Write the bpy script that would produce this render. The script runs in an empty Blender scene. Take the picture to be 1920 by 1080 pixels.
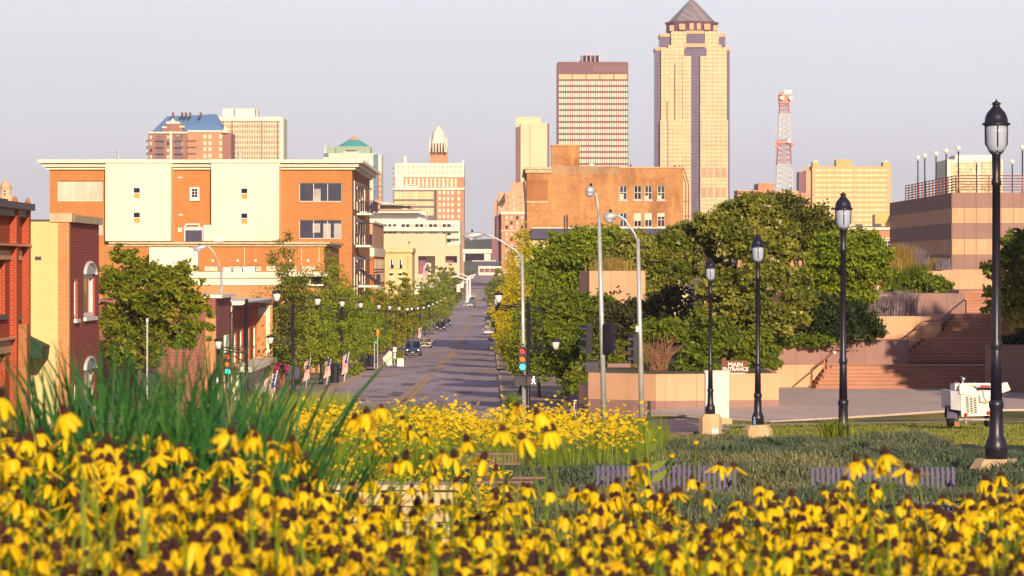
import bpy, math, random
import numpy as np
from mathutils import Vector, noise
R = math.radians
sc = bpy.context.scene
col = sc.collection
F, CXP, HY = 6600.0, 960.0, 500.0          # focal length in pixels of the 1920 frame, axis, horizon
def X(px, Y): return (px - CXP) * Y / F
def Z(py, Y): return (HY - py) * Y / F
def V(*a): return Vector(a)
# ------------------------------------------------------------------ camera, world, sun
cam_d = bpy.data.cameras.new("camera"); cam = bpy.data.objects.new("camera", cam_d); col.objects.link(cam)
cam.rotation_euler = (R(90), 0, 0); cam_d.sensor_width = 36; cam_d.lens = F / 1920 * 36
cam_d.shift_y = -40 / 1920; cam_d.clip_start = .1; cam_d.clip_end = 20000
cam_d.dof.use_dof = True; cam_d.dof.focus_distance = 130; cam_d.dof.aperture_fstop = 13.5
sc.camera = cam
sc.view_settings.view_transform = 'Standard'; sc.view_settings.look = 'None'
sc.view_settings.exposure = 0.12; sc.view_settings.gamma = 1
SUN_EL, SUN_AZ = 17.0, 12.0
w = bpy.data.worlds.new("World"); sc.world = w; w.use_nodes = True
nt = w.node_tree; nt.nodes.clear()
def N(t, nt_=None, **k):
    n = (nt_ or nt).nodes.new(t)
    for a, b in k.items(): setattr(n, a, b)
    return n
sky = N('ShaderNodeTexSky', sky_type='NISHITA', sun_disc=False, sun_elevation=R(SUN_EL), sun_rotation=R(180 - SUN_AZ))
sky.air_density = 1.3; sky.dust_density = 2.0; sky.ozone_density = 2.5
tc = N('ShaderNodeTexCoord'); sp = N('ShaderNodeSeparateXYZ'); mr = N('ShaderNodeMapRange')
mr.inputs['From Min'].default_value = 0.078; mr.inputs['From Max'].default_value = .16
mr.inputs['To Min'].default_value = .93; mr.inputs['To Max'].default_value = .12
nt.links.new(tc.outputs['Generated'], sp.inputs[0]); nt.links.new(sp.outputs['Z'], mr.inputs['Value'])
zen = N('ShaderNodeMix', data_type='RGBA'); zen.inputs['Factor'].default_value = .7; zen.inputs['B'].default_value = (.7, .45, 2.2, 1)
nt.links.new(sky.outputs[0], zen.inputs['A'])
mx = N('ShaderNodeMix', data_type='RGBA'); mx.inputs['B'].default_value = (8.7, 8.75, 9.45, 1)
nt.links.new(mr.outputs[0], mx.inputs['Factor']); nt.links.new(zen.outputs['Result'], mx.inputs['A'])
cn = N('ShaderNodeTexNoise'); cn.inputs['Scale'].default_value = 3.2; cn.inputs['Detail'].default_value = 5
cm = N('ShaderNodeMapping'); cm.inputs['Scale'].default_value = (1, 1, 5); nt.links.new(tc.outputs['Generated'], cm.inputs[0]); nt.links.new(cm.outputs[0], cn.inputs['Vector'])
cr = N('ShaderNodeMapRange'); cr.inputs[1].default_value = .3; cr.inputs[2].default_value = .7; cr.inputs[3].default_value = .95; cr.inputs[4].default_value = 1.05; nt.links.new(cn.outputs['Fac'], cr.inputs[0])
bg = N('ShaderNodeBackground'); bg.inputs[1].default_value = .1
wo = N('ShaderNodeOutputWorld'); hv = N('ShaderNodeVectorMath', operation='SCALE'); nt.links.new(mx.outputs['Result'], hv.inputs[0]); nt.links.new(cr.outputs[0], hv.inputs['Scale']); nt.links.new(hv.outputs[0], bg.inputs[0]); nt.links.new(bg.outputs[0], wo.inputs[0])
sd = bpy.data.lights.new("sun", 'SUN'); sd.energy = 5.3; sd.angle = R(.6); sd.color = (1, .80, .54)
so = bpy.data.objects.new("sun", sd); col.objects.link(so)
d = V(-math.sin(R(SUN_AZ)) * math.cos(R(SUN_EL)), math.cos(R(SUN_AZ)) * math.cos(R(SUN_EL)), -math.sin(R(SUN_EL)))
so.rotation_euler = d.to_track_quat('-Z', 'Y').to_euler()
# ------------------------------------------------------------------ materials
MATS = {}
def newmat(name):
    m = bpy.data.materials.new(name); m.use_nodes = True; MATS[name] = m
    return m, m.node_tree, m.node_tree.nodes['Principled BSDF']
def mixc(t, a, b, fac):
    n = N('ShaderNodeMix', t, data_type='RGBA')
    for s, v in (('A', a), ('B', b)):
        if isinstance(v, tuple): n.inputs[s].default_value = (*v, 1)
        else: t.links.new(v, n.inputs[s])
    if isinstance(fac, (int, float)): n.inputs['Factor'].default_value = fac
    else: t.links.new(fac, n.inputs['Factor'])
    return n.outputs['Result']
def math_(t, op, a, b=None):
    n = N('ShaderNodeMath', t, operation=op)
    for i, v in enumerate((a, b)):
        if v is None: continue
        if isinstance(v, (int, float)): n.inputs[i].default_value = v
        else: t.links.new(v, n.inputs[i])
    return n.outputs[0]
def ramp(t, fac, lo, hi):
    n = N('ShaderNodeMapRange', t); n.inputs[1].default_value = lo; n.inputs[2].default_value = hi
    t.links.new(fac, n.inputs[0]); return n.outputs[0]
def noisef(t, scale, detail=4, vec=None, stretch=None):
    n = N('ShaderNodeTexNoise', t); n.inputs['Scale'].default_value = scale; n.inputs['Detail'].default_value = detail
    if vec is None: vec = N('ShaderNodeNewGeometry', t).outputs['Position']
    if stretch:
        mp = N('ShaderNodeMapping', t); mp.inputs['Scale'].default_value = stretch; t.links.new(vec, mp.inputs[0]); vec = mp.outputs[0]
    t.links.new(vec, n.inputs['Vector'])
    return n.outputs['Fac']
def sc3(c, k): return tuple(min(1, x * k) for x in c)
def M(name, c, rough=.7, var=.25, scale=1.5, metal=0, bump=0, c2=None, stretch=None, spec=.4, emit=0, coat=0):
    m, t, b = newmat(name)
    f = noisef(t, scale, 5, stretch=stretch); f2 = noisef(t, scale * 9, 3)
    base = mixc(t, sc3(c, 1 - var), c2 or sc3(c, 1 + var), ramp(t, f, .32, .68))
    base = mixc(t, base, sc3(c, 1 - var * .8), math_(t, 'MULTIPLY', ramp(t, f2, .5, .75), .6))
    t.links.new(base, b.inputs['Base Color'])
    b.inputs['Roughness'].default_value = rough; b.inputs['Metallic'].default_value = metal
    b.inputs['Specular IOR Level'].default_value = spec; b.inputs['Coat Weight'].default_value = coat
    if emit: t.links.new(base, b.inputs['Emission Color']); b.inputs['Emission Strength'].default_value = emit
    if bump:
        bp = N('ShaderNodeBump', t); bp.inputs['Strength'].default_value = bump; bp.inputs['Distance'].default_value = .02
        t.links.new(f2, bp.inputs['Height']); t.links.new(bp.outputs[0], b.inputs['Normal'])
    return m
def granite(name, c, bw=1.5, off=0.0):
    m, t, b = newmat(name); u, z = uvec(t)
    cb = N('ShaderNodeCombineXYZ', t); t.links.new(math_(t, 'ADD', u, off), cb.inputs[0]); t.links.new(z, cb.inputs[1])
    n = N('ShaderNodeTexBrick', t); t.links.new(cb.outputs[0], n.inputs['Vector']); n.offset = 0
    n.inputs['Scale'].default_value = 1; n.inputs['Brick Width'].default_value = bw; n.inputs['Row Height'].default_value = 40
    n.inputs['Mortar Size'].default_value = .014; n.inputs['Color1'].default_value = (*sc3(c, .93), 1); n.inputs['Color2'].default_value = (*sc3(c, 1.07), 1); n.inputs['Mortar'].default_value = (*sc3(c, .5), 1)
    f = noisef(t, 1.1, 5, stretch=(1, 1, .12)); f2 = noisef(t, 30, 2); f3 = noisef(t, .5, 5)
    k = mixc(t, n.outputs['Color'], sc3(c, .62), math_(t, 'MULTIPLY', ramp(t, f, .52, .78), .55))
    k = mixc(t, k, sc3(c, .72), math_(t, 'MULTIPLY', ramp(t, f3, .5, .75), .5)); k = mixc(t, k, sc3(c, 1.25), math_(t, 'MULTIPLY', ramp(t, f2, .55, .7), .35))
    t.links.new(k, b.inputs['Base Color']); b.inputs['Roughness'].default_value = .75; b.inputs['Specular IOR Level'].default_value = .3
    return m
def stucco(name, c, pw, ph):
    m, t, b = newmat(name); u, z = uvec(t)
    cb = N('ShaderNodeCombineXYZ', t); t.links.new(u, cb.inputs[0]); t.links.new(z, cb.inputs[1])
    n = N('ShaderNodeTexBrick', t); t.links.new(cb.outputs[0], n.inputs['Vector']); n.offset = 0
    n.inputs['Scale'].default_value = 1; n.inputs['Brick Width'].default_value = pw; n.inputs['Row Height'].default_value = ph
    n.inputs['Mortar Size'].default_value = .03; n.inputs['Color1'].default_value = (*sc3(c, .98), 1); n.inputs['Color2'].default_value = (*sc3(c, 1.0), 1); n.inputs['Mortar'].default_value = (*sc3(c, .84), 1)
    f = noisef(t, .5, 5, stretch=(1, 1, .1)); f2 = noisef(t, .15, 5)
    k = mixc(t, n.outputs['Color'], (c[0] * .88, c[1] * .83, c[2] * .74), math_(t, 'MULTIPLY', ramp(t, f, .48, .75), .5)); k = mixc(t, k, sc3(c, .9), math_(t, 'MULTIPLY', ramp(t, f2, .45, .7), .5))
    t.links.new(k, b.inputs['Base Color']); b.inputs['Roughness'].default_value = .85
    return m
def uvec(t, k=1.0):
    g = N('ShaderNodeNewGeometry', t); s = N('ShaderNodeSeparateXYZ', t); t.links.new(g.outputs['Position'], s.inputs[0])
    return math_(t, 'ADD', s.outputs[0], s.outputs[1]), s.outputs[2]
def brick(name, c1, c2, mortar, bw=.22, bh=.075, mo=.012, var=.3, stain=.35):
    m, t, b = newmat(name); u, z = uvec(t)
    cb = N('ShaderNodeCombineXYZ', t); t.links.new(u, cb.inputs[0]); t.links.new(z, cb.inputs[1])
    n = N('ShaderNodeTexBrick', t); t.links.new(cb.outputs[0], n.inputs['Vector'])
    n.inputs['Scale'].default_value = 1; n.inputs['Brick Width'].default_value = bw; n.inputs['Row Height'].default_value = bh
    n.inputs['Mortar Size'].default_value = mo; n.inputs['Color1'].default_value = (*c1, 1); n.inputs['Color2'].default_value = (*c2, 1)
    n.inputs['Mortar'].default_value = (*mortar, 1)
    f = noisef(t, .35, 6); f2 = noisef(t, 1.2, 4, stretch=(1, 1, .15))
    c = mixc(t, n.outputs['Color'], sc3(c1, .55), math_(t, 'MULTIPLY', ramp(t, f, .45, .75), stain))
    c = mixc(t, c, sc3(c2, 1.25), math_(t, 'MULTIPLY', ramp(t, f2, .5, .8), stain))
    t.links.new(c, b.inputs['Base Color']); b.inputs['Roughness'].default_value = .85; b.inputs['Specular IOR Level'].default_value = .2
    return m
def grid(name, glass, wall, pu, wu, pz, wz, ou=0, oz=0, rough=.25, var=.35):
    """glass where frac(u/pu)<wu and frac(z/pz)<wz: a curtain wall's own pattern"""
    m, t, b = newmat(name); u, z = uvec(t)
    a = math_(t, 'LESS_THAN', math_(t, 'FRACT', math_(t, 'DIVIDE', math_(t, 'ADD', u, ou + 5000 * pu), pu)), wu)
    k = math_(t, 'LESS_THAN', math_(t, 'FRACT', math_(t, 'DIVIDE', math_(t, 'ADD', z, oz + 5000 * pz), pz)), wz)
    f = math_(t, 'MULTIPLY', a, k)
    cb = N('ShaderNodeCombineXYZ', t)
    t.links.new(math_(t, 'FLOOR', math_(t, 'DIVIDE', math_(t, 'ADD', u, ou + 5000 * pu), pu)), cb.inputs[0])
    t.links.new(math_(t, 'FLOOR', math_(t, 'DIVIDE', math_(t, 'ADD', z, oz + 5000 * pz), pz)), cb.inputs[1])
    wn = N('ShaderNodeTexWhiteNoise', t, noise_dimensions='2D'); t.links.new(cb.outputs[0], wn.inputs['Vector'])
    g = mixc(t, sc3(glass, 1 - var), sc3(glass, 1 + var * .6), wn.outputs['Value'])
    wl = mixc(t, sc3(wall, .88), sc3(wall, 1.1), ramp(t, noisef(t, .12, 5), .35, .65))
    t.links.new(mixc(t, wl, g, f), b.inputs['Base Color'])
    rr = math_(t, 'SUBTRACT', .8, math_(t, 'MULTIPLY', f, .8 - rough)); t.links.new(rr, b.inputs['Roughness'])
    return m
def leafmat(name, c, c2, c3=None, trans=.3, scale=.5):
    m, t, b = newmat(name)
    g = N('ShaderNodeNewGeometry', t)
    base = mixc(t, c, c2, g.outputs['Random Per Island'])
    base = mixc(t, base, c3 or sc3(c2, 1.2), math_(t, 'MULTIPLY', ramp(t, noisef(t, scale, 3), .45, .7), .6))
    t.links.new(base, b.inputs['Base Color']); b.inputs['Roughness'].default_value = .55; b.inputs['Specular IOR Level'].default_value = .3
    tr = N('ShaderNodeBsdfTranslucent', t); t.links.new(base, tr.inputs[0])
    ms = N('ShaderNodeMixShader', t); ms.inputs[0].default_value = trans
    t.links.new(b.outputs[0], ms.inputs[1]); t.links.new(tr.outputs[0], ms.inputs[2])
    t.links.new(ms.outputs[0], t.nodes['Material Output'].inputs[0])
    return m
def glassmat(name, c, rough=.06, spec=.8, metal=0.0, var=.3, scale=.6):
    m = M(name, c, rough, var, scale, metal, spec=spec); return m
# ------------------------------------------------------------------ mesh builder
WORLD = {}
def wloc(o): return WORLD.get(o.name, V(0, 0, 0)) if o else V(0, 0, 0)
class MB:
    def __init__(s): s.v = []; s.f = []; s.mi = []; s.cur = 0
    def add(s, vs, fs):
        b = len(s.v); s.v.extend(vs)
        for f in fs: s.f.append([b + i for i in f]); s.mi.append(s.cur)
        return s
    def box(s, x0, x1, y0, y1, z0, z1):
        x0, x1 = min(x0, x1), max(x0, x1); y0, y1 = min(y0, y1), max(y0, y1); z0, z1 = min(z0, z1), max(z0, z1)
        return s.add([(x, y, z) for z in (z0, z1) for y in (y0, y1) for x in (x0, x1)],
              [(0, 2, 3, 1), (4, 5, 7, 6), (0, 1, 5, 4), (2, 6, 7, 3), (0, 4, 6, 2), (1, 3, 7, 5)])
    def quad(s, a, b, c, d_): return s.add([tuple(a), tuple(b), tuple(c), tuple(d_)], [(0, 1, 2, 3)])
    def poly(s, pts): return s.add([tuple(p) for p in pts], [tuple(range(len(pts)))])
    def prism(s, pts, vec):
        """polygon pts extruded by vec"""
        n = len(pts); q = [tuple(Vector(p) + Vector(vec)) for p in pts]
        return s.add([tuple(p) for p in pts] + q, [tuple(range(n))[::-1], tuple(range(n, 2 * n))] + [(i, (i + 1) % n, (i + 1) % n + n, i + n) for i in range(n)])
    def tube(s, pts, r, n=8, caps=True):
        pts = [Vector(p) for p in pts]; rs = r if isinstance(r, (list, tuple)) else [r] * len(pts)
        vs = []; fs = []; up = V(0, 0, 1)
        for i, p in enumerate(pts):
            dr = (pts[min(i + 1, len(pts) - 1)] - pts[max(i - 1, 0)]).normalized()
            a = dr.cross(V(0, 0, 1) if abs(dr.z) < .95 else V(0, 1, 0)).normalized(); c = dr.cross(a)
            for k in range(n):
                t = 2 * math.pi * k / n; vs.append(tuple(p + rs[i] * (math.cos(t) * a + math.sin(t) * c)))
        for i in range(len(pts) - 1):
            for k in range(n):
                fs.append((i * n + k, i * n + (k + 1) % n, (i + 1) * n + (k + 1) % n, (i + 1) * n + k))
        if caps: fs += [tuple(range(n))[::-1], tuple(range((len(pts) - 1) * n, len(pts) * n))]
        return s.add(vs, fs)
    def lathe(s, c, prof, n=16, axis='z'):
        vs = []; fs = []
        for r, h in prof:
            for k in range(n):
                t = 2 * math.pi * k / n; a, b = r * math.cos(t), r * math.sin(t)
                p = (a, b, h) if axis == 'z' else ((h, a, b) if axis == 'x' else (a, h, b))
                vs.append((c[0] + p[0], c[1] + p[1], c[2] + p[2]))
        m = len(prof)
        for i in range(m - 1):
            for k in range(n): fs.append((i * n + k, i * n + (k + 1) % n, (i + 1) * n + (k + 1) % n, (i + 1) * n + k))
        fs += [tuple(range(n))[::-1], tuple(range((m - 1) * n, m * n))]
        return s.add(vs, fs)
    def ball(s, c, r, n=12, m=8, sz=1.0):
        return s.lathe(c, [(max(1e-4, r * math.sin(math.pi * i / m)), -r * sz * math.cos(math.pi * i / m)) for i in range(m + 1)], n)
    def facade(s, o, u, w_, h, ops, depth=.25):
        """wall w_ x h from o along u (up z) with openings (u0,z0,u1,z1) and their reveals; inward = rot of u"""
        o = Vector(o); u = Vector(u).normalized(); inn = V(-u.y, u.x, 0)
        us = sorted({0, w_} | {min(max(q, 0), w_) for r in ops for q in (r[0], r[2])}); zs = sorted({0, h} | {min(max(q, 0), h) for r in ops for q in (r[1], r[3])})
        Pt = lambda a, z, dd=0: tuple(o + u * a + V(0, 0, z) + inn * dd)
        for i in range(len(us) - 1):
            for j in range(len(zs) - 1):
                cu, cz = (us[i] + us[i + 1]) / 2, (zs[j] + zs[j + 1]) / 2
                if any(r[0] < cu < r[2] and r[1] < cz < r[3] for r in ops): continue
                s.quad(Pt(us[i], zs[j]), Pt(us[i + 1], zs[j]), Pt(us[i + 1], zs[j + 1]), Pt(us[i], zs[j + 1]))
        for a, b, c, e in ops:
            for (p, q) in (((a, b), (c, b)), ((c, b), (c, e)), ((c, e), (a, e)), ((a, e), (a, b))):
                s.quad(Pt(*p), Pt(*q), Pt(*q, depth), Pt(*p, depth))
        return s
    def mesh(s, name, mats, off=V(0, 0, 0), smooth=False):
        me = bpy.data.meshes.new(name)
        me.from_pydata([(x - off[0], y - off[1], z - off[2]) for x, y, z in s.v], [], s.f)
        for m in (mats if isinstance(mats, (list, tuple)) else [mats]): me.materials.append(m)
        if max(s.mi, default=0): me.polygons.foreach_set('material_index', s.mi)
        if smooth: me.polygons.foreach_set('use_smooth', [True] * len(me.polygons))
        me.update(); return me
    def build(s, name, mats, parent=None, smooth=False):
        off = wloc(parent); o = bpy.data.objects.new(name, s.mesh(name, mats, off, smooth)); col.objects.link(o)
        if parent: o.parent = parent; WORLD[o.name] = off
        return o
def tag(o, label=None, cat=None, group=None, kind=None):
    for k, v in (('label', label), ('category', cat), ('group', group), ('kind', kind)):
        if v: o[k] = v
    return o
def thing(name, label, cat, loc, group=None, rz=0):
    o = bpy.data.objects.new(name, None); col.objects.link(o); o.location = loc; o.rotation_euler = (0, 0, rz)
    WORLD[o.name] = Vector(loc) if rz == 0 else V(0, 0, 0)
    o.empty_display_size = .2
    return tag(o, label, cat, group)
def copy_tree(o, parent=None):
    c = o.copy(); col.objects.link(c)
    if parent: c.parent = parent
    for ch in list(o.children): copy_tree(ch, c)
    return c
def dup(o, loc, rz=0, scale=None, label=None):
    c = copy_tree(o); c.location = loc; c.rotation_euler = (0, 0, rz)
    if scale: c.scale = scale if isinstance(scale, tuple) else (scale,) * 3
    if label: c['label'] = label
    return c
def setstruct(o): o['kind'] = 'structure'; return o
WC = {}
def windows(root, o, u, rects, glass, frame=None, fw=.07, depth=.2, mull=(1, 1), name='window', panes=None, sill=None):
    """one window object per opening of a facade: a frame mesh with its pane as a sub-part, or one pane when frame is None"""
    o = Vector(o); u = Vector(u).normalized(); inn = V(-u.y, u.x, 0); rz = math.atan2(u.y, u.x)
    for i, (a, b, c, e) in enumerate(rects):
        wd, h = round(c - a, 3), round(e - b, 3); g = panes[i % len(panes)] if panes else glass
        loc = o + u * a + V(0, 0, b) + inn * depth - wloc(root)
        key = (wd, h, g.name, frame.name if frame else '', mull, fw, sill)
        if key not in WC:
            gm = MB(); gm.quad((0, .04, 0), (wd, .04, 0), (wd, .04, h), (0, .04, h)); gme = gm.mesh('pane' if frame else name, g)
            fme = None
            if frame:
                f = MB(); nx, nz = mull
                for k in range(nx + 1):
                    x = k * (wd - fw) / nx; f.box(x, x + fw, -.03, .05, 0, h)
                for k in range(nz + 1):
                    z = k * (h - fw) / nz
                    for q in range(nx):
                        x = q * (wd - fw) / nx; f.box(x + fw, x + (wd - fw) / nx, -.028, .048, z, z + fw)
                if sill: f.box(-.08, wd + .08, -depth - .1, .0, -sill, -.003)
                fme = f.mesh(name, frame)
            WC[key] = (gme, fme)
        gme, fme = WC[key]
        if fme:
            ob = bpy.data.objects.new(name, fme); pn = bpy.data.objects.new('pane', gme); col.objects.link(pn); pn.parent = ob
        else: ob = bpy.data.objects.new(name, gme)
        col.objects.link(ob); ob.parent = root; ob.location = loc; ob.rotation_euler = (0, 0, rz)
def text(root, s, size, mat, loc, rz=0, ext=.01, off=0.0, name='lettering'):
    cu = bpy.data.curves.new(name, 'FONT'); cu.body = s; cu.size = size; cu.align_x = 'CENTER'; cu.align_y = 'CENTER'; cu.extrude = ext; cu.offset = off
    cu.materials.append(mat); q = bpy.data.objects.new('tmp', cu); col.objects.link(q)
    bpy.context.view_layer.update(); me = bpy.data.meshes.new_from_object(q.evaluated_get(bpy.context.evaluated_depsgraph_get())); me.name = name
    bpy.data.objects.remove(q); o = bpy.data.objects.new(name, me); col.objects.link(o); o.parent = root
    o.location = Vector(loc) - wloc(root); o.rotation_euler = (R(90), 0, rz); return o
# ------------------------------------------------------------------ terrain profile
GK = [(-60, -1.0), (0, -1.5), (12, -1.62), (18, -2.1), (26, -2.7), (36, -3.05), (44, -3.1), (63, -3.45), (82, -4.15), (102, -4.9), (125, -5.6), (140, -6.2), (160, -6.8),
      (285, -8.57), (400, -10.2), (500, -11.2), (600, -11.65), (700, -11.9), (900, -11.9), (1200, -11), (1500, -8.5), (1900, -5.5), (2400, -3.5), (4000, -2.5), (9000, -2)]
_gy = [a for a, _ in GK]; _gz = [b for _, b in GK]
def G(y): return float(np.interp(y, _gy, _gz))
def sm(a, b, x):
    t = min(1, max(0, (x - a) / (b - a))); return t * t * (3 - 2 * t)
def gz(x, y):
    g = G(y)
    if 90 < y < 240 and x > 3.2: g += sm(3.2, 6.2, x) * (max(g, -5.62 + .18 * sm(126, 138, y)) - g) * (1 - sm(175, 235, y))
    if 30 < y < 90: g += (sm(36, 46, y) - sm(62, 80, y)) * .35 * sm(5.5, 7, x) * (1 - sm(30, 40, x)) * 0
    return g
def cx(y): return -4.6 - .006 * y
rng = random.Random(7)
# ------------------------------------------------------------------ palette
m_asphalt = M('asphalt', (.10, .088, .105), .85, .3, .25, c2=(.15, .128, .14), bump=.1)
m_walk = M('pavement_concrete', (.33, .26, .22), .85, .2, .5)
m_apron = M('apron_concrete', (.42, .33, .29), .85, .14, .35)
m_lawn = M('lawn', (.10, .125, .022), .95, .5, .35, c2=(.28, .22, .045), bump=.5)
m_soil = M('soil', (.10, .085, .035), .95, .35, .6)
m_yellow = M('yellow_paint', (.62, .36, .06), .8, .3, 3)
m_white = M('white_paint', (.7, .66, .62), .8, .25, 3)
m_cream = stucco('cream_stucco', (.84, .795, .62), 6.2, 3.3)
m_cream2 = M('cream_trim', (.82, .77, .61), .8, .05, .5)
m_whitew = M('white_wall', (.83, .78, .68), .8, .06, .2)
m_orange = brick('orange_brick', (.47, .185, .06), (.54, .22, .075), (.5, .24, .1), .4, .2, .012, stain=.18)
m_orange2 = brick('tan_orange_brick', (.52, .2, .07), (.60, .25, .085), (.6, .34, .2), .22, .078, .012, stain=.25)
m_red = brick('red_brick', (.44, .062, .022), (.36, .04, .018), (.40, .13, .07), .22, .078, .014, stain=.25)
m_dkred = brick('dark_red_brick', (.36, .055, .045), (.29, .04, .035), (.38, .15, .13), .22, .085, .016, stain=.2)
m_maroonbrick = brick('maroon_and_shade_brick', (.30, .065, .05), (.24, .05, .04), (.36, .19, .16), .22, .09, .016, stain=.3)
m_oldbrick = brick('weathered_brick', (.40, .165, .06), (.58, .26, .085), (.46, .27, .15), .45, .17, .03, stain=.8)
m_oldred = brick('weathered_and_shaded_brick', (.36, .13, .05), (.44, .17, .06), (.36, .18, .1), .5, .2, .03, stain=.6)
m_farbrick = brick('far_brick', (.52, .22, .12), (.58, .26, .14), (.55, .34, .22), .8, .4, .05, stain=.2)
m_yell = M('yellow_stucco', (.66, .53, .26), .85, .1, .4, stretch=(1, 1, .3))
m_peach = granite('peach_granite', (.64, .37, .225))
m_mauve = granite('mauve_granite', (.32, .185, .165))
m_step = M('step_granite', (.42, .2, .13), .75, .15, .7)
m_tanstone = M('tan_concrete', (.60, .42, .24), .8, .12, 1.5)
m_stone = M('tan_stone', (.58, .44, .29), .85, .2, 2.5, bump=.3)
m_black = M('black_metal', (.016, .013, .028), .38, .2, 4, spec=.5)
m_galv = M('galvanised_steel', (.5, .5, .52), .45, .12, 3, metal=.35)
m_dark = M('dark_opening', (.02, .014, .03), .5, .3, 1)
m_glass = glassmat('dark_window_glass', (.035, .025, .05), .06, .9)
m_gdark = glassmat('deep_window_glass', (.018, .01, .03), .15, .35)
m_gcream = M('blind_and_sky_reflection', (.72, .62, .42), .35, .12, .8, spec=.5)  # cream for blinds, also stands in for bright sky reflected in panes
m_gpale = M('pale_window_glass', (.58, .52, .42), .2, .15, .5, spec=.7)
m_ggold = M('golden_blind', (.55, .33, .05), .5, .1, 1)
m_oldframe = M('weathered_frame', (.52, .46, .42), .7, .12, 2)
m_frame = M('white_frame', (.82, .78, .72), .6, .04, 2)
m_dkframe = M('dark_frame', (.06, .04, .06), .5, .1, 2)
m_fascia = M('purple_fascia', (.045, .035, .10), .5, .15, .6)
m_frost = M('frosted_glass', (.40, .45, .60), .3, .06, 2, spec=.6)
m_lampw = M('clear_lamp_glass', (.8, .76, .72), .2, .1, 6, spec=.7)
m_globe = M('white_globe', (.9, .86, .78), .4, .03, 2)
m_redm = M('red_painted_steel', (.62, .25, .2), .6, .12, .5)
m_whitem = M('white_painted_steel', (.82, .78, .76), .6, .06, .5)
m_railm = M('copper_rail', (.42, .16, .12), .5, .15, 2, metal=.2)
m_plate = M('vehicle_white', (.8, .77, .68), .4, .08, 3)
m_rubber = M('rubber', (.02, .018, .022), .8, .2, 5)
m_chrome = M('chrome', (.7, .68, .66), .2, .1, 5, metal=.9)
m_redlens = M('red_lens', (.6, .03, .03), .25, .1, 5)
m_purplebench = M('purple_bench_metal', (.05, .034, .115), .5, .15, 3)
m_rust = M('rusty_bench_metal', (.2, .1, .08), .6, .2, 3)
m_bluef = M('blue_roof_tiles', (.11, .24, .52), .6, .12, .05)
m_teal = M('teal_roof', (.05, .42, .40), .5, .08, .03)
m_sage = M('sage_wall', (.30, .42, .30), .7, .08, .03)
# leaves
l_green = leafmat('leaf_green', (.035, .06, .006), (.19, .215, .014), (.40, .36, .06), trans=.12)
l_dark = leafmat('leaf_dark', (.035, .05, .010), (.15, .165, .020), (.22, .20, .025), trans=.15)
l_lime = leafmat('leaf_lime', (.17, .20, .008), (.33, .32, .010), (.40, .35, .010))
l_yellow = leafmat('leaf_yellow', (.38, .32, .006), (.64, .52, .006), (.70, .58, .012))
l_olive = leafmat('leaf_olive', (.10, .155, .008), (.26, .325, .012), (.36, .385, .014), trans=.22)
l_locust = leafmat('leaf_locust', (.07, .11, .006), (.24, .26, .010), (.36, .33, .012), scale=.9, trans=.2)
l_blossom = leafmat('pale_blossom', (.42, .38, .16), (.6, .52, .3), trans=.2)
l_yew = leafmat('leaf_yew', (.015, .032, .010), (.045, .07, .014), (.08, .10, .016))
l_bush = leafmat('leaf_bush', (.08, .13, .010), (.20, .26, .016), (.27, .29, .018))
l_lav = leafmat('lavender_spikes', (.24, .19, .27), (.40, .32, .38), (.46, .36, .30), scale=1.5)
l_tan = leafmat('tan_grass', (.34, .24, .06), (.50, .36, .10), (.42, .34, .10))
l_blade = leafmat('iris_blade', (.008, .06, .020), (.03, .14, .025), (.08, .21, .03), trans=.25, scale=3)
l_grass = leafmat('feather_grass', (.20, .26, .02), (.38, .42, .05), (.44, .42, .07), scale=2)
l_stem = leafmat('stem_green', (.10, .17, .012), (.22, .29, .020), scale=3)
l_juniper = leafmat('juniper', (.06, .10, .06), (.20, .25, .14), (.46, .41, .18), scale=.4, trans=.2)
l_petal = leafmat('yellow_petal', (.80, .49, .001), (.93, .65, .004), (.95, .69, .008), trans=.22, scale=8)
l_petal2 = leafmat('bright_yellow_petal', (.62, .40, .003), (.90, .62, .006), trans=.2, scale=3)
def petal_age(m):
    t = m.node_tree; b = t.nodes['Principled BSDF']; oi = N('ShaderNodeObjectInfo', t); src = b.inputs['Base Color'].links[0].from_socket
    k = mixc(t, src, (.55, .24, .004), math_(t, 'MULTIPLY', ramp(t, oi.outputs['Random'], .5, 1.0), .3))
    g = N('ShaderNodeNewGeometry', t); k = mixc(t, k, (.42, .20, .01), math_(t, 'GREATER_THAN', g.outputs['Random Per Island'], .96))
    t.links.new(k, b.inputs['Base Color'])
    for n in t.nodes:
        if n.bl_idname == 'ShaderNodeBsdfTranslucent': t.links.new(k, n.inputs[0])
petal_age(l_petal)
l_pink = leafmat('pink_petal', (.5, .12, .2), (.62, .25, .3))
m_cone = M('dark_flower_cone', (.045, .009, .014), .8, .5, 60, bump=.6, c2=(.10, .03, .02))
m_bark = M('bark', (.12, .08, .055), .9, .35, 3, bump=.4, stretch=(1, 1, .2))
m_twig = M('bare_twig', (.30, .15, .08), .85, .3, 3)
m_greenlit = M('green_lit_lens', (.05, .9, .62), .3, 0, 1, emit=1.6)
m_whitelit = M('white_lit_symbol', (.95, .93, .9), .3, 0, 1, emit=1.3)
m_amber = M('amber_lens', (.8, .22, .02), .3, .15, 5)
m_redl2 = M('red_signal_lens', (.7, .05, .03), .3, .15, 5)
m_sign = M('brown_sign', (.17, .05, .025), .6, .08, 2)
m_signw = M('sign_white', (.85, .82, .78), .6, .02, 2)
m_green = M('green_sign', (.02, .42, .26), .5, .08, 2)
m_awn = M('green_awning', (.012, .05, .028), .7, .2, 2)
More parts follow.
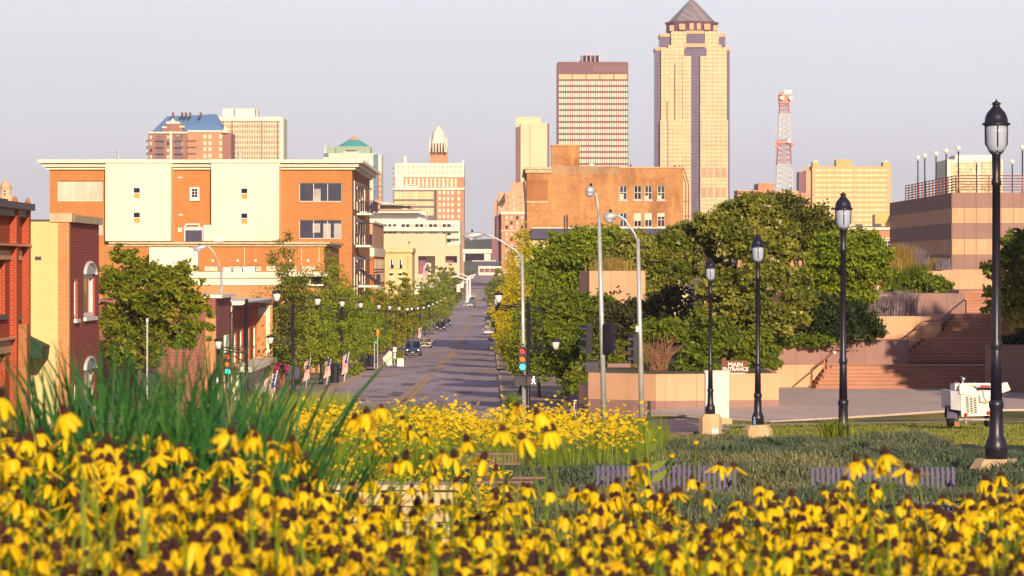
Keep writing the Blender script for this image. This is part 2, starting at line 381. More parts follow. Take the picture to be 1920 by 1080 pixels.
m_flagr = M('flag_red', (.6, .04, .05), .8, .1, 5); m_flagw = M('flag_white', (.8, .78, .76), .8, .05, 5); m_flagb = M('flag_blue', (.03, .04, .18), .8, .1, 5)
m_paver = M('purple_paver', (.20, .125, .14), .85, .2, 1.0, bump=.2)
m_hill = M('wooded_hill', (.06, .085, .05), .95, .35, .02)
# ------------------------------------------------------------------ ground, road, pavements
ys = sorted(set([-60, -30] + list(range(0, 300, 5)) + list(range(300, 700, 10)) + list(range(700, 2500, 25)) + [2600, 3000, 4000, 6000, 9000]))
xs = [-4000, -1500, -600, -300, -150, -80, -40, -25, -18, -14, -10, -7, -4, -2, 0, 2, 3.5, 4.4, 5.3, 6.2, 7.1, 8, 9, 10, 12, 14, 17, 20, 25, 32, 40, 60, 100, 200, 600, 1500, 4000]
def sheet(name, xs_, ys_, zf, mat, thick=0):
    b = MB(); nx = len(xs_)
    vs = [(x(y) if callable(x) else x, y, zf(x(y) if callable(x) else x, y)) for y in ys_ for x in xs_]
    fs = [(j * nx + i, j * nx + i + 1, (j + 1) * nx + i + 1, (j + 1) * nx + i) for j in range(len(ys_) - 1) for i in range(nx - 1)]
    b.add(vs, fs)
    if thick:
        for i in (0, nx - 1):
            for j in range(len(ys_) - 1):
                p, q = vs[j * nx + i], vs[(j + 1) * nx + i]
                b.quad(p, q, (q[0], q[1], q[2] - thick), (p[0], p[1], p[2] - thick))
    return setstruct(b.build(name, mat, None, smooth=not thick))
sheet('ground', xs, ys, gz, m_lawn)
def road_ys(a, b): return [y for y in ys if a < y < b]
def strip(name, u0, u1, a, b, h, mat, thick=0):
    yy = [a] + road_ys(a, b) + [b]
    return sheet(name, [lambda y: cx(y) + u0, lambda y: cx(y) + u1], yy, lambda x, y: G(y) + h, mat, thick)
# asphalt with tyre lanes, cracks, patches and pale worn areas (its own wear, laid along the street)
def asphalt_mat():
    m, t, b = newmat('street_asphalt')
    f = noisef(t, .06, 5, stretch=(1, .25, 1)); f2 = noisef(t, 1.2, 5, stretch=(1, .08, 1)); f3 = noisef(t, 14, 3)
    c = mixc(t, (.34, .27, .30), (.49, .40, .41), ramp(t, f, .35, .65))
    c = mixc(t, c, (.16, .12, .165), math_(t, 'MULTIPLY', ramp(t, f2, .55, .72), .55))
    c = mixc(t, c, (.36, .29, .28), math_(t, 'MULTIPLY', ramp(t, f3, .55, .8), .3))
    vo = N('ShaderNodeTexVoronoi', t, feature='DISTANCE_TO_EDGE'); vo.inputs['Scale'].default_value = .16
    g = N('ShaderNodeNewGeometry', t); mp = N('ShaderNodeMapping', t); mp.inputs['Scale'].default_value = (1, .5, 1)
    wv = N('ShaderNodeTexNoise', t); wv.inputs['Scale'].default_value = .5; t.links.new(g.outputs['Position'], wv.inputs['Vector'])
    va = N('ShaderNodeVectorMath', t, operation='MULTIPLY_ADD'); t.links.new(wv.outputs['Color'], va.inputs[0]); va.inputs[1].default_value = (3, 3, 0); t.links.new(g.outputs['Position'], va.inputs[2])
    t.links.new(va.outputs[0], mp.inputs[0]); t.links.new(mp.outputs[0], vo.inputs['Vector'])
    c = mixc(t, c, (.05, .042, .06), math_(t, 'MULTIPLY', math_(t, 'LESS_THAN', vo.outputs['Distance'], .012), .7))
    t.links.new(c, b.inputs['Base Color']); b.inputs['Roughness'].default_value = .8
    return m
m_street = asphalt_mat()
strip('main_road', -5.2, 5.2, 148, 2500, .05, m_street)
def cross(name, y0, y1, x0, x1, h=.054):
    n = MB()
    yy = [y0] + road_ys(y0, y1) + [y1]
    for a, b in zip(yy, yy[1:]):
        n.quad((x0, a, G(a) + h), (x1, a, G(a) + h), (x1, b, G(b) + h), (x0, b, G(b) + h))
    return setstruct(n.build(name, m_street))
for y0, y1 in ((126, 152), (274, 294), (436, 452), (592, 608), (790, 806)):
    cross('cross_street', y0, y1, -90, cx(y0) - 5.2 - .02 if y0 > 130 else 3.2)
    if y0 > 130: cross('cross_street', y0, y1, cx(y0) + 5.2 + .02, 60)
gaps = [154, 274, 294, 436, 452, 592, 608, 790, 806, 2000]
for i in range(0, len(gaps), 2):
    a, b = gaps[i], gaps[i + 1]
    strip('pavement', -9.0, -5.35, a + .6, b - .6, .17, m_walk, .16); strip('kerb', -5.35, -5.15, a + .6, b - .6, .175, m_tanstone, .17)
    strip('pavement', 5.35, 9.4, a + .6, b - .6, .17, m_walk, .16); strip('kerb', 5.15, 5.35, a + .6, b - .6, .175, m_tanstone, .17)
# markings, one sheet above the asphalt
mk = MB()
def bar(u0, u1, y0, y1, mb, h=.075):
    yy = [y0] + road_ys(y0, y1) + [y1]
    for a, b in zip(yy, yy[1:]):
        mb.quad((cx(a) + u0, a, G(a) + h), (cx(a) + u1, a, G(a) + h), (cx(b) + u1, b, G(b) + h), (cx(b) + u0, b, G(b) + h))
for a, b in ((152, 268), (300, 430), (458, 588), (612, 786), (810, 1900)):
    bar(-.28, -.12, a, b, mk); bar(.12, .28, a, b, mk)
setstruct(mk.build('yellow_lane_lines', m_yellow))
mk = MB()
for y in (270, 297.5, 432.5, 455.5, 589, 611, 787, 809):
    for k in range(9): bar(-4.9 + k * 1.15, -4.35 + k * 1.15, y, y + .9, mk)
for k in range(5): bar(-4.9 + k * 2.4, -3.6 + k * 2.4, 428.5, 429.1, mk)
setstruct(mk.build('crosswalk_marks', m_white))
mk = MB(); pr = random.Random(12)
for k in range(26):
    y_ = 165 + 600 * pr.random() ** 1.5; u_ = pr.uniform(-4.6, 3.2); bar(u_, u_ + pr.uniform(.5, 1.4), y_, y_ + pr.uniform(2, 11), mk, .064)
setstruct(mk.build('asphalt_patches', M('patch_asphalt', (.19, .15, .185), .85, .3, .8)))
mk = MB()
for k in range(9):
    y_ = 185 + 62 * k; u_ = pr.uniform(-3.5, 3); mk.poly([(cx(y_) + u_ + .38 * math.cos(q * math.pi / 6), y_ + .38 * math.sin(q * math.pi / 6), G(y_) + .0685) for q in range(12)])
setstruct(mk.build('manhole_covers', m_dkframe))
mk = MB(); bar(3.0, 5.1, 276, 292, mk, .072); setstruct(mk.build('concrete_road_patch', m_walk))
mk = MB(); bar(-5.1, -2.6, 262, 267.5, mk, .072); setstruct(mk.build('worn_yellow_kerb_patch', M('worn_yellow', (.42, .30, .16), .85, .25, .6)))
# a paved apron in front of the steps, a brick path with pale edging, a pale footpath over the lawn
def plaza(name, pts, mat, h=.06):
    b = MB(); b.poly([(x, y, z + h) for x, y, z in pts])
    for (a, c) in zip(pts, pts[1:] + pts[:1]): b.quad((a[0], a[1], a[2] + h), (c[0], c[1], c[2] + h), (c[0], c[1], c[2] - .6), (a[0], a[1], a[2] - .6))
    return setstruct(b.build(name, mat))
PZ = -5.62
ap = MB(); ny_, nx_ = 14, 14
av = []
for j_ in range(ny_ + 1):
    for i_ in range(nx_ + 1):
        x_ = X(1185, 133) + (40 - X(1185, 133)) * (i_ / nx_) ** 1.3; yf = float(np.interp(x_, [4.5, 9.2, 16.8, 40], [133, 126.5, 133.5, 137.5])); y_ = yf + (158 - yf) * j_ / ny_; av.append((x_, y_, gz(x_, y_) + .075))
ap.add(av, [(j_ * (nx_ + 1) + i_, j_ * (nx_ + 1) + i_ + 1, (j_ + 1) * (nx_ + 1) + i_ + 1, (j_ + 1) * (nx_ + 1) + i_) for j_ in range(ny_) for i_ in range(nx_)])
for i_ in range(nx_): a_, c_ = av[i_], av[i_ + 1]; ap.quad(a_, c_, (c_[0], c_[1], c_[2] - .4), (a_[0], a_[1], a_[2] - .4))
setstruct(ap.build('apron', granite('apron_slabs', (.58, .46, .40), 3.2)))
path = MB()
pz = lambda x, y: gz(x, y) + .05
pts = [(1205, 128), (1300, 128), (1362, 104), (1180, 100)]
plaza('brick_path', [(X(p, y), y, -3.62 * 0 + gz(X(p, y), y)) for p, y in pts], m_paver, .10)
def ribbon(name, pts, wd, mat, h=.12):
    b = MB(); dense = []
    for (x0, y0), (x1, y1) in zip(pts, pts[1:]):
        for k in range(8): dense.append((x0 + (x1 - x0) * k / 8, y0 + (y1 - y0) * k / 8))
    dense.append(pts[-1])
    for i in range(len(dense) - 1):
        (x0, y0), (x1, y1) = dense[i], dense[i + 1]; dx, dy = x1 - x0, y1 - y0; L = math.hypot(dx, dy); nx, ny = -dy / L * wd / 2, dx / L * wd / 2
        b.quad((x0 - nx, y0 - ny, gz(x0, y0) + h), (x1 - nx, y1 - ny, gz(x1, y1) + h), (x1 + nx, y1 + ny, gz(x1, y1) + h), (x0 + nx, y0 + ny, gz(x0, y0) + h))
    return setstruct(b.build(name, mat))
ribbon('path_edging', [(X(1278, 127), 127), (X(1362, 104), 104)], .55, m_apron, .14)
ribbon('lawn_footpath', [(X(1300, 112), 112), (X(1460, 117.5), 117.5), (X(1700, 122), 122), (26, 128)], .75, m_apron, .12)
# wooded ridge far behind the town
hb = MB(); n = 60
for k in range(n):
    x0, x1 = -700 + k * 40, -660 + k * 40
    h0, h1 = [30 + 9 * noise.noise((q * .004, 3.3, 0)) + 5 * noise.noise((q * .03, 1, 0)) for q in (x0, x1)]
    hb.add([(x0, 3300, -8), (x1, 3300, -8), (x1, 3420, h1 * .85), (x0, 3420, h0 * .85), (x1, 3700, h1), (x0, 3700, h0), (x1, 4300, -8), (x0, 4300, -8)], [(0, 1, 2, 3), (3, 2, 4, 5), (5, 4, 6, 7)])
setstruct(hb.build('hills', m_hill, None, smooth=True))
# ------------------------------------------------------------------ skyline beyond the river
def bld(name, label, px, Y, cat='building', group=None):
    return thing(name, label, cat, (X(px, Y), Y, G(Y) - .5), group)
def pbox(mb, x0, x1, ytop, ybot, Y, dep, dy=0):
    """box whose front stands at distance Y + dy and fills the pixels x0-x1 / ytop-ybot (ybot None: down to the ground)"""
    zb = G(Y) - 1 if ybot is None else Z(ybot, Y)
    return mb.box(X(x0, Y), X(x1, Y), Y + dy, Y + dep, zb, Z(ytop, Y))
def pane(mb, x0, x1, y0, y1, Y, dy=-.06):
    mb.quad((X(x0, Y), Y + dy, Z(y1, Y)), (X(x1, Y), Y + dy, Z(y1, Y)), (X(x1, Y), Y + dy, Z(y0, Y)), (X(x0, Y), Y + dy, Z(y0, Y)))
def pmat(px, Y): return px * Y / F
def part(name, root, mats, fn, smooth=False):
    b = MB(); fn(b); return b.build(name, mats, root, smooth)
def pwindows(root, Y, rects, mats, name='window', dy=-.08, dep=.3, fr=None):
    """windows of a distant front, one object each"""
    for i, (x0, y0, x1, y1) in enumerate(rects):
        m = mats[i % len(mats)] if isinstance(mats, list) else mats
        b = MB(); wd = X(x1, Y) - X(x0, Y); h = Z(y0, Y) - Z(y1, Y); key = ('far', round(wd, 2), round(h, 2), m.name, dep)
        if key not in WC:
            b.box(0, wd, 0, dep, 0, h); WC[key] = b.mesh(name, m)
        o = bpy.data.objects.new(name, WC[key]); col.objects.link(o); o.parent = root
        o.location = V(X(x0, Y), Y + dy, Z(y1, Y)) - wloc(root)
def gridrects(xs_, ys_, w_, h): return [(x, y, x + w_, y + h) for y in ys_ for x in xs_]
fr = lambda a, b, n: [a + (b - a) * i / (n - 1) for i in range(n)]
# --- tall tan tower with a pointed roof
Y = 2260
t = bld('skyscraper', 'tallest tan stone tower with dark glass strips, stepped shoulders and pointed roof', 1300, Y, 'skyscraper')
g801 = grid('tower_stone', (.74, .59, .33), (.60, .46, .26), pmat(9, Y), .72, pmat(7.4, Y), .5, rough=.5, var=.12)
g801b = grid('tower_glass', (.10, .06, .15), (.24, .17, .27), pmat(3.2, Y), .8, pmat(5.5, Y), .82, rough=.2, var=.35)
m_lint = M('tower_lintel', (.72, .42, .22), .7, .06, .05); m_mar = M('maroon_crown', (.16, .055, .09), .6, .15, .05)
part('stone_shaft', t, g801, lambda b: (pbox(b, 1240, 1283, 90, None, Y, 38, 2), pbox(b, 1325, 1363, 90, None, Y, 38, 2), pbox(b, 1259, 1287, 58, 90, Y, 34, 2.4), pbox(b, 1322, 1348, 58, 90, Y, 34, 2.4), pbox(b, 1253, 1284, 84, 92, Y, 36, 2.2), pbox(b, 1325, 1353, 84, 92, Y, 36, 2.2),
     pbox(b, 1238, 1282, 225, None, Y, 38, 0), pbox(b, 1313, 1365, 225, None, Y, 38, 0), pbox(b, 1280, 1296, 105, None, Y, 38, .8), pbox(b, 1313, 1328, 105, None, Y, 38, .8)))
part('glass_strip', t, g801b, lambda b: (pbox(b, 1287, 1321, 62, 90, Y, 30, 3.2), pbox(b, 1283, 1325, 86, 106, Y, 30, 3.1), pbox(b, 1296, 1313, 104, None, Y, 30, 3.4)))
part('glass_shoulder', t, g801b, lambda b: (pbox(b, 1230, 1252, 93, None, Y, 34, 5), pbox(b, 1239, 1260, 66, 95, Y, 32, 6)))
part('glass_shoulder', t, g801b, lambda b: (pbox(b, 1352, 1369, 93, None, Y, 34, 5), pbox(b, 1346, 1361, 66, 95, Y, 32, 6)))
part('lintel', t, m_lint, lambda b: (pbox(b, 1287, 1321, 57, 63, Y, 33, 2.2), pbox(b, 1283, 1325, 81, 88, Y, 35, 2), pbox(b, 1229, 1250, 88, 94, Y, 35, 4.5), pbox(b, 1238, 1259, 62, 68, Y, 33, 5.5), pbox(b, 1353, 1370, 88, 94, Y, 35, 4.5), pbox(b, 1347, 1362, 62, 68, Y, 33, 5.5)))
m_slit = M('tower_dark_slit', (.2, .12, .16), .6, .1, .1)
part('slit', t, m_slit, lambda b: (pbox(b, 1250.6, 1252.2, 190, 225, Y, 1, 1.8), pbox(b, 1265, 1266.5, 120, 225, Y, 1, 1.8), pbox(b, 1251.2, 1252.6, 225, 315, Y, 1, -.3)))
pwindows(t, Y, gridrects([1316, 1328, 1341, 1353], [314, 351], 8.2, 18), M('tower_louvre', (.55, .33, .2), .7, .06, .1), 'louvre_panel', -.3)
cxw, cyw = X(1300, Y), Y + 20; s = Y / F
part('crown', t, m_mar, lambda b: b.lathe((cxw, cyw, 0), [(49 * s, Z(58, Y)), (48 * s, Z(45, Y)), (51 * s, Z(40, Y)), (51 * s, Z(38, Y))], 8))
pwindows(t, Y, [(1274, 44, 1285, 55), (1293, 43, 1301, 55), (1307, 43, 1314, 55), (1321, 44, 1332, 55), (1256, 47, 1264, 57), (1338, 47, 1345, 57)], m_lint, 'crown_opening', 2.2)
mroof = grid('tower_roof', (.27, .24, .25), (.22, .17, .2), pmat(11, Y), .55, pmat(300, Y), .99, rough=.55, var=.2)
part('roof', t, mroof, lambda b: b.lathe((cxw, cyw, 0), [(47 * s, Z(40, Y)), (.6 * s, Z(-8, Y))], 8))
part('spire', t, m_mar, lambda b: b.lathe((cxw, cyw, 0), [(8 * s, Z(8, Y)), (2 * s, Z(-6, Y)), (.5 * s, Z(-18, Y))], 8))
# --- dark red tower with rows of pale windows
Y = 2120
t = bld('skyscraper', 'dark red flat topped tower with rows of small cream windows', 1111, Y, 'skyscraper')
m_ruan = M('maroon_steel', (.17, .05, .075), .5, .1, .05); m_ruan2 = M('dark_maroon_and_shade', (.22, .085, .12), .6, .1, .05)
part('body', t, m_ruan, lambda b: pbox(b, 1045, 1178, 116, None, Y, 42))
gr = grid('cream_window_row', (.86, .76, .56), (.24, .08, .095), pmat(4.32, Y), .64, 1000, 1, ou=-X(1048, Y) - Y, rough=.4, var=.1)  # cream panes hold the reflected eastern sky as colour
ys2 = [152 + 11.25 * i for i in range(25)]
pwindows(t, Y, [(1048, y, 1176.5, y + 7.4) for y in ys2], gr, 'window_row', -.1)
pwindows(t, Y, [(1048 + 25.9 * i, 139.5, 1072 + 25.9 * i, 148.5) for i in range(5)], M('tan_louvre', (.7, .5, .26), .6, .06, .1), 'louvre_panel', -.1)
gl = grid('louvre_slats', (.13, .05, .08), (.36, .2, .17), pmat(4.3, Y), .5, 1000, 1, var=.05, rough=.7)
pwindows(t, Y, [(1113, 123.5, 1176, 135)], gl, 'louvre_panel', -.1)
part('plant_room', t, m_ruan, lambda b: (pbox(b, 1090, 1124, 102.5, 116, Y, 20, 8), pbox(b, 1087, 1092, 112, 116, Y, 6, 9)))
for p in (1091, 1099, 1107, 1115, 1123, 1128): part('antenna', t, m_whitem, lambda b: pbox(b, p, p + .8, 95 + (p % 3) * 3, 116, Y, 1, 9))
# --- pale office tower left of it
Y = 1950
t = bld('office_tower', 'plain cream stone slab tower behind the weathered brick block', 998, Y, 'skyscraper')
m_slab = M('cream_slab', (.72, .6, .38), .7, .06, .05)
part('body', t, m_slab, lambda b: (pbox(b, 967, 1014, 219, None, Y, 30, 3), pbox(b, 976, 1026, 231, None, Y, 28)))
part('recess', t, m_ruan2, lambda b: (pbox(b, 968, 976, 238, None, Y, 1, 2.5), pbox(b, 993.2, 994, 232, None, Y, .4, -.2), pbox(b, 1026, 1030, 231, None, Y, 28, 2)))
# --- brick apartment tower with a blue hipped roof
Y = 1900
t = bld('apartment_tower', 'brick apartment tower with blue hipped roof and rows of balconies', 354, Y)
m_pz = M('plum_brick', (.36, .15, .12), .8, .1, .1); m_pz2 = M('orange_far_brick', (.56, .27, .14), .8, .08, .1)
part('wall', t, m_pz, lambda b: (pbox(b, 278, 352, 250, None, Y, 30), pbox(b, 311, 343, 232, 252, Y, 12, -.5), pbox(b, 304, 311, 240, 252, Y, 10, -.4), pbox(b, 416, 433, 249, None, Y, 26, 1.5)))
part('wall', t, m_pz2, lambda b: pbox(b, 352, 416, 248, None, Y, 30, -1))
part('cornice', t, m_cream2, lambda b: (pbox(b, 278, 352, 247, 250, Y, 30, -.7), pbox(b, 352, 417, 244.5, 248, Y, 30, -1.6), pbox(b, 312, 337, 228, 232, Y, 12, -1), pbox(b, 304, 313, 237, 240, Y, 10, -.8), pbox(b, 337, 346, 236, 239, Y, 10, -.8)))
part('gable_ornament', t, m_cream2, lambda b: (b.prism([(X(319, Y), Y - .9, Z(228, Y)), (X(329, Y), Y - .9, Z(228, Y)), (X(324, Y), Y - .9, Z(221, Y))], (0, 3, 0)), pbox(b, 318.5, 322.5, 246, 300, Y, 1, -.8)))
part('roof', t, m_bluef, lambda b: b.add([(X(285, Y), Y + 1, Z(246, Y)), (X(418, Y), Y + 1, Z(244, Y)), (X(418, Y), Y + 29, Z(244, Y)), (X(285, Y), Y + 29, Z(246, Y)), (X(309, Y), Y + 13, Z(216, Y)), (X(401, Y), Y + 13, Z(212, Y)), (X(401, Y), Y + 18, Z(212, Y)), (X(309, Y), Y + 18, Z(216, Y))],
     [(0, 1, 5, 4), (1, 2, 6, 5), (2, 3, 7, 6), (3, 0, 4, 7), (4, 5, 6, 7)]))
part('turret_roof', t, m_cream2, lambda b: b.lathe((X(422, Y), Y + 1, 0), [(7 * Y / F, Z(249, Y)), (.3, Z(236, Y))], 8))
for p in (322, 339, 346, 354, 374): part('roof_vent', t, m_pz, lambda b: pbox(b, p, p + 1.4, 210, 218, Y, .5, 10))
m_bal = M('balcony_purple', (.2, .12, .16), .7, .1, .2)
for y in (263, 275, 287, 299):
    for x0, x1 in ((292, 308), (327, 342), (351, 368)): part('balcony', t, m_bal, lambda b: (pbox(b, x0, x1, y, y + 1.4, Y, 2, -2.2), pbox(b, x0 + 1, x1 - 1, y - 8, y - 1, Y, .3, -.15)))
    part('balcony', t, m_bal, lambda b: pbox(b, 273.5, 278, y - 1, y + 3, Y, 3, 1))
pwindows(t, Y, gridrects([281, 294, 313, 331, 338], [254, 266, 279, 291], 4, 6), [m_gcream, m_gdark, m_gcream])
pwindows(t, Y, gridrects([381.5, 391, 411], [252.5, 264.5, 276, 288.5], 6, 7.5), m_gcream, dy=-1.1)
# --- pale slab office behind
Y = 2150
t = bld('office_tower', 'white topped office slab with dense vertical brown window strips', 480, Y, 'skyscraper')
go = grid('vertical_strips', (.30, .15, .12), (.74, .6, .38), pmat(4.6, Y), .5, pmat(10, Y), .62, rough=.4, var=.3)
part('body', t, go, lambda b: pbox(b, 415, 524, 226, None, Y, 34, .5))
part('corner_pier', t, m_cream2, lambda b: (pbox(b, 524, 531.5, 221, None, Y, 36, .3)))
part('roof_band', t, m_whitew, lambda b: (pbox(b, 409, 527, 219, 227, Y, 34, -.4), pbox(b, 416, 482, 203, 220, Y, 20, 6)))
for p in (418, 434, 490, 520): part('dark_seam', t, m_ruan2, lambda b: pbox(b, p, p + 1.6, 228, None, Y, 1, .2))
for p, h in ((480, 197), (440, 200)): part('antenna', t, m_whitem, lambda b: pbox(b, p, p + .7, h, 220, Y, .5, 8))
# --- tower with teal pyramid roof
Y = 2000
t = bld('office_tower', 'white tower with teal pyramid roof and a green penthouse', 660, Y, 'skyscraper')
gh = grid('white_tower_grid', (.66, .5, .36), (.86, .8, .68), pmat(4.2, Y), .45, pmat(5.2, Y), .5, rough=.5, var=.3)
gh2 = grid('brick_tower_grid', (.8, .6, .4), (.6, .25, .12), pmat(6, Y), .5, pmat(11, Y), .45, rough=.5, var=.2)
part('body', t, m_whitew, lambda b: (pbox(b, 607, 709, 288, None, Y, 32, 1), pbox(b, 709, 715, 290, None, Y, 30, 2), pbox(b, 616, 700, 291, None, Y, 32, 0)))
part('window_field', t, gh, lambda b: (pbox(b, 616, 700, 288, 296, Y, 1, -.3), pbox(b, 643, 673, 284, 288, Y, 1, -.3), pbox(b, 676, 699, 312, 324, Y, 1, -.25)))
part('brick_field', t, gh2, lambda b: (pbox(b, 676, 692, 322, None, Y, 1, -.3), pbox(b, 709.5, 715, 325, None, Y, 1, 1.7)))
part('window_field', t, gh, lambda b: pbox(b, 692, 700, 318, None, Y, 1, -.3))
part('glass_corner', t, grid('teal_glass', (.05, .3, .36), (.22, .16, .3), pmat(9, Y), .9, pmat(8, Y), .5, var=.3), lambda b: (pbox(b, 700, 709, 289, None, Y, 2, -.2), pbox(b, 607.5, 616, 287, 293, Y, 2, -.2)))
pwindows(t, Y, gridrects([625.5, 643.5, 671, 689], [299, 305.5, 312], 2.2, 4.6), M('tower_window', (.42, .36, .34), .4, .2, .3), dy=-.15)
part('penthouse', t, m_sage, lambda b: (pbox(b, 628, 694, 274, 288, Y, 24, 4), pbox(b, 611, 629, 276, 288, Y, 20, 4), pbox(b, 651, 668, 277.5, 281.5, Y, 1, 3.8)))
part('fin', t, m_whitew, lambda b: b.prism([(X(606, Y), Y + 3, Z(300, Y)), (X(611, Y), Y + 3, Z(300, Y)), (X(610, Y), Y + 3, Z(266, Y))], (0, 2, 0)))
part('roof', t, m_teal, lambda b: b.lathe((X(661, Y), Y + 16, 0), [(33 * Y / F, Z(274.5, Y)), (11 * Y / F, Z(261, Y))], 4 if 0 else 8))
part('roof_cap', t, m_peach, lambda b: b.lathe((X(661, Y), Y + 16, 0), [(11.5 * Y / F, Z(261.5, Y)), (.2, Z(253, Y))], 8))
# --- brick tower block with ornate white top and lantern
Y = 1800
t = bld('office_building', 'old brick office block with ornate white crown and lantern spire', 805, Y)
m_fb = m_farbrick
part('wall', t, m_fb, lambda b: pbox(b, 738, 870, 331, None, Y, 30))
part('crown_band', t, m_whitew, lambda b: (pbox(b, 741, 870, 306, 332, Y, 30, -.3), pbox(b, 738, 871, 352, 356, Y, 30, -.8), pbox(b, 757, 762, 293, 307, Y, 3, .5), pbox(b, 866, 870, 300, 307, Y, 3, .5), pbox(b, 741, 757, 332, 353, Y, 1, -.4)))
part('lantern_base', t, m_fb, lambda b: pbox(b, 805, 839, 275, 307, Y, 10, 6))
part('lantern', t, m_whitew, lambda b: (pbox(b, 805, 838.5, 269, 276, Y, 10.5, 5.5), b.lathe((X(821.5, Y), Y + 11, 0), [(15 * Y / F, Z(270, Y)), (13 * Y / F, Z(258, Y)), (12 * Y / F, Z(248, Y)), (10 * Y / F, Z(244, Y)), (1 * Y / F, Z(234, Y))], 8)))
for p in (805, 811, 816, 822, 827, 833, 836): part('pinnacle', t, m_whitew, lambda b: pbox(b, p, p + 2, 258 if p in (805, 836) else 264, 285, Y, 1, 5.2))
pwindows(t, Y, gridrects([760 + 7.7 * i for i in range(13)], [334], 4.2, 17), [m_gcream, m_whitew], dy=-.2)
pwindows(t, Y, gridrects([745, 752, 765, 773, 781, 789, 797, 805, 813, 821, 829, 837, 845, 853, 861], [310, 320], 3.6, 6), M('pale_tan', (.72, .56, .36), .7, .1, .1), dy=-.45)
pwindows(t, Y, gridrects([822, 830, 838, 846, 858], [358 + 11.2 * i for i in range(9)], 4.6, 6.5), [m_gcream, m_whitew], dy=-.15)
for y in (315, 325, 335, 345): part('fire_stair', t, m_dkframe, lambda b: pbox(b, 735, 739, y, y + 1, Y, 3, 1))
# --- brown glass block before it
Y = 1560
t = bld('office_block', 'low dark framed office block with yellow lit glazing below the old brick one', 776, Y)
part('frame', t, M('brown_frame', (.18, .12, .13), .6, .1, .2), lambda b: pbox(b, 737, 816, 356, None, Y, 24))
gb = grid('yellow_glazing', (.80, .66, .36), (.3, .2, .18), pmat(4.4, Y), .86, 1000, 1, rough=.25, var=.2)
pwindows(t, Y, [(739, 359, 813, 373.5), (739, 377.5, 813, 386), (739, 390, 813, 404)], gb, 'glazing_band', -.1)
part('roof_structure', t, m_cream2, lambda b: (pbox(b, 758, 784, 347, 357, Y, 6, 5), pbox(b, 764, 778, 345, 348, Y, 6, 5)))
# --- stepped white modern block
Y = 1350
t = bld('civic_building', 'wide white civic block with stepped sloping roof terraces', 740, Y)
part('wall', t, m_whitew, lambda b: (pbox(b, 670, 862, 413, None, Y, 60, 6), pbox(b, 676, 797, 401, 414, Y, 40, 8), b.prism([(X(676, Y), Y + 7, Z(402, Y)), (X(797, Y), Y + 7, Z(402, Y)), (X(797, Y), Y + 7, Z(398, Y)), (X(745, Y), Y + 7, Z(382, Y)), (X(700, Y), Y + 7, Z(376, Y)), (X(676, Y), Y + 7, Z(379, Y))], (0, 30, 0))))
part('roof_band', t, m_whitem, lambda b: (pbox(b, 672, 770, 386, 389, Y, 3, 3), pbox(b, 672, 788, 396, 399, Y, 3, 1), b.prism([(X(700, Y), Y + 4, Z(374, Y)), (X(702, Y), Y + 4, Z(377, Y)), (X(800, Y), Y + 4, Z(404, Y)), (X(800, Y), Y + 4, Z(401, Y))], (0, 2, 0))))
part('brick_pier', t, m_peach, lambda b: pbox(b, 702, 712, 374, 397, Y, 6, 2))
part('roof_band', t, m_peach, lambda b: (pbox(b, 690, 790, 392, 394.5, Y, 2, 5.5), pbox(b, 690, 780, 382, 384, Y, 2, 5.5)))
for y in (420, 436, 449): pwindows(t, Y, [(752 + 8.6 * i, y, 758.5 + 8.6 * i, y + 5) for i in range(12)], [m_gdark, m_gdark, m_gpale], dy=5.7)
pwindows(t, Y, gridrects([718, 727, 736], [420, 434], 6, 4), m_gdark, dy=5.7)
part('sill_band', t, m_cream2, lambda b: (pbox(b, 716, 862, 427, 433, Y, 3, 4.5), pbox(b, 750, 862, 441, 447, Y, 3, 4.5)))
# --- tan concrete block with deep square recess
Y = 1250
t = bld('concrete_building', 'tan concrete block with two deep shaded square openings', 800, Y)
rec = lambda x0, y0, x1, y1: (X(x0, Y) - X(718, Y), Z(y1, Y) - Z(545, Y), X(x1, Y) - X(718, Y), Z(y0, Y) - Z(545, Y))
part('wall', t, m_tanstone if 0 else M('cream_concrete', (.72, .57, .38), .8, .06, .08), lambda b: (b.facade((X(718, Y), Y, Z(545, Y)), (1, 0, 0), X(862, Y) - X(718, Y), Z(459, Y) - Z(545, Y), [rec(784, 480, 816, 514), rec(835, 480, 857, 492.5)], 8), pbox(b, 718, 836, 438, 459, Y, 20, 0), pbox(b, 718, 862, 458.9, 459.4, Y, 30, .05), pbox(b, 861.4, 862, 459, 545, Y, 30, .05)))
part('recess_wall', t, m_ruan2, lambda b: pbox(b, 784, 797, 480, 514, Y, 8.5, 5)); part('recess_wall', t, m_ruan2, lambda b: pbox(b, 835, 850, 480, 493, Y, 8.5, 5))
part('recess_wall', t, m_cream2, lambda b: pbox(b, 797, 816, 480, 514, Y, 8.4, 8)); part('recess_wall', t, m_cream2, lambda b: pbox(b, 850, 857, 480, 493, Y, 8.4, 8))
part('vent', t, m_dark, lambda b: pbox(b, 766, 768, 452, 457, Y, .3, -.2))
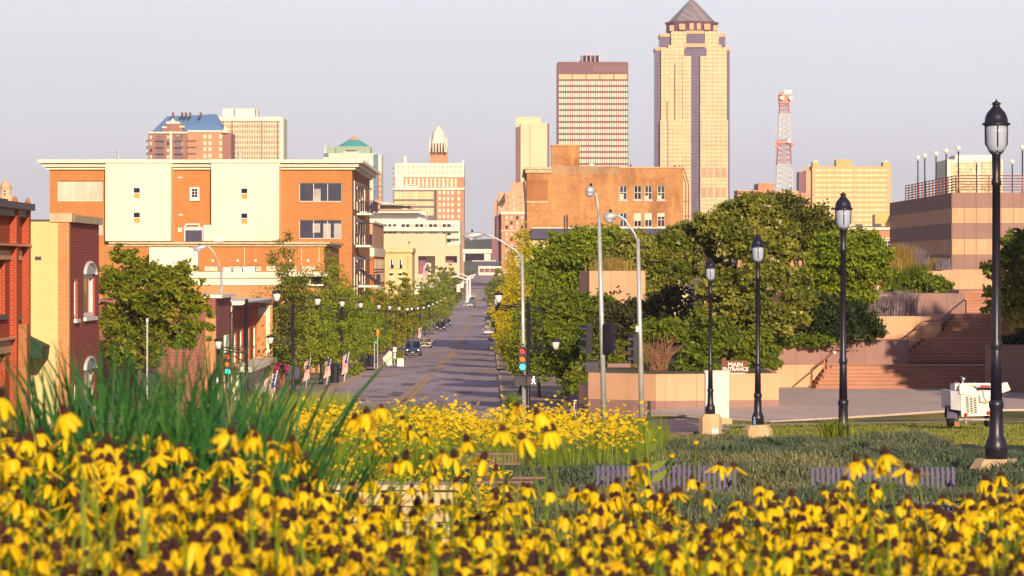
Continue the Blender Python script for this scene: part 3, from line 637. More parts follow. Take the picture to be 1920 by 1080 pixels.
# --- ochre bank front
Y = 640
t = bld('corner_building', 'pale ochre two storey front with arched lower windows', 745, Y)
part('wall', t, M('ochre_stone', (.70, .52, .24), .8, .08, .3), lambda b: (pbox(b, 714, 772, 473, None, Y, 20), pbox(b, 714, 773.5, 471, 474, Y, 20, -.3), pbox(b, 714, 774, 465, 471, Y, 20, .1), pbox(b, 765, 773, 478, None, Y, 1, -.35)))
part('cornice', t, m_lint, lambda b: pbox(b, 714, 774.5, 472, 473.4, Y, 20, -.5))
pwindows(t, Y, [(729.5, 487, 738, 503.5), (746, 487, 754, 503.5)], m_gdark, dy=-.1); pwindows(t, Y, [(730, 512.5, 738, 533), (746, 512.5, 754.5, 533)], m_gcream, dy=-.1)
for x0 in (729.5, 746):
    part('window_arch', t, m_gcream, lambda b: b.lathe((X(x0 + 4.2, Y), Y - .1, Z(512.5, Y)), [(.42, 0), (.42, .2)], 12, 'y'))
    part('curtain', t, m_whitem, lambda b: (pbox(b, x0 + .6, x0 + 3, 487, 503, Y, .1, -.25), pbox(b, x0 + 6, x0 + 8, 487, 496, Y, .1, -.25)))
# --- white pavilion
Y = 815
t = bld('pavilion', 'low white flat pavilion with a small peaked tent roof', 775, Y)
part('wall', t, m_whitew, lambda b: (pbox(b, 735, 813, 536, None, Y, 25), b.prism([(X(752, Y), Y + 2, Z(536, Y)), (X(772, Y), Y + 2, Z(536, Y)), (X(760, Y), Y + 2, Z(527, Y))], (0, 6, 0))))
part('canopy', t, m_cream2, lambda b: (pbox(b, 787, 800, 541, 543, Y, 3, -2.5), pbox(b, 773, 800, 551, 552.5, Y, 3, -2.5)))
part('window', t, m_gdark, lambda b: pbox(b, 775, 800, 552.5, 556, Y, .3, -.1))
# --- brick towers right of the street
Y = 1500
t = bld('brick_tower', 'tall narrow brick office block with side coloured as shaded and stepped tan top', 955, Y)
part('wall', t, m_fb, lambda b: (pbox(b, 940, 992, 398, None, Y, 30)))
part('wall', t, m_peach, lambda b: (pbox(b, 933, 990, 360, None, Y, 30, 8), pbox(b, 957, 992, 341, 361, Y, 20, 10), pbox(b, 926, 934, 374, None, Y, 26, 10)))
part('shaded_wing', t, m_ruan2, lambda b: (pbox(b, 931, 936, 402, None, Y, 24, 6), pbox(b, 922, 931, 448, None, Y, 30, 5)))  # dark maroon puts the flank's shade into its colour
part('cornice', t, m_cream2, lambda b: (pbox(b, 939, 992, 397, 402, Y, 30, -.6), pbox(b, 939, 992, 432, 433.4, Y, 30, -.3)))
pwindows(t, Y, gridrects([948, 957, 968, 977], [405, 415, 423, 436, 445.5, 457, 468, 479], 4.2, 6), [m_gcream, m_gpale, m_gdark], dy=-.1)
pwindows(t, Y, gridrects([938, 950, 962, 974], [366, 378, 389], 4, 5), [m_gpale, m_fb], dy=7.8)
part('fire_stair', t, m_dkframe, lambda b: (pbox(b, 940, 947, 372, 376, Y, 1, 7), pbox(b, 946, 947, 362, 380, Y, 1, 7)))
# --- white footbridge building and dark skywalk across the street
Y = 1650
t = bld('parking_structure', 'long white flat structure across the far end of the street', 900, Y)
part('deck', t, m_whitew, lambda b: (pbox(b, 868, 925, 467, 475, Y, 20), pbox(b, 908, 920, 475, 488, Y, 18, 1), pbox(b, 868, 872, 475, 490, Y, 18, 1)))
part('glazing', t, m_gdark, lambda b: pbox(b, 872, 908, 476, 489, Y, 1, 3))
Y = 1500
t = bld('skywalk', 'dark enclosed skywalk bridging the far street above the road', 915, Y, 'skywalk')
part('deck', t, m_fascia, lambda b: (pbox(b, 885, 936, 490, 498, Y, 5)))
part('roof', t, m_cream2, lambda b: pbox(b, 885, 930, 488.5, 490, Y, 5.5, -.3))
Y = 1420
t = bld('skywalk', 'white glazed skywalk with three openings low over the road', 915, Y, 'skywalk')
part('deck', t, m_whitew, lambda b: (pbox(b, 897, 940, 499, 503.5, Y, 4), pbox(b, 897, 940, 511, 516, Y, 4), pbox(b, 897, 899, 503.5, 511, Y, 4), pbox(b, 908, 909, 503.5, 511, Y, 4), pbox(b, 918, 919, 503.5, 511, Y, 4), pbox(b, 929, 930, 503.5, 511, Y, 4)))
part('glazing', t, m_ruan2, lambda b: pbox(b, 899, 940, 503.5, 511, Y, 3, .8))
# --- right-hand skyline
Y = 980
t = bld('brick_building', 'flat red brick building at the foot of the radio mast', 1450, Y)
part('wall', t, m_farbrick, lambda b: (pbox(b, 1385, 1440, 357, None, Y, 20, 4), pbox(b, 1423, 1453, 343, None, Y, 20, 3), pbox(b, 1440, 1511, 364, None, Y, 22)))
part('parapet', t, m_peach, lambda b: (pbox(b, 1440, 1512, 362, 365.5, Y, 22, -.3), pbox(b, 1384, 1423, 356, 358.5, Y, 20, 3.6), pbox(b, 1455, 1500, 357, 363, Y, 10, 5)))
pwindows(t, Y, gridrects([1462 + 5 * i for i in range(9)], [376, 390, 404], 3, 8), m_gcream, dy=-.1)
Y = 1200
t = thing('radio_mast', 'red and white lattice radio mast carrying round dishes', 'radio mast', (X(1471, Y), Y, G(Y)))
def lattice(b, y0, y1, w0, w1, n):
    sx = Y / F
    for k in range(n):
        ya, yb = y0 + (y1 - y0) * k / n, y0 + (y1 - y0) * (k + 1) / n; wa, wb = (w0 + (w1 - w0) * k / n) * sx, (w0 + (w1 - w0) * (k + 1) / n) * sx
        for sa, sb in (((-1, -1), (1, -1)), ((1, -1), (1, 1)), ((1, 1), (-1, 1)), ((-1, 1), (-1, -1))):
            q = lambda s_, w_, y_: (X(1471, Y) + s_[0] * w_, Y + 2 + s_[1] * w_, Z(y_, Y))
            b.tube([q(sa, wa, ya), q(sa, wb, yb)], .13, 4); b.tube([q(sa, wa, ya), q(sb, wb, yb)], .065, 4); b.tube([q(sb, wa, ya), q(sa, wb, yb)], .065, 4); b.tube([q(sa, wb, yb), q(sb, wb, yb)], .1, 4)
for y0, y1, w0, w1, n, m in ((358, 309, 15, 13.5, 5, m_whitem), (309, 262, 13.5, 11, 5, m_redm), (262, 213, 11, 9, 5, m_whitem), (213, 190, 9, 8, 3, m_redm)):
    part('lattice_section', t, m, lambda b: lattice(b, y0, y1, w0, w1, n))
part('platform', t, m_redm, lambda b: (pbox(b, 1461, 1481, 190, 194, Y, 4), pbox(b, 1457, 1487, 267, 269, Y, 5), pbox(b, 1460, 1482, 178, 190, Y, .3, 3)))
for p, y, m in ((1466, 184, m_globe), (1482, 184, m_globe), (1474, 173, m_globe), (1481, 172, m_globe), (1464, 175, m_redm), (1457, 267, m_redm), (1479, 265, m_globe), (1486, 271, m_redm), (1456, 275, m_redm)):
    part('dish', t, m, lambda b: b.lathe((X(p, Y), Y - 1, Z(y, Y)), [(.2, .5), (.6, .35), (.68, 0), (.3, -.15)], 12, 'y'))
part('lightning_rod', t, m_whitem, lambda b: b.tube([(X(1470, Y), Y, Z(190, Y)), (X(1470, Y), Y, Z(160, Y))], .08, 5))
Y = 1350
t = bld('hotel', 'broad ochre hotel slab with rows of glinting windows', 1590, Y)
ght = grid('hotel_grid', (.78, .60, .34), (.60, .42, .16), pmat(7.2, Y), .62, pmat(9.3, Y), .36, oz=-Z(327, Y) % 1, rough=.35, var=.25)
part('wall', t, M('ochre_wall', (.60, .43, .19), .75, .06, .08), lambda b: (pbox(b, 1523, 1671, 312, None, Y, 16), pbox(b, 1524, 1536, 304, 313, Y, 8, .6), pbox(b, 1568, 1598, 299, 313, Y, 8, .5), pbox(b, 1656, 1670, 304, 313, Y, 8, .6)))
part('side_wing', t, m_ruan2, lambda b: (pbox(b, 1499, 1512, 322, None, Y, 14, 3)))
part('side_wing', t, m_peach, lambda b: (pbox(b, 1511.5, 1523, 319, None, Y, 15, 2), pbox(b, 1508, 1522, 312, 320, Y, 6, 5)))
m_hg = grid('hotel_window_row', (.86, .72, .44), (.58, .42, .22), pmat(4.9, Y), .72, 1000, 1, rough=.3, var=.35)
pwindows(t, Y, [(1527, 317.5 + 9.3 * i, 1668, 321.5 + 9.3 * i) for i in range(13)], m_hg, 'window_row', -.12)
for p in (1530, 1662): part('roof_tank', t, m_globe, lambda b: b.ball((X(p, Y), Y + 3, Z(303, Y)), 1.1, 10, 6, .6))
Y = 760
t = bld('brick_building', 'long brick building with white cornice beside the banded granite hall', 1640, Y)
part('wall', t, m_farbrick, lambda b: pbox(b, 1560, 1712, 429, None, Y, 25))
part('cornice', t, m_cream2, lambda b: (pbox(b, 1560, 1713, 426.5, 431, Y, 25, -.5), pbox(b, 1560, 1712, 446, 448.5, Y, 25, -.25), pbox(b, 1678, 1683, 428, 434, Y, 2, -.7)))
part('pilaster', t, m_cream2, lambda b: (pbox(b, 1685, 1687.5, 448, None, Y, 1, -.3), pbox(b, 1645, 1647, 448, None, Y, 1, -.3)))
windows(t, (0, Y - .02, 0), (1, 0, 0), [(X(a, Y), Z(465, Y), X(b_, Y), Z(451, Y)) for a, b_ in ((1650, 1671), (1691, 1698))], m_gdark, m_frame, .12, -.1, (3, 2))
part('upper_block', t, M('yellow_block', (.66, .45, .15), .75, .06, .1), lambda b: (pbox(b, 1646, 1671, 401, 427, Y, 12, 6), pbox(b, 1671, 1706, 416, 427, Y, 12, 6), pbox(b, 1671, 1706, 404, 417, Y, 8, 10)))
part('rooftop_unit', t, m_dkframe, lambda b: (pbox(b, 1600, 1668, 424, 427.5, Y, 5, 2), pbox(b, 1607, 1620, 420, 424, Y, 4, 3), pbox(b, 1640, 1655, 419, 424, Y, 4, 3)))
part('window', t, m_gdark, lambda b: pbox(b, 1676, 1685, 402, 410, Y, .3, 9.8))
Y = 1100
t = bld('office_block', 'white framed glass office block behind the railing of the granite hall', 1820, Y)
gg = grid('gold_glass', (.62, .52, .28), (.8, .74, .6), pmat(5.2, Y), .9, pmat(6, Y), .85, rough=.2, var=.35)
part('frame', t, m_whitew, lambda b: (pbox(b, 1776, 1880, 299, None, Y, 30), pbox(b, 1794, 1880, 290, 300, Y, 20, 4)))
part('glazing', t, gg, lambda b: (pbox(b, 1784, 1834, 305, 380, Y, 1, -.2), pbox(b, 1839, 1878, 303, 380, Y, 1, -.2)))
# --- small domed lantern at far left
Y = 700
t = bld('domed_tower', 'stone lantern tower with a small dome behind the red brick cornice', 12, Y)
s = Y / F
part('drum', t, M('pink_stone', (.66, .45, .28), .8, .12, .3), lambda b: (b.lathe((X(11, Y), Y, 0), [(22 * s, Z(400, Y)), (16 * s, Z(380, Y)), (13 * s, Z(368, Y)), (10.5 * s, Z(364, Y)), (10.5 * s, Z(354, Y)), (12.5 * s, Z(353, Y)), (12.5 * s, Z(351.5, Y))], 12), pbox(b, -30, 40, 385, None, Y, 8, -2), b.lathe((X(28, Y), Y, 0), [(2.4 * s, Z(385, Y)), (1.6 * s, Z(374, Y)), (.2 * s, Z(369, Y))], 8)))
part('dome', t, M('pink_dome', (.66, .42, .28), .7, .1, .3), lambda b: b.lathe((X(11, Y), Y, 0), [(11 * s, Z(352, Y)), (9.5 * s, Z(346, Y)), (6 * s, Z(341, Y)), (2 * s, Z(338, Y)), (1.6 * s, Z(336, Y)), (.2 * s, Z(331, Y))], 12), True)
pwindows(t, Y, [(9.3, 357, 12, 360), (9.3, 363, 12, 368)], m_gdark, dy=-1.25)
# ------------------------------------------------------------------ street buildings on the side of the brick shops
def yz(px, y, Xp):            # point on the plane x = Xp seen at pixel px, py
    Y = Xp * F / (px - CXP); return Y, Z(y, Y)
# --- corner brick building at the frame edge
x0 = -15.7
t = thing('brick_shop', 'red brick shop with heavy dark cornice, pilasters and green awning', 'building', (x0, 106, G(106)))
zt = Z(392, 113.2); gb_ = G(106) - .6; Hh = zt - gb_
def nrect(pa, pb, ya, yb, ym=None):   # opening on the street face, pixel span -> (u, z)
    Ya, Yb = x0 * F / (pa - CXP), x0 * F / (pb - CXP); Ym = (Ya + Yb) / 2
    return (Ya - 98, Z(yb, Ym) - gb_, Yb - 98, Z(ya, Ym) - gb_)
r1 = [nrect(-40, -24, 487, 592), nrect(-8, 9.5, 487, 590), nrect(28, 35.5, 487, 590), nrect(-40, -24, 662, 745), nrect(-8, 9.5, 662, 745)]
part('wall', t, m_red, lambda b: (b.facade((x0, 98, gb_), (0, 1, 0), 15.2, Hh, r1, .3), b.box(-30, x0 - .3, 98, 113.2, gb_, zt)))
windows(t, (x0, 98, gb_), (0, 1, 0), r1, m_glass, m_dkframe, .09, .22, (1, 2), sill=.15)
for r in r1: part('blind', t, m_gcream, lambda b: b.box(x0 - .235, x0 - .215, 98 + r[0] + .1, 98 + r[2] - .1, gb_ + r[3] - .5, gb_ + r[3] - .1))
for a in (110.0, 112.75): part('pilaster', t, m_red, lambda b: b.box(x0 + .002, x0 + .22, a, a + .5, gb_, zt + .1))
part('pilaster', t, m_oldred, lambda b: b.box(x0 + .23, x0 + .5, 110.3, 111.0, gb_, Z(607, 111)))
part('cornice', t, m_dkframe, lambda b: (b.box(x0 - .4, x0 + .35, 97.5, 113.35, zt - .05, zt + .16), b.box(x0 - .4, x0 + .18, 98, 113.25, zt - .28, zt - .051), b.box(x0 - 3, x0 - .5, 104, 113.2, zt + .161, zt + .32)))
for a in (110.2, 113.0): part('finial', t, m_oldred, lambda b: b.lathe((x0 + .15, a, zt + .16), [(.07, 0), (.09, .06), (.06, .12), (.02, .2)], 10))
part('belt_course', t, m_peach, lambda b: (b.box(x0 + .003, x0 + .26, 98, 113.28, Z(462, 112), Z(458, 112)), b.box(x0 + .004, x0 + .06, 98, 110, Z(487, 110), Z(470, 110)), b.box(x0 + .004, x0 + .06, 110.6, 112.4, Z(487, 111.5), Z(470, 111.5)), b.box(x0 + .003, x0 + .2, 98, 110, Z(637, 109), Z(633, 109)), b.box(x0 + .004, x0 + .06, 98, 110, Z(662, 109), Z(640, 109))))
a0, a1 = 111.4, 113.15; zt_, zm, zb2 = Z(624, 112.5), Z(648, 112.5), Z(671, 112.5)
part('awning', t, m_awn, lambda b: b.add([(x0 + .005, a0, zt_), (x0 + .005, a1, zt_), (x0 + .85, a1, zm), (x0 + .85, a0, zm), (x0 + .80, a1, zb2), (x0 + .80, a0, zb2), (x0 + .1, a0, zb2 + .1), (x0 + .1, a1, zb2 + .1)],
     [(0, 3, 2, 1), (3, 5, 4, 2), (0, 6, 5, 3), (1, 2, 4, 7), (5, 6, 7, 4)]))
# --- yellow side wall and brick front with arched windows
Y = 113.3; xr = X(130, Y); xl = X(38, Y); yb_ = xr * F / (185.5 - CXP); zt = Z(415, Y); zg = G(115) - .6
t = thing('brick_shop', 'narrow shop with blank yellow stucco side and arched white windows in brick', 'building', (xr, Y, G(115)))
part('stucco_wall', t, m_yell, lambda b: b.box(xl, xr - .36, Y, Y + .3, zg, zt))
part('quoin_strip', t, m_orange2, lambda b: b.box(xr - .355, xr - .003, Y - .004, Y + .3, zg, zt - .02))
def frect(pa, pb, ya, yb):
    Ya, Yb = xr * F / (pa - CXP), xr * F / (pb - CXP); Ym = (Ya + Yb) / 2
    return (Ya - Y, Z(yb, Ym) - zg, Yb - Y, Z(ya, Ym) - zg)
r2 = [frect(139, 145.5, 521, 598), frect(157, 178, 514, 594), frect(139, 145, 716, 760), frect(157, 178, 692, 765)]
part('brick_wall', t, m_dkred, lambda b: (b.facade((xr, Y + .3, zg), (0, 1, 0), yb_ - Y - .3, zt - zg - .02, [(a - .3, c, e - .3, f) for a, c, e, f in r2], .28), b.box(xl, xr - .3, Y + .3, yb_, zg, zt - .1)))
windows(t, (xr, Y, zg), (0, 1, 0), r2, m_glass, m_frame, .14, .1, (1, 1), sill=.12)
part('parapet_cap', t, m_stone, lambda b: (b.box(xr - .5, xr + .12, Y + .35, yb_ + .1, zt - .02, zt + .22), b.box(xr - .62, xr + .1, Y - .08, Y + .345, zt - .02, zt + .26)))
part('coping', t, m_dkframe, lambda b: b.box(xl - .1, xr - .63, Y - .03, Y + .33, zt + .001, zt + .06))
for k in (1, 3):
    a, c, e, f = r2[k]; ym = Y + (a + e) / 2; rad = (e - a) / 2
    arc = lambda rr: [(xr, ym + rr * math.cos(q), zg + f + .25 * rr * math.sin(q)) for q in fr(0, math.pi, 13)]
    part('fanlight', t, m_frost, lambda b: b.prism([(p[0] + .004, p[1], p[2]) for p in arc(rad)], (.03, 0, 0)))
    part('arch_trim', t, m_frame, lambda b: b.tube([(p[0] + .04, p[1], p[2]) for p in arc(rad)], .06, 6))
part('vent', t, m_dkframe, lambda b: b.box(xr - 1.1, xr - .9, Y - .05, Y, Z(487, Y), Z(481, Y)))
# --- red brick building behind the locust, the tree's shadow in the wall colour
Y = 172; xr = X(404, Y); zg = G(Y) - .5
t = thing('brick_shop', 'red brick shop end wall, shade-darkened, behind the locust tree', 'building', (xr, Y, zg))
part('wall', t, m_maroonbrick, lambda b: b.box(X(186, Y), xr, Y, Y + 9.5, zg, Z(560, Y)))
part('corner_pier', t, m_orange2, lambda b: b.box(xr - .5, xr + .02, Y - .06, Y + .4, zg, Z(592, Y)))
part('window', t, m_gdark, lambda b: (b.box(X(284, Y), X(302, Y), Y - .05, Y, Z(668, Y), Z(620, Y))))
part('window_frame', t, m_peach, lambda b: (b.box(X(290, Y), X(294, Y), Y - .09, Y - .055, Z(668, Y), Z(622, Y)), b.box(X(281, Y), X(304, Y), Y - .12, Y - .0, Z(671, Y), Z(668, Y))))
part('shop_sign_panel', t, m_gpale, lambda b: b.box(X(262, Y), X(296, Y), Y - .3, Y - .1, Z(732, Y), Z(700, Y)))
part('side_door', t, m_whitew, lambda b: b.box(xr, xr + .1, Y + 5, Y + 7, zg, Z(628, 178)))
part('eave', t, m_whitew, lambda b: b.box(X(350, Y), xr + .3, Y + .3, Y + 9, Z(559, Y), Z(553, Y)))
# --- low shop with cream corner pier and slim windows
x0 = -14.75; ya, yb = 183, 203
t = thing('brick_shop', 'brick shop with cream corner pier, deep white eave and slim cream windows', 'building', (x0, ya, G(190)))
zg = G(190) - .6; zt = Z(572, ya)
zx = lambda px: x0 * F / (px - CXP)
rs = []
for px_, yt in ((441.5, 622), (452.5, 617), (466, 613), (478, 610)):
    Ya = zx(px_ - 3); Yb = zx(px_ + 3); rs.append((max(.1, Ya - ya), Z(692, Ya) - zg, Yb - ya, Z(yt, Ya) - zg))
part('wall', t, m_red, lambda b: (b.facade((x0, ya, zg), (0, 1, 0), yb - ya, zt - zg, rs, .2), b.box(-32, x0 - .3, ya, yb, zg, zt), b.box(x0 - .3, x0, ya - .001, ya, zg, zt)))
windows(t, (x0, ya, zg), (0, 1, 0), rs, m_gcream, m_frame, .1, .12, (1, 2))
part('corner_pier', t, m_cream, lambda b: b.box(X(419, ya), X(436, ya), ya - .5, ya - .01, zg, Z(562, ya)))
part('eave', t, m_whitew, lambda b: (b.box(-32, x0 + .9, ya - .2, yb + .4, zt + .001, zt + .14), b.box(-32, x0 + 1, ya - .25, yb + .45, zt + .141, zt + .2)))
part('street_front', t, m_cream2, lambda b: (b.box(x0 + .01, x0 + .5, ya + .4, yb - .2, zg, Z(692, 190)), b.box(x0 + .01, x0 + 1.2, ya + .3, yb, Z(691, 190), Z(682, 190))))
part('doorway', t, m_gdark, lambda b: (b.box(x0 + .49, x0 + .53, 185, 187, zg, Z(712, 186)), b.box(x0 + .49, x0 + .53, 190, 194, zg, Z(712, 192))))
part('end_bay', t, m_orange2, lambda b: b.box(x0 - 3, x0 + .9, yb + .5, yb + 3.5, zg, Z(566, yb)))
part('end_window', t, m_gpale, lambda b: b.box(X(483, yb), X(497, yb), yb + .44, yb + .5, Z(592, yb), Z(576, yb)))
part('bay_trim', t, m_cream, lambda b: (b.box(X(497.5, yb), X(505, yb), yb + .42, yb + .5, zg, Z(566, yb)),))
# --- shop awning box further along the kerb
Y = 222
t = thing('shop_front', 'small shop front with a boxy white canopy and dark red brick wall', 'building', (X(500, Y), Y, G(Y)))
part('wall', t, m_maroonbrick, lambda b: b.box(-30, X(540, Y), Y, Y + 14, G(Y) - .5, Z(682, Y)))
part('canopy', t, m_whitew, lambda b: (b.box(X(485, Y), X(512, Y), Y - 2.2, Y - .01, Z(714, Y), Z(686, Y)), b.box(X(483, Y), X(513, Y), Y - 2.4, Y, Z(685.8, Y), Z(682, Y))))
part('door', t, m_gdark, lambda b: b.box(X(488, Y), X(508, Y), Y - .06, Y, G(Y), Z(722, Y)))
part('upper_wall', t, m_cream, lambda b: b.box(-30, X(522, Y), Y + 3, Y + 12, Z(684, Y), Z(640, Y)))
# --- tall brick hall with long cornices
Y = 287; zg = G(Y) - .5; xr = X(608, Y)
t = thing('brick_hall', 'long orange brick hall with pale cornice and a row of short windows', 'building', (xr, Y, zg))
wr = [(X(a, Y) - X(205, Y), Z(507.5, Y) - zg, X(a + 24, Y) - X(205, Y), Z(498, Y) - zg) for a in (384, 433, 466, 500, 532, 566)]
part('wall', t, m_orange, lambda b: (b.facade((X(205, Y), Y, zg), (1, 0, 0), xr - X(205, Y), Z(463, Y) - zg, wr, .25), b.box(X(205, Y), xr - .001, Y + .3, Y + 24, zg, Z(463, Y))))
part('side_wall', t, m_oldred, lambda b: (b.box(xr, xr + .02, Y + .001, Y + 24, zg, Z(463, Y)), b.box(xr + .021, xr + .05, Y + 1, Y + 22, Z(497, Y), Z(496, Y)), b.box(xr + .021, xr + .05, Y + 1, Y + 22, Z(487, Y), Z(484, Y))))
windows(t, (X(205, Y), Y, zg), (1, 0, 0), wr, m_gpale, m_frame, .06, .15, (2, 1))
part('cornice', t, m_stone, lambda b: (b.box(X(205, Y), xr + .45, Y - .45, Y + 24.4, Z(457.5, Y), Z(453.5, Y)), b.box(X(205, Y), xr + .2, Y - .2, Y + 24.1, Z(462, Y), Z(457.6, Y))))
for a in (458, 565, 598): part('pilaster_strip', t, m_cream2, lambda b: b.box(X(a, Y), X(a + .8, Y), Y - .04, Y - .002, Z(498, Y), Z(463, Y)))
for a in (397, 444, 477, 510, 542, 576): part('wall_lamp', t, m_whitew, lambda b: b.box(X(a, Y), X(a + 4, Y), Y - .12, Y - .002, Z(491, Y), Z(486.5, Y)))
part('penthouse', t, m_cream, lambda b: b.box(X(287, Y), X(360, Y), Y - 3, Y - .46, Z(522, Y), Z(464, Y)))
part('penthouse_side', t, m_cream2, lambda b: b.box(X(360, Y), X(376, Y), Y - 2.6, Y - .46, Z(522, Y), Z(465, Y)))
# --- one storey wing with cream band
Y = 281; zg = G(Y) - .5
t = thing('brick_wing', 'low brick wing with deep cream band and projecting flat canopy', 'building', (X(500, Y), Y, zg))
part('wall', t, m_orange2, lambda b: b.box(X(205, Y), X(600, Y), Y, Y + 2.5, zg, Z(535, Y)))
part('cream_band', t, m_cream2, lambda b: (b.box(X(205, Y), X(531, Y), Y - .15, Y + 2.4, Z(534.8, Y), Z(521, Y)), b.box(X(205, Y), X(545, Y), Y - .4, Y + 2.4, Z(520.8, Y), Z(510, Y))))
part('canopy', t, m_cream2, lambda b: (b.box(X(531, Y), X(615.5, Y), Y - 1.4, Y + 5.2, Z(518, Y), Z(513, Y)), b.box(X(540, Y), X(603, Y), Y - .7, Y + 5, Z(513, Y), Z(509.5, Y))))
part('recess_glazing', t, m_gdark, lambda b: (b.box(X(556, Y), X(606, Y), Y - .08, Y - .002, Z(534.5, Y), Z(520, Y)),))
part('sill', t, m_cream2, lambda b: (b.box(X(580, Y), X(607, Y), Y - .5, Y - .1, Z(536, Y), Z(533, Y)), b.prism([(X(575, Y), Y - .3, Z(536, Y)), (X(584, Y), Y - .3, Z(536, Y)), (X(582, Y), Y - .3, Z(521, Y))], (0, .18, 0))))
part('eave', t, m_whitew, lambda b: (b.box(X(345, Y), X(470, Y), Y - 1.2, Y - .01, Z(572, Y), Z(562, Y)),))
part('string_course', t, m_peach, lambda b: b.box(X(205, Y), X(600, Y), Y - .05, Y - .003, Z(585, Y), Z(582, Y)))
part('downpipe', t, m_whitem, lambda b: b.tube([(X(416, Y), Y - .15, Z(600, Y)), (X(416, Y), Y - .15, Z(536, Y))], .1, 6))
for a, w_, h in ((417, 16, 501), (437, 16, 503), (455, 22, 500)): part('rooftop_unit', t, m_galv, lambda b: b.box(X(a, Y), X(a + w_, Y), Y + .5, Y + 1.8, Z(509.9, Y), Z(h, Y)))
# --- four storey block of orange brick and cream stucco bays
Y = 340; zg = G(Y) - .5; xl, xr = X(93, Y), X(660, Y); yb = 382; zt = Z(318, Y)
t = thing('apartment_block', 'four storey orange brick and cream stucco block with balconies on its street side', 'building', (xr, Y, zg))
rc = lambda a, b_, c, e: (X(a, Y) - xl, Z(e, Y) - zg, X(b_, Y) - xl, Z(c, Y) - zg)
R1 = [rc(108, 193, 339, 377), rc(160, 193, 410, 440)]; R2 = [rc(561, 641, 343, 378), rc(561, 641, 412.5, 447.5)]
part('brick_wall', t, m_orange, lambda b: (b.facade((xl, Y, zg), (1, 0, 0), xr - xl, zt - zg, R1 + R2, .5), b.box(xl, xr - .01, Y + 6, yb, zg, zt), b.box(xl, xl + .2, Y + .5, Y + 6, zg, zt)))
part('street_wall', t, m_oldred, lambda b: b.box(xr - .008, xr + .02, Y + .01, yb, zg, zt))  # darker brick skin puts the street side's shade into the colour
windows(t, (xl, Y, zg), (1, 0, 0), R1, m_gpale, m_frame, .05, .2, (3, 1))
windows(t, (xl, Y, zg), (1, 0, 0), R2, m_glass, m_galv, .06, .2, (3, 1))
m_rb = M('room_blind', (.45, .42, .40), .6, .3, .5)
for p, q, c, e in ((587, 601, 378, 354), (586, 600, 436, 419), (606, 620, 447, 419), (626, 641, 447, 419)): part('room_blind', t, m_rb, lambda b: b.box(X(p, Y), X(q, Y), Y + .2, Y + .235, Z(c, Y), Z(e, Y)))
def bay(p0, p1, wins, bot=452):
    o = thing  # noqa
    rr = [(X(a, Y) - X(p0, Y), Z(c + 25, Y) - Z(bot, Y), X(a + 14.5, Y) - X(p0, Y), Z(c, Y) - Z(bot, Y)) for a, c in wins]
    part('stucco_bay', t, m_cream, lambda b: (b.facade((X(p0, Y), Y - 1.1, Z(bot, Y)), (1, 0, 0), X(p1, Y) - X(p0, Y), Z(305, Y) - Z(bot, Y), rr, .25), b.box(X(p0, Y), X(p0, Y) + .15, Y - 1.0, Y - .01, Z(bot, Y), Z(305, Y)), b.box(X(p1, Y) - .15, X(p1, Y), Y - 1.0, Y - .01, Z(bot, Y), Z(305, Y)), b.box(X(p0, Y) + .16, X(p1, Y) - .16, Y - .8, Y - .7, Z(bot, Y), Z(305, Y))))
    for a, c in wins:
        f = part('window', t, m_frame, lambda b: (b.box(X(a, Y), X(a + 14.5, Y), Y - 1.14, Y - .95, Z(c + 3, Y), Z(c - .3, Y)), b.box(X(a, Y), X(a + 1.6, Y), Y - 1.14, Y - .95, Z(c + 25, Y), Z(c + 3, Y)), b.box(X(a + 12.9, Y), X(a + 14.5, Y), Y - 1.14, Y - .95, Z(c + 25, Y), Z(c + 3, Y)), b.box(X(a + 1.6, Y), X(a + 12.9, Y), Y - 1.14, Y - .95, Z(c + 13.5, Y), Z(c + 11.8, Y)), b.box(X(a + 1.6, Y), X(a + 12.9, Y), Y - 1.14, Y - .95, Z(c + 25.4, Y), Z(c + 22.5, Y))))
        b2 = MB(); b2.box(X(a + 1.6, Y), X(a + 12.9, Y), Y - .98, Y - .93, Z(c + 12, Y), Z(c + 3, Y)); q = b2.build('pane', m_gdark, f)
        b2 = MB(); b2.box(X(a + 1.6, Y), X(a + 12.9, Y), Y - 1.0, Y - .92, Z(c + 22.6, Y), Z(c + 13.4, Y)); q = b2.build('lower_pane', m_ggold, f)
bay(200, 325, [(251.5, 350), (251.5, 396)]); bay(398, 527, [(452.5, 351), (452.5, 397.5)])
part('stucco_bay', t, m_cream, lambda b: b.box(X(383, Y), X(398, Y), Y - .9, Y - .02, Z(452, Y), Z(422, Y)))
f = part('window', t, m_frame, lambda b: (b.box(X(356, Y), X(374, Y), Y - .12, Y - .01, Z(374, Y), Z(351, Y)), b.box(X(355, Y), X(375.5, Y), Y - .2, Y - .005, Z(376.5, Y), Z(373.8, Y))))
b2 = MB()
for i in range(2):
    for j in range(3): b2.box(X(360 + 5.7 * i, Y), X(364.8 + 5.7 * i, Y), Y - .14, Y - .115, Z(358.6 + 5.5 * j, Y), Z(354 + 5.5 * j, Y))
b2.build('pane', m_gdark, f)
d_ = part('door', t, m_fascia, lambda b: b.box(X(348, Y), X(379, Y), Y - .16, Y - .01, Z(452.5, Y), Z(432, Y)))
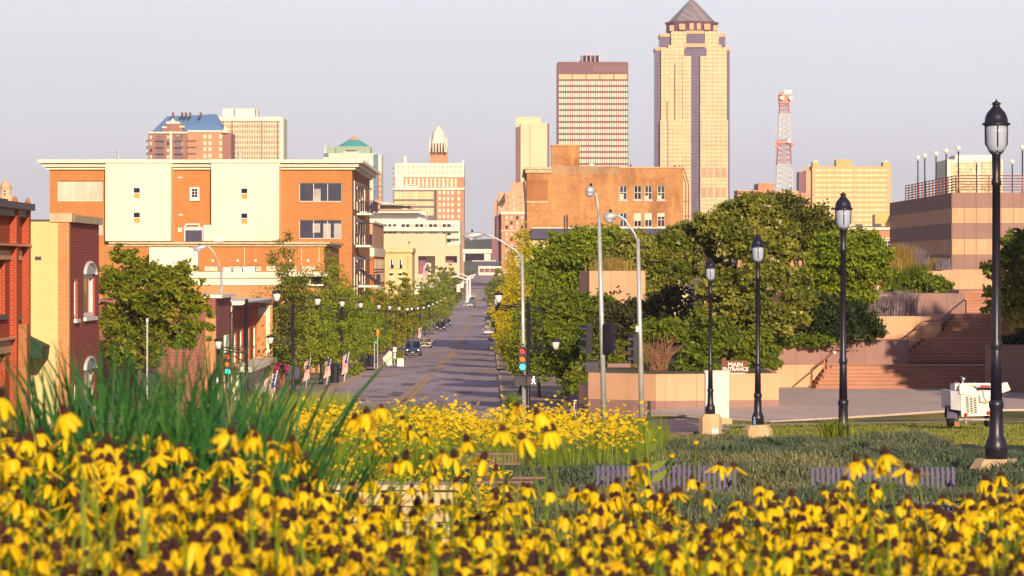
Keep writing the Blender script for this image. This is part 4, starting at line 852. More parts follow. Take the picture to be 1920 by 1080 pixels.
part('door_surround', t, m_frame, lambda b: (b.box(X(345, Y), X(382, Y), Y - .3, Y - .01, Z(431.8, Y), Z(426, Y)), b.box(X(345.5, Y), X(347.8, Y), Y - .28, Y - .01, Z(452, Y), Z(432, Y)), b.box(X(379.2, Y), X(382, Y), Y - .28, Y - .01, Z(452, Y), Z(432, Y)), b.tube([(X(346, Y), Y - .2, Z(426, Y)), (X(349, Y), Y - .2, Z(421, Y)), (X(374, Y), Y - .2, Z(420.5, Y)), (X(374, Y), Y - .2, Z(425, Y))], .09, 6)))
part('wall_vent', t, m_whitem, lambda b: (b.box(X(334, Y), X(342, Y), Y - .08, Y, Z(334, Y), Z(331.5, Y)), b.box(X(335, Y), X(343, Y), Y - .08, Y, Z(404, Y), Z(401.5, Y)), b.box(X(334, Y), X(341, Y), Y - .1, Y, Z(435, Y), Z(427, Y)), b.box(X(403, Y), X(421, Y), Y - 1.2, Y - 1.11, Z(453, Y), Z(447, Y))))
def cor(b, p0, p1, k=1):
    for i, (a, c, dd) in enumerate(((317.9, 313, .35), (312.9, 306, .75), (305.9, 300, 1.25))):
        b.box(X(p0, Y) - dd * (.8 if p0 < 150 else 0), X(p1, Y) + dd * (.9 if p1 > 600 else 0), Y - dd, (yb + dd) if k else Y + 1, Z(a, Y), Z(c, Y) - (.002 if k == 0 else 0))
part('cornice', t, m_cream2, lambda b: (cor(b, 93, 660)))
for p, q in ((199, 326), (397, 528)): part('bay_cap', t, m_cream2, lambda b: b.box(X(p, Y), X(q, Y), Y - 1.28, Y + .5, Z(305.8, Y), Z(299.8, Y) + .02))
for p in (324, 526): part('downpipe', t, m_peach, lambda b: b.tube([(X(p, Y), Y - 1.16, Z(452, Y)), (X(p, Y), Y - 1.16, Z(312, Y))], .07, 6))
for p in (213, 443): part('roof_pipe', t, m_galv, lambda b: b.lathe((X(p, Y), Y + 4, Z(300, Y)), [(.12, 0), (.12, .9), (.18, .92), (.18, 1.05)], 8))
for k, (zy, dep) in enumerate(((460, 6), (400, 6), (535, 9), (395, 12))):
    zz = Z(zy, 352); y1 = 347 + 3 * k; d2 = 1.5 if k != 2 else 2
    bl = part('balcony', t, m_whitew, lambda b: b.box(xr + .03, xr + d2, y1, y1 + dep, zz - .2, zz))
    rb = MB()
    for q in fr(y1 + .1, y1 + dep - .1, 14): rb.tube([(xr + d2 - .08, q, zz), (xr + d2 - .08, q, zz + 1.05)], .03, 4)
    for q in fr(xr + .1, xr + d2 - .1, 8): rb.tube([(q, y1 + .06, zz), (q, y1 + .06, zz + 1.05)], .035, 4)
    rb.tube([(xr + .05, y1 + .06, zz + 1.05), (xr + d2 - .08, y1 + .06, zz + 1.05), (xr + d2 - .08, y1 + dep, zz + 1.05)], .05, 5); rb.build('railing', m_dkframe, bl)
for q in range(5):
    for z0 in (Z(535, 352), Z(460, 352), Z(395, 352)): part('balcony_door', t, m_gdark, lambda b: b.box(xr + .022, xr + .06, 344 + 6 * q, 346.2 + 6 * q, z0, z0 + 2.6))
for q in range(5):
    for z0 in (Z(535, 352), Z(460, 352), Z(395, 352), Z(590, 352)): part('door_frame', t, m_frame, lambda b: b.box(xr + .022, xr + .1, 343.7 + 6 * q, 343.95 + 6 * q, z0, z0 + 2.8))
for q in range(3):
    for z0 in (Z(342, 352), Z(478, 352), Z(408, 352)): part('shop_awning', t, m_dkframe, lambda b: b.prism([(xr + .03, 345 + 7 * q, z0), (xr + 1.2, 345 + 7 * q, z0 - .5), (xr + .03, 345 + 7 * q, z0 - .5)], (0, 3, 0)))
for q in (353, 357, 361): part('balcony_strut', t, m_dkframe, lambda b: b.tube([(xr + .03, q, Z(505, 352)), (xr + 2, q, Z(533, 352))], .07, 5))
# --- red corner block with cream cap further along
Y = 407; zg = G(Y) - .5; xr = X(700, Y)
t = thing('corner_block', 'bright red brick block capped with cream stone beyond the balconies', 'building', (xr, Y, zg))
part('wall', t, brick('vivid_brick', (.56, .15, .03), (.6, .18, .035), (.5, .22, .1), .4, .2, .012, stain=.12), lambda b: b.box(xr - 20, xr, Y, Y + 36, zg, Z(481, Y)))
part('cap', t, m_cream2, lambda b: (b.box(xr - 20, xr + .1, Y - .1, Y + 36.1, Z(480.8, Y), Z(465, Y)),))
part('upper_stage', t, m_peach, lambda b: (b.box(X(690, Y), xr - .1, Y + .2, Y + 35.8, Z(464.8, Y), Z(418, Y)), b.box(X(660, Y), X(686, Y), Y + .6, Y + 30, Z(464.8, Y), Z(428, Y))))
part('upper_cornice', t, m_cream2, lambda b: (b.box(X(689, Y), xr + .1, Y, Y + 36, Z(417.8, Y), Z(414, Y)), b.box(X(660, Y), X(690, Y), Y + .3, Y + 30, Z(427.8, Y), Z(424, Y)), b.box(X(686, Y), X(690, Y), Y + .1, Y + 1, Z(464.8, Y), Z(424, Y))))
part('glass_panel', t, m_fascia, lambda b: b.box(X(675, Y), X(692, Y), Y - .15, Y - .11, Z(490, Y), Z(464, Y)))
for z0 in (486, 512, 538):
    for q in range(8): part('window', t, m_gpale, lambda b: b.box(xr + .001, xr + .06, Y + 2 + 4 * q, Y + 3.6 + 4 * q, Z(z0 + 18, Y), Z(z0, Y)))
for q in (507, 542, 553): part('belt', t, m_cream2, lambda b: b.box(xr + .061, xr + .12, Y + 1, Y + 35, Z(q + 2.5, Y), Z(q, Y)))
# ------------------------------------------------------------------ big weathered brick block right of the street
Y = 430; zg = G(Y) - .5; xl, xm, xr = X(988, Y), X(1161, Y), X(1281, Y)
t = thing('warehouse', 'weathered orange brick warehouse with a blank wall and eight old sash windows', 'building', (xl, Y, zg))
wr = [(X(a, Y) - xl, Z(c + 27, Y) - zg, X(a + 14.5, Y) - xl, Z(c, Y) - zg) for c in (347.5, 398.5) for a in (1161.5, 1188.5, 1208.5, 1232.5)]
part('wall', t, m_oldbrick, lambda b: (b.facade((xl, Y, zg), (1, 0, 0), xr - xl, Z(316, Y) - zg, wr, .3), b.box(xl, xr, Y + .6, Y + 40, zg, Z(316, Y)), b.box(xl, xl + .3, Y + .001, Y + .6, zg, Z(316, Y)), b.box(xr - .3, xr, Y + .001, Y + .6, zg, Z(316, Y))))
part('tower', t, m_oldbrick, lambda b: b.box(X(1034, Y), X(1087, Y), Y + 1, Y + 6, Z(316, Y), Z(273, Y)))
part('patched_parapet', t, brick('patched_brick', (.36, .2, .12), (.46, .26, .15), (.5, .34, .2), .5, .2, .03, stain=.7), lambda b: (b.box(X(1034, Y), xm, Y - .03, Y + .3, Z(327, Y), Z(311.5, Y)),))
part('parapet_cap', t, m_peach, lambda b: (b.box(X(1033, Y), X(1088.5, Y), Y + .8, Y + 6.2, Z(272.8, Y), Z(270.5, Y)), b.box(xm, xr + .2, Y - .15, Y + 40, Z(315.8, Y), Z(313, Y))))
part('cornice', t, m_stone, lambda b: (b.box(X(981, Y), X(1033.8, Y), Y - .5, Y + 40, Z(318, Y), Z(313.5, Y)), b.box(X(985, Y), X(1033.8, Y), Y - .3, Y + 40, Z(324, Y), Z(318.1, Y))))
part('stone_band', t, m_stone, lambda b: b.box(xl - .1, X(1027, Y), Y - .05, Y - .002, Z(380, Y), Z(377, Y)))
part('brick_quoin', t, m_oldred, lambda b: (b.box(xl - .05, X(1027, Y), Y - .03, Y - .001, Z(376, Y), Z(338, Y)),))
windows(t, (xl, Y, zg), (1, 0, 0), wr, m_glass, m_oldframe, .09, .15, (2, 2), panes=[m_glass, m_gdark, m_glass, m_glass], sill=.2)
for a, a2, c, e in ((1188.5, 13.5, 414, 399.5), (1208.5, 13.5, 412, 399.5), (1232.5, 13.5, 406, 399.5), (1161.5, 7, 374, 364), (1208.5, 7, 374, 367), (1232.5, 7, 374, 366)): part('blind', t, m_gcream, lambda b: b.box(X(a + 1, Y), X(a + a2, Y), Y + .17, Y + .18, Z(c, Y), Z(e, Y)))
part('vine_stain', t, m_dkframe, lambda b: (b.tube([(xl - .15, Y - .1, zg), (xl - .15, Y - .1, Z(385, Y)), (xl - .35, Y - .1, Z(340, Y))], .13, 5),))
fe = part('fire_stair', t, m_oldred, lambda b: ([b.tube([(X(p, Y), Y + q, Z(450, Y)), (X(p, Y), Y + q, Z(345, Y)), (X(p - 6, Y), Y + q, Z(325, Y)), (X(p - 12, Y), Y + q, Z(309, Y))], .08, 5) for p, q in ((1286, .4), (1292, 1.2))], [b.box(X(1281.5, Y), X(1293, Y), Y + .2, Y + 1.4, Z(q, Y) - .1, Z(q, Y)) for q in (377, 404, 424, 440)]))
part('roof_dome', t, m_globe, lambda b: b.ball((X(1110, Y), Y + 3, Z(309, Y)), .4, 12, 8, .7))
part('roof_vent', t, m_dkframe, lambda b: (b.tube([(X(1184, Y), Y + 3, Z(316, Y)), (X(1184, Y), Y + 3, Z(307, Y))], .1, 6), b.tube([(X(1268, Y), Y + 3, Z(316, Y)), (X(1267, Y), Y + 3, Z(309, Y))], .15, 6)))
Y = 415
t = thing('low_shop', 'low flat building with deep purple fascia before the weathered warehouse', 'building', (X(1000, Y), Y, G(Y)))
part('wall', t, m_yell, lambda b: b.box(X(993, Y), X(1290, Y), Y, Y + 14, G(Y) - .5, Z(448, Y)))
part('fascia', t, m_fascia, lambda b: b.box(X(996, Y), X(1292, Y), Y - .6, Y + 14.2, Z(447.9, Y), Z(428.5, Y)))
part('trim', t, m_cream2, lambda b: b.box(X(996, Y), X(1293, Y), Y - .7, Y + 14.2, Z(428.4, Y), Z(426.5, Y)))
part('drainpipe', t, m_dkframe, lambda b: b.tube([(X(990, Y), Y - .2, Z(478, Y)), (X(991, Y), Y - .2, Z(440, Y)), (X(997, Y), Y - .2, Z(432, Y))], .1, 6))
# ------------------------------------------------------------------ granite hall, terraces and steps on the right
Y0, Y1 = 232, 262; xl = X(1785, Y0); xr = 60
t = thing('granite_hall', 'banded mauve and peach granite hall carrying a rail and globe lamps', 'building', (xl, Y0, -4))
bands = [(361, 389.5, m_mauve), (389.5, 418, m_peach), (418, 448, m_mauve), (448, 477, m_peach), (477, 505, m_mauve), (505, 560, m_peach)]
for a, c, m in bands:
    e = .004 if m is m_peach else .03
    part('granite_band', t, m, lambda b: b.box(xl - e, xr, Y0 - e, Y1 + 8, Z(c, Y0), Z(a, Y0)))
part('panel_joint', t, m_dkframe, lambda b: [b.box(X(p, Y0), X(p + .5, Y0), Y0 - .034, Y0 - .02, Z(540, Y0), Z(361, Y0)) for p in (1808, 1831, 1854, 1877, 1900)])
part('window', t, m_gdark, lambda b: b.box(xl - .05, xl - .02, Y0 + .6, Y0 + 1.4, Z(497, Y0), Z(484, Y0)))
rl = MB()
zt = Z(361, Y0)
def rail(b, pts, h, n, r=.03, rows=5):
    for (p, q) in zip(pts, pts[1:]):
        p, q = Vector(p), Vector(q)
        for k in range(n + 1): a = p.lerp(q, k / n); b.tube([a, a + V(0, 0, h)], r * 1.3, 5)
        for j in range(rows): b.tube([p + V(0, 0, h * (j + 1) / rows), q + V(0, 0, h * (j + 1) / rows)], r, 4)
rail(rl, [(xl + .3, Y1, zt), (xl + .3, Y0 + .3, zt), (xr, Y0 + .3, zt)], 1.12, 14, .035, 6)
rl.build('railing', m_railm, t)
# globe lamps standing along the roof edge
def globe_lamp(label, x, y, z, h):
    o = thing('globe_lamp', label, 'lamp', (x, y, z), 'globe lamps on the granite roof')
    part('post', o, m_black, lambda b: b.lathe((x, y, z), [(.1, 0), (.06, .15), (.05, .3), (.045, h - .3), (.07, h - .22)], 8))
    part('globe', o, m_globe, lambda b: b.ball((x, y, z + h), .17, 14, 10), True)
for i, (p, yt, Y, lb) in enumerate(((1721, 296, 261, 'globe lamp at the far corner of the granite roof rail'), (1734, 292, 255, 'globe lamp second from the far corner of the granite roof'), (1755, 288, 247, 'globe lamp third from the far corner of the granite roof'), (1774, 283, 240, 'globe lamp last before the near corner of the granite roof'), (1797, 278, 233.5, 'tallest globe lamp at the near roof corner before the glass office'), (1898, 303, 260, 'short globe lamp well behind the railing beside the big lamp post'), (1917, 276, 233.5, 'globe lamp at the frame edge on the granite roof'), (1831, 301, 262, 'thin lamp post without bright globe in front of glass office'))):
    zz = zt; globe_lamp(lb, X(p, Y), Y, zz, Z(yt, Y) - zz)
# terrace ground behind walls (soil), steps, stepped planter walls
def slab(name, label, mat, pts, z0, z1, bands=None, cat='wall'):
    """wall along a ground polygon, from z0 to z1"""
    o = thing(name, label, cat, (pts[0][0], pts[0][1], z0))
    zs = [z0] + (bands or []) + [z1]
    for i in range(len(zs) - 1):
        m = mat if not isinstance(mat, list) else mat[i]
        part('stone_course', o, m, lambda b: b.prism([(x, y, zs[i] + (.004 if i else 0)) for x, y in pts], (0, 0, zs[i + 1] - zs[i])))
    return o
# MAIN ENTRANCE planter
Yw = 135.0
pl = [(X(1103, 137.2), 137.2), (X(1230, Yw), Yw), (X(1460, 136.2), 136.2), (X(1462, 137), 143), (X(1120, 140), 144)]
def inset(pts, k):
    c = (sum(p[0] for p in pts) / len(pts), sum(p[1] for p in pts) / len(pts)); return [(c[0] + (p[0] - c[0]) * k, c[1] + (p[1] - c[1]) * k) for p in pts]
zb, zmid, ztop = -6.7, Z(752, Yw), Z(702, Yw)
t = thing('planter_wall', 'low banded granite planter wall below the brown entrance sign', 'wall', (X(1280, Yw), Yw, -6))
part('rough_course', t, m_mauve, lambda b: b.prism([(x, y, zb) for x, y in pl], (0, 0, zmid - zb)))
part('smooth_course', t, m_peach, lambda b: b.prism([(x, y, zmid + .003) for x, y in inset(pl, 1.001)], (0, 0, ztop - zmid)))
part('planter_soil', t, m_soil, lambda b: b.prism([(x, y, ztop + .004) for x, y in inset(pl, .94)], (0, 0, .02)))
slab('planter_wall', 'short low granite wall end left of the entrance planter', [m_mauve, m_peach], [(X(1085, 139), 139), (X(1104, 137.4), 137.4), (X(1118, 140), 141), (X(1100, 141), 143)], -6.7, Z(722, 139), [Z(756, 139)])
slab('planter_wall', 'small plum planter box with grass behind the street light poles', m_mauve, [(X(1139, 148), 148), (X(1182, 148), 148), (X(1190, 150), 153), (X(1142, 150), 153)], -6, Z(682, 148))
# plum and peach block in the trees
Y = 178
slab('terrace_wall', 'tan and plum granite block showing among the trees', m_peach, [(X(1105, Y), Y), (X(1210, Y), Y), (X(1210, Y), Y + 8), (X(1088, Y) * 1.03, Y + 7)], -6.5, Z(508, Y))
Ys = 135.95
t = thing('entrance_sign', 'brown board sign with white words above the planter wall', 'sign', (X(1379, Ys), Ys, -4))
part('board', t, m_sign, lambda b: b.box(X(1353, Ys), X(1402, Ys), Ys, Ys + .14, Z(707, Ys), Z(676, Ys)))
part('post', t, m_sign, lambda b: b.box(X(1354, Ys), X(1362, Ys), Ys + .141, Ys + .3, -4.4, Z(671, Ys)))
text(t, 'MAIN', .235, m_signw, (X(1379, Ys), Ys - .015, Z(684, Ys)), 0, .006, .004)
text(t, 'ENTRANCE', .195, m_signw, (X(1379, Ys), Ys - .015, Z(692.5, Ys)), 0, .006, .004)
part('underline', t, m_signw, lambda b: b.box(X(1360, Ys), X(1397, Ys), Ys - .03, Ys - .001, Z(700.8, Ys), Z(699.3, Ys)))
# raised terraces (earth) as setting
def earth(name, pts, z0, z1, mat=m_peach):
    b = MB(); b.prism([(x, y, z0) for x, y in pts], (0, 0, z1 - z0)); return setstruct(b.build(name, mat))
earth('terrace_ground', [(9.2, 158), (X(1440, 157) + .5, 158.1), (X(1690, 159), 159.6), (17.5, 161), (19.2, 164.4), (19.2, 228), (9, 228)], -8, Z(642, 158))
earth('terrace_ground', [(13.5, 166.3), (X(1755, 166), 166.3), (20.2, 168), (21, 173), (21, 229), (13, 229)], -8, Z(594, 166))
earth('terrace_ground', [(14.5, 173.2), (X(1805, 173), 173.2), (22.3, 174.4), (22.3, 230), (14, 230)], -8, Z(552, 173))
earth('terrace_ground', [(5.2, 146), (9.3, 144.5), (X(1300, 150), 150), (X(1440, 157), 157.5), (12, 200), (5.2, 200)], -8, -4.75, m_soil)
slab('retaining_wall', 'granite wall stepping up beside the lower flight of steps', [m_peach, m_mauve], [(X(1408, 156), 156.2), (X(1566, 157.4), 157.4), (X(1706, 159), 159.2), (X(1706, 159), 159.9), (X(1408, 156), 157.9)], -6, Z(640, 157), [Z(684, 157)])
slab('retaining_wall', 'peach granite wall under the lavender clumps beside the middle steps', m_peach, [(X(1600, 165), 165.4), (X(1765, 165.5), 165.5), (X(1765, 165.5), 166.2), (X(1600, 165), 166.2)], -5, Z(593, 165.5))
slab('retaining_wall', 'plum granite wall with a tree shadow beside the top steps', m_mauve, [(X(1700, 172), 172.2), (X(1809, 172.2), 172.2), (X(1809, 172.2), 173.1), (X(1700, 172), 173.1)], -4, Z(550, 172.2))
slab('retaining_wall', 'sunlit peach wall under the banded granite hall', m_peach, [(X(1735, 205), 205), (X(1875, 205), 205), (X(1875, 205), 206), (X(1735, 205), 206)], -4, Z(506, 205))
def flight(label, y0, zlo, n, rise, run, xl0, dxl, xr_):
    o = thing('steps', label, 'steps', ((xl0 + xr_) / 2, y0, zlo))
    for i in range(n):
        part('step', o, m_step, lambda b: (b.box(xl0 + dxl * i, xr_, y0 + run * i, y0 + run * (n + 6), zlo + rise * i, zlo + rise * (i + 1) - .035), b.box(xl0 + dxl * i - .02, xr_, y0 + run * i - .03, y0 + run * (n + 6), zlo + rise * (i + 1) - .034, zlo + rise * (i + 1))))
    return zlo + rise * n
zA = flight('broad lower flight of granite steps rising from the apron', 154.3, -5.5, 7, .158, .38, X(1526, 154.3), .13, 23.5)
zB = flight('middle flight of granite steps above the first landing', 161.0, zA, 7, .152, .37, X(1680, 161), .27, 23.8)
zC = flight('upper flight of granite steps in tree shade', 164.8, zB, 7, .152, .37, X(1760, 165), .16, 24)
zD = flight('short top flight of steps lit orange by the sun', 174.5, zC - .02, 7, .16, .36, X(1790, 176), .05, 26)
for a, bq, z in ((155.5, 164, zA), (161.6, 168.5, zB), (165.5, 178, zC)): pass
b = MB(); b.box(X(1790, 178), 30, 177.3, 186, -4, zD - .02); setstruct(b.build('landing', m_apron))
b = MB(); b.box(14.2, 23.9, 167.6, 174.6, -5, zC - .045); setstruct(b.build('landing', m_apron))
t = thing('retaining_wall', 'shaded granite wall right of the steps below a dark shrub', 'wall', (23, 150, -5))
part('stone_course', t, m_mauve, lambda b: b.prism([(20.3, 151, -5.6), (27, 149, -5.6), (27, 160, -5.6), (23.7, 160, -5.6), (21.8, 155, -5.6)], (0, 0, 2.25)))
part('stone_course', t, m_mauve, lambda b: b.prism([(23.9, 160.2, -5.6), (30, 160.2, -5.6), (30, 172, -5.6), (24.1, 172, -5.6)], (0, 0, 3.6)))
def handrail(label, pts, posts):
    o = thing('handrail', label, 'handrail', pts[0])
    part('rail', o, m_railm, lambda b: b.tube(pts, .035, 8))
    for p, h in posts: part('post', o, m_railm, lambda b: b.tube([(p[0], p[1], p[2] - h), p], .03, 6))
def hp(px, py, Y): return (X(px, Y), Y, Z(py, Y))
handrail('copper handrail on the lower granite steps', [hp(1520, 693, 154), hp(1546, 673, 155.2), hp(1573, 650, 156.6), hp(1583, 649, 156.9)], [(hp(1520, 693, 154), .75), (hp(1546, 673, 155.2), .8), (hp(1583, 649, 156.9), .75)])
handrail('copper handrail bending up the middle steps by the wall', [hp(1669, 672, 160.6), hp(1671, 648, 160.6), hp(1679, 645, 160.9), hp(1702, 627, 162.5), hp(1730, 603, 164), hp(1758, 601, 165)], [(hp(1671, 648, 160.6), .85), (hp(1702, 627, 162.5), .85)])
handrail('copper handrail on the top shaded steps', [hp(1760, 601, 165), hp(1782, 583, 167), hp(1808, 562, 169), hp(1811, 565, 169.2), hp(1811, 588, 169.2)], [(hp(1782, 583, 167), .8)])
handrail('dark handrail on the right end of the lower steps', [hp(1871, 652, 154.5), hp(1884, 685, 152.5), hp(1897, 705, 151), hp(1897, 735, 151)], [(hp(1884, 685, 152.5), 1)])
t = thing('step_light', 'small pale round lamp fixed beside the lower handrail', 'lamp', hp(1565, 661, 156))
part('lamp_body', t, m_globe, lambda b: b.ball(hp(1565, 661, 156), .07, 10, 8)); part('post', t, m_railm, lambda b: b.tube([hp(1565, 663, 156), hp(1565, 683, 156)], .025, 6))
# ------------------------------------------------------------------ foliage
def np_mesh(name, verts, nper, mat, mats_idx=None):
    """mesh of loose faces with nper corners each"""
    n = len(verts) // nper; me = bpy.data.meshes.new(name)
    me.vertices.add(len(verts)); me.vertices.foreach_set('co', np.asarray(verts, np.float32).ravel())
    me.loops.add(n * nper); me.loops.foreach_set('vertex_index', np.arange(n * nper, dtype=np.int32))
    me.polygons.add(n); me.polygons.foreach_set('loop_start', np.arange(0, n * nper, nper, dtype=np.int32))
    for m in (mat if isinstance(mat, list) else [mat]): me.materials.append(m)
    if mats_idx is not None: me.polygons.foreach_set('material_index', np.asarray(mats_idx, np.int32))
    me.update(calc_edges=True); return me
def unit(a): return a / (np.linalg.norm(a, axis=1, keepdims=True) + 1e-9)
def leaves(blobs, n, size, seed, per=22, spread=.16, hollow=.5, aspect=1.7, up=.25, droop=0.0, rough=.5):
    """leaf-shaped faces gathered in clumps through the crown's volume"""
    r = np.random.default_rng(seed); nc = max(1, n // per)
    bl = np.array(blobs, float); wts = (bl[:, 3] * bl[:, 4] * bl[:, 5]) ** .67; wts /= wts.sum()
    bi = r.choice(len(bl), nc, p=wts); dr = unit(r.normal(size=(nc, 3)))
    rr = hollow + (1 - hollow) * r.random(nc) ** .6
    rr *= 1 + rough * np.array([noise.noise(Vector(d_ * 2.1) + V(seed, b * 3.1, 0)) for d_, b in zip(dr, bi)]) * 1.6
    cen = bl[bi, :3] + dr * bl[bi, 3:6] * rr[:, None]
    sc_ = bl[bi, 3:6].mean(1) * spread
    ci = np.repeat(np.arange(nc), per); m = len(ci)
    off = r.normal(size=(m, 3)) * sc_[ci][:, None] * np.array([1, 1, .6])
    p = cen[ci] + off
    nrm = unit(r.normal(size=(m, 3)) + dr[ci] * .5 + np.array([0, 0, up * 2]))
    t = unit(np.cross(nrm, unit(r.normal(size=(m, 3)) + np.array([0, 0, -droop * 3]))))
    if droop: t = unit(t + np.array([0, 0, -droop]))
    b = unit(np.cross(nrm, t)); s = size * (.6 + .8 * r.random(m))[:, None]
    L, W_ = t * s * aspect * .5, b * s * .5
    q = np.stack([p - L, p + W_ * .9 - L * .1, p + L, p - W_ * .9 - L * .1], 1).reshape(-1, 3)
    return q
def trunk_mesh(b, base, top, r0, limbs, rnd):
    base, top = Vector(base), Vector(top); mid = base.lerp(top, .5) + V(rnd.uniform(-.1, .1), rnd.uniform(-.1, .1), 0)
    b.tube([base - V(0, 0, .3), base.lerp(mid, .15), mid, top], [r0 * 1.35, r0, r0 * .8, r0 * .5], 8)
    for c in limbs:
        s0 = base.lerp(top, rnd.uniform(.55, .95)); c = s0.lerp(Vector(c), .85); m1 = s0.lerp(c, .5) + V(rnd.uniform(-.2, .2), rnd.uniform(-.2, .2), .15 * (c - s0).length * .5)
        b.tube([s0, m1, c], [r0 * .45, r0 * .3, r0 * .1], 5)
        for k in range(2):
            e = c + V(rnd.uniform(-1, 1), rnd.uniform(-1, 1), rnd.uniform(.1, .9)) * (c - s0).length * .16
            b.tube([m1.lerp(c, .6), e], [r0 * .16, r0 * .05], 4)
def tree(name, label, loc, blobs, n, size, mat, seed, trunk_top, r0=.15, group=None, extra=None, crown='crown', **kw):
    """blobs are relative to loc"""
    rnd = random.Random(seed); o = thing(name, label, 'tree' if crown == 'crown' else 'shrub', loc, group)
    me = np_mesh(crown, leaves(blobs, n, size, seed, **kw), 4, mat)
    c = bpy.data.objects.new(crown, me); col.objects.link(c); c.parent = o
    if extra:
        m2, n2, s2 = extra; c2 = bpy.data.objects.new('blossom', np_mesh('blossom', leaves(blobs, n2, s2, seed + 5, per=14, spread=.07, hollow=.93, aspect=1.1), 4, m2)); col.objects.link(c2); c2.parent = o
    if trunk_top:
        b = MB(); lim = [Vector(x[:3]) for x in blobs]; rnd.shuffle(lim); trunk_mesh(b, V(0, 0, 0), V(0, 0, trunk_top), r0, lim[:9], rnd)
        tr = bpy.data.objects.new('trunk', b.mesh('trunk', m_bark, smooth=True)); col.objects.link(tr); tr.parent = o
    return o
def blob_px(px, py, Y, rx, ry, loc, dep=None):
    """crown blob: centre and half-size given in pixels of the front view, as metres relative to loc"""
    k = Y / F; return (X(px, Y) - loc[0], Y - loc[1], Z(py, Y) - loc[2], rx * k, dep or rx * k * .9, ry * k)
# --- street trees: prototypes then copies
def street_tree(seed, mat, h, w_, n):
    rnd = random.Random(seed); bl = []
    for k in range(9):
        f = k / 8; z = 1.7 + (h - 2.1) * f; rad = 1.18 * w_ * (.55 + .55 * math.sin(math.pi * min(1, f * .8 + .12))) * (1 - .55 * f)
        for q in range(2 if f < .75 else 1):
            a = rnd.uniform(0, 6.3); bl.append((math.cos(a) * rad * .35, math.sin(a) * rad * .35, z, rad * .75, rad * .75, (h - 2) / 9 * 1.25))
    return bl
LEFT = [(205, 8.8, 1.9, l_green), (222, 5.6, 1.8, l_olive), (240, 6.2, 1.9, l_olive), (260, 8.8, 2.3, l_olive), (284, 6.6, 2.2, l_olive), (312, 6.8, 2.3, l_olive), (340, 7, 2.1, l_olive), (372, 7.6, 2.2, l_lime), (405, 8.0, 2.3, l_lime),
        (470, 9.6, 2.2, l_lime), (505, 8.8, 2.3, l_lime), (545, 7.6, 2.4, l_olive), (640, 10.5, 3.0, l_olive), (690, 11, 3.4, l_lime), (760, 11, 3.6, l_olive), (850, 11, 3.6, l_olive), (960, 11, 3.8, l_green), (1080, 11, 4, l_green)]
GL = 'street trees along the kerb of the brick shops'
plab = ['tall narrow dark green columnar street tree before the cream cornice', 'bushy street tree with two lamps showing above it', 'round olive street tree below the lamp row',
        'tall loose pointed olive street tree before the brick hall', 'broad olive street tree hiding the hall side wall', 'spreading street tree at the end of the brick hall', 'street tree under the balconies', 'lime green street tree beyond the balconies', 'lime street tree before the red corner block',
        'upright lime street tree before the ochre front', 'second upright lime street tree before the white pavilion', 'low street tree under the green street sign', 'street tree before the concrete block', 'lime street tree beside the small white flags', 'street tree beyond the pavilion', 'far street tree near the white pylons', 'dark far street tree left of the pylons', 'farthest dark street tree by the skywalk']
for i, (y, h, w_, m) in enumerate(LEFT):
    u = -7.3; x = cx(y) + u; sz = max(.10, y * .00042)
    tree('street_tree', plab[i], (x, y, G(y) + .15), street_tree(100 + i, m, h, w_, 0), int(13000 if y < 300 else 7000 if y < 500 else 2600), sz, m, 100 + i, h * .62, .09, GL, spread=.2)
GR = 'street trees along the kerb opposite the brick shops'
RIGHT = [(190, 6.9, 1.75, l_olive, 7.2), (228, 9, 1.6, l_yellow, 6.8), (258, 10.8, 1.7, l_yellow, 6.8), (300, 10.5, 1.7, l_yellow, 6.7), (345, 10, 1.6, l_yellow, 6.7), (395, 8.5, 1.6, l_lime, 6.7), (470, 8, 2.4, l_green, 7), (560, 8, 2.6, l_yellow, 7), (680, 9, 3, l_olive, 7), (820, 10, 3.4, l_green, 7), (980, 11, 3.6, l_olive, 7)]
rlab = ['dense olive street tree beside the traffic signal with walking man', 'yellow street tree right behind the olive one', 'tallest yellow street tree beside the light pole', 'yellow street tree third along the kerb', 'slim yellow street tree above the parked white cars', 'lime street tree above the parked cars', 'dark street tree beyond the yellow row', 'pale yellow street tree far along the row', 'olive street tree under the far white pylons', 'green street tree below the brick tower', 'farthest olive street tree on the yellow tree side']
for i, (y, h, w_, m, u) in enumerate(RIGHT):
    x = cx(y) + u; sz = max(.10, y * .00042)
    tree('street_tree', rlab[i], (x, y, G(y) + .15), street_tree(300 + i, m, h, w_, 0), int(13000 if y < 300 else 6000 if y < 500 else 2600), sz, m, 300 + i, h * .6, .09, GR, spread=.2)
# --- honey locust before the dark brick wall
def ptree(name, label, px, Y, zbase, blobs, n, size, mat, seed, ttop, r0, **kw):
    loc = (X(px, Y), Y, zbase); return tree(name, label, loc, [blob_px(*b[:2], Y + (b[4] if len(b) > 4 else 0), b[2], b[3], loc) for b in blobs], n, size, mat, seed, ttop, r0, **kw)
ptree('honey_locust', 'feathery honey locust tree before the dark brick wall', 262, 158, G(158), [(232, 480, 26, 20), (215, 530, 42, 32), (275, 512, 45, 24, 1), (330, 520, 48, 25, -1), (352, 565, 38, 28), (300, 560, 55, 34, -1.5), (240, 580, 50, 36, 1), (215, 615, 40, 30), (280, 615, 45, 30), (345, 612, 34, 20, -.5), (340, 640, 36, 18), (262, 655, 40, 26), (225, 660, 30, 24), (372, 615, 24, 20), (372, 580, 26, 16)],
      15500, .115, l_locust, 11, 3.2, .14, spread=.17, aspect=2.4, hollow=.3, droop=.3, up=.15)
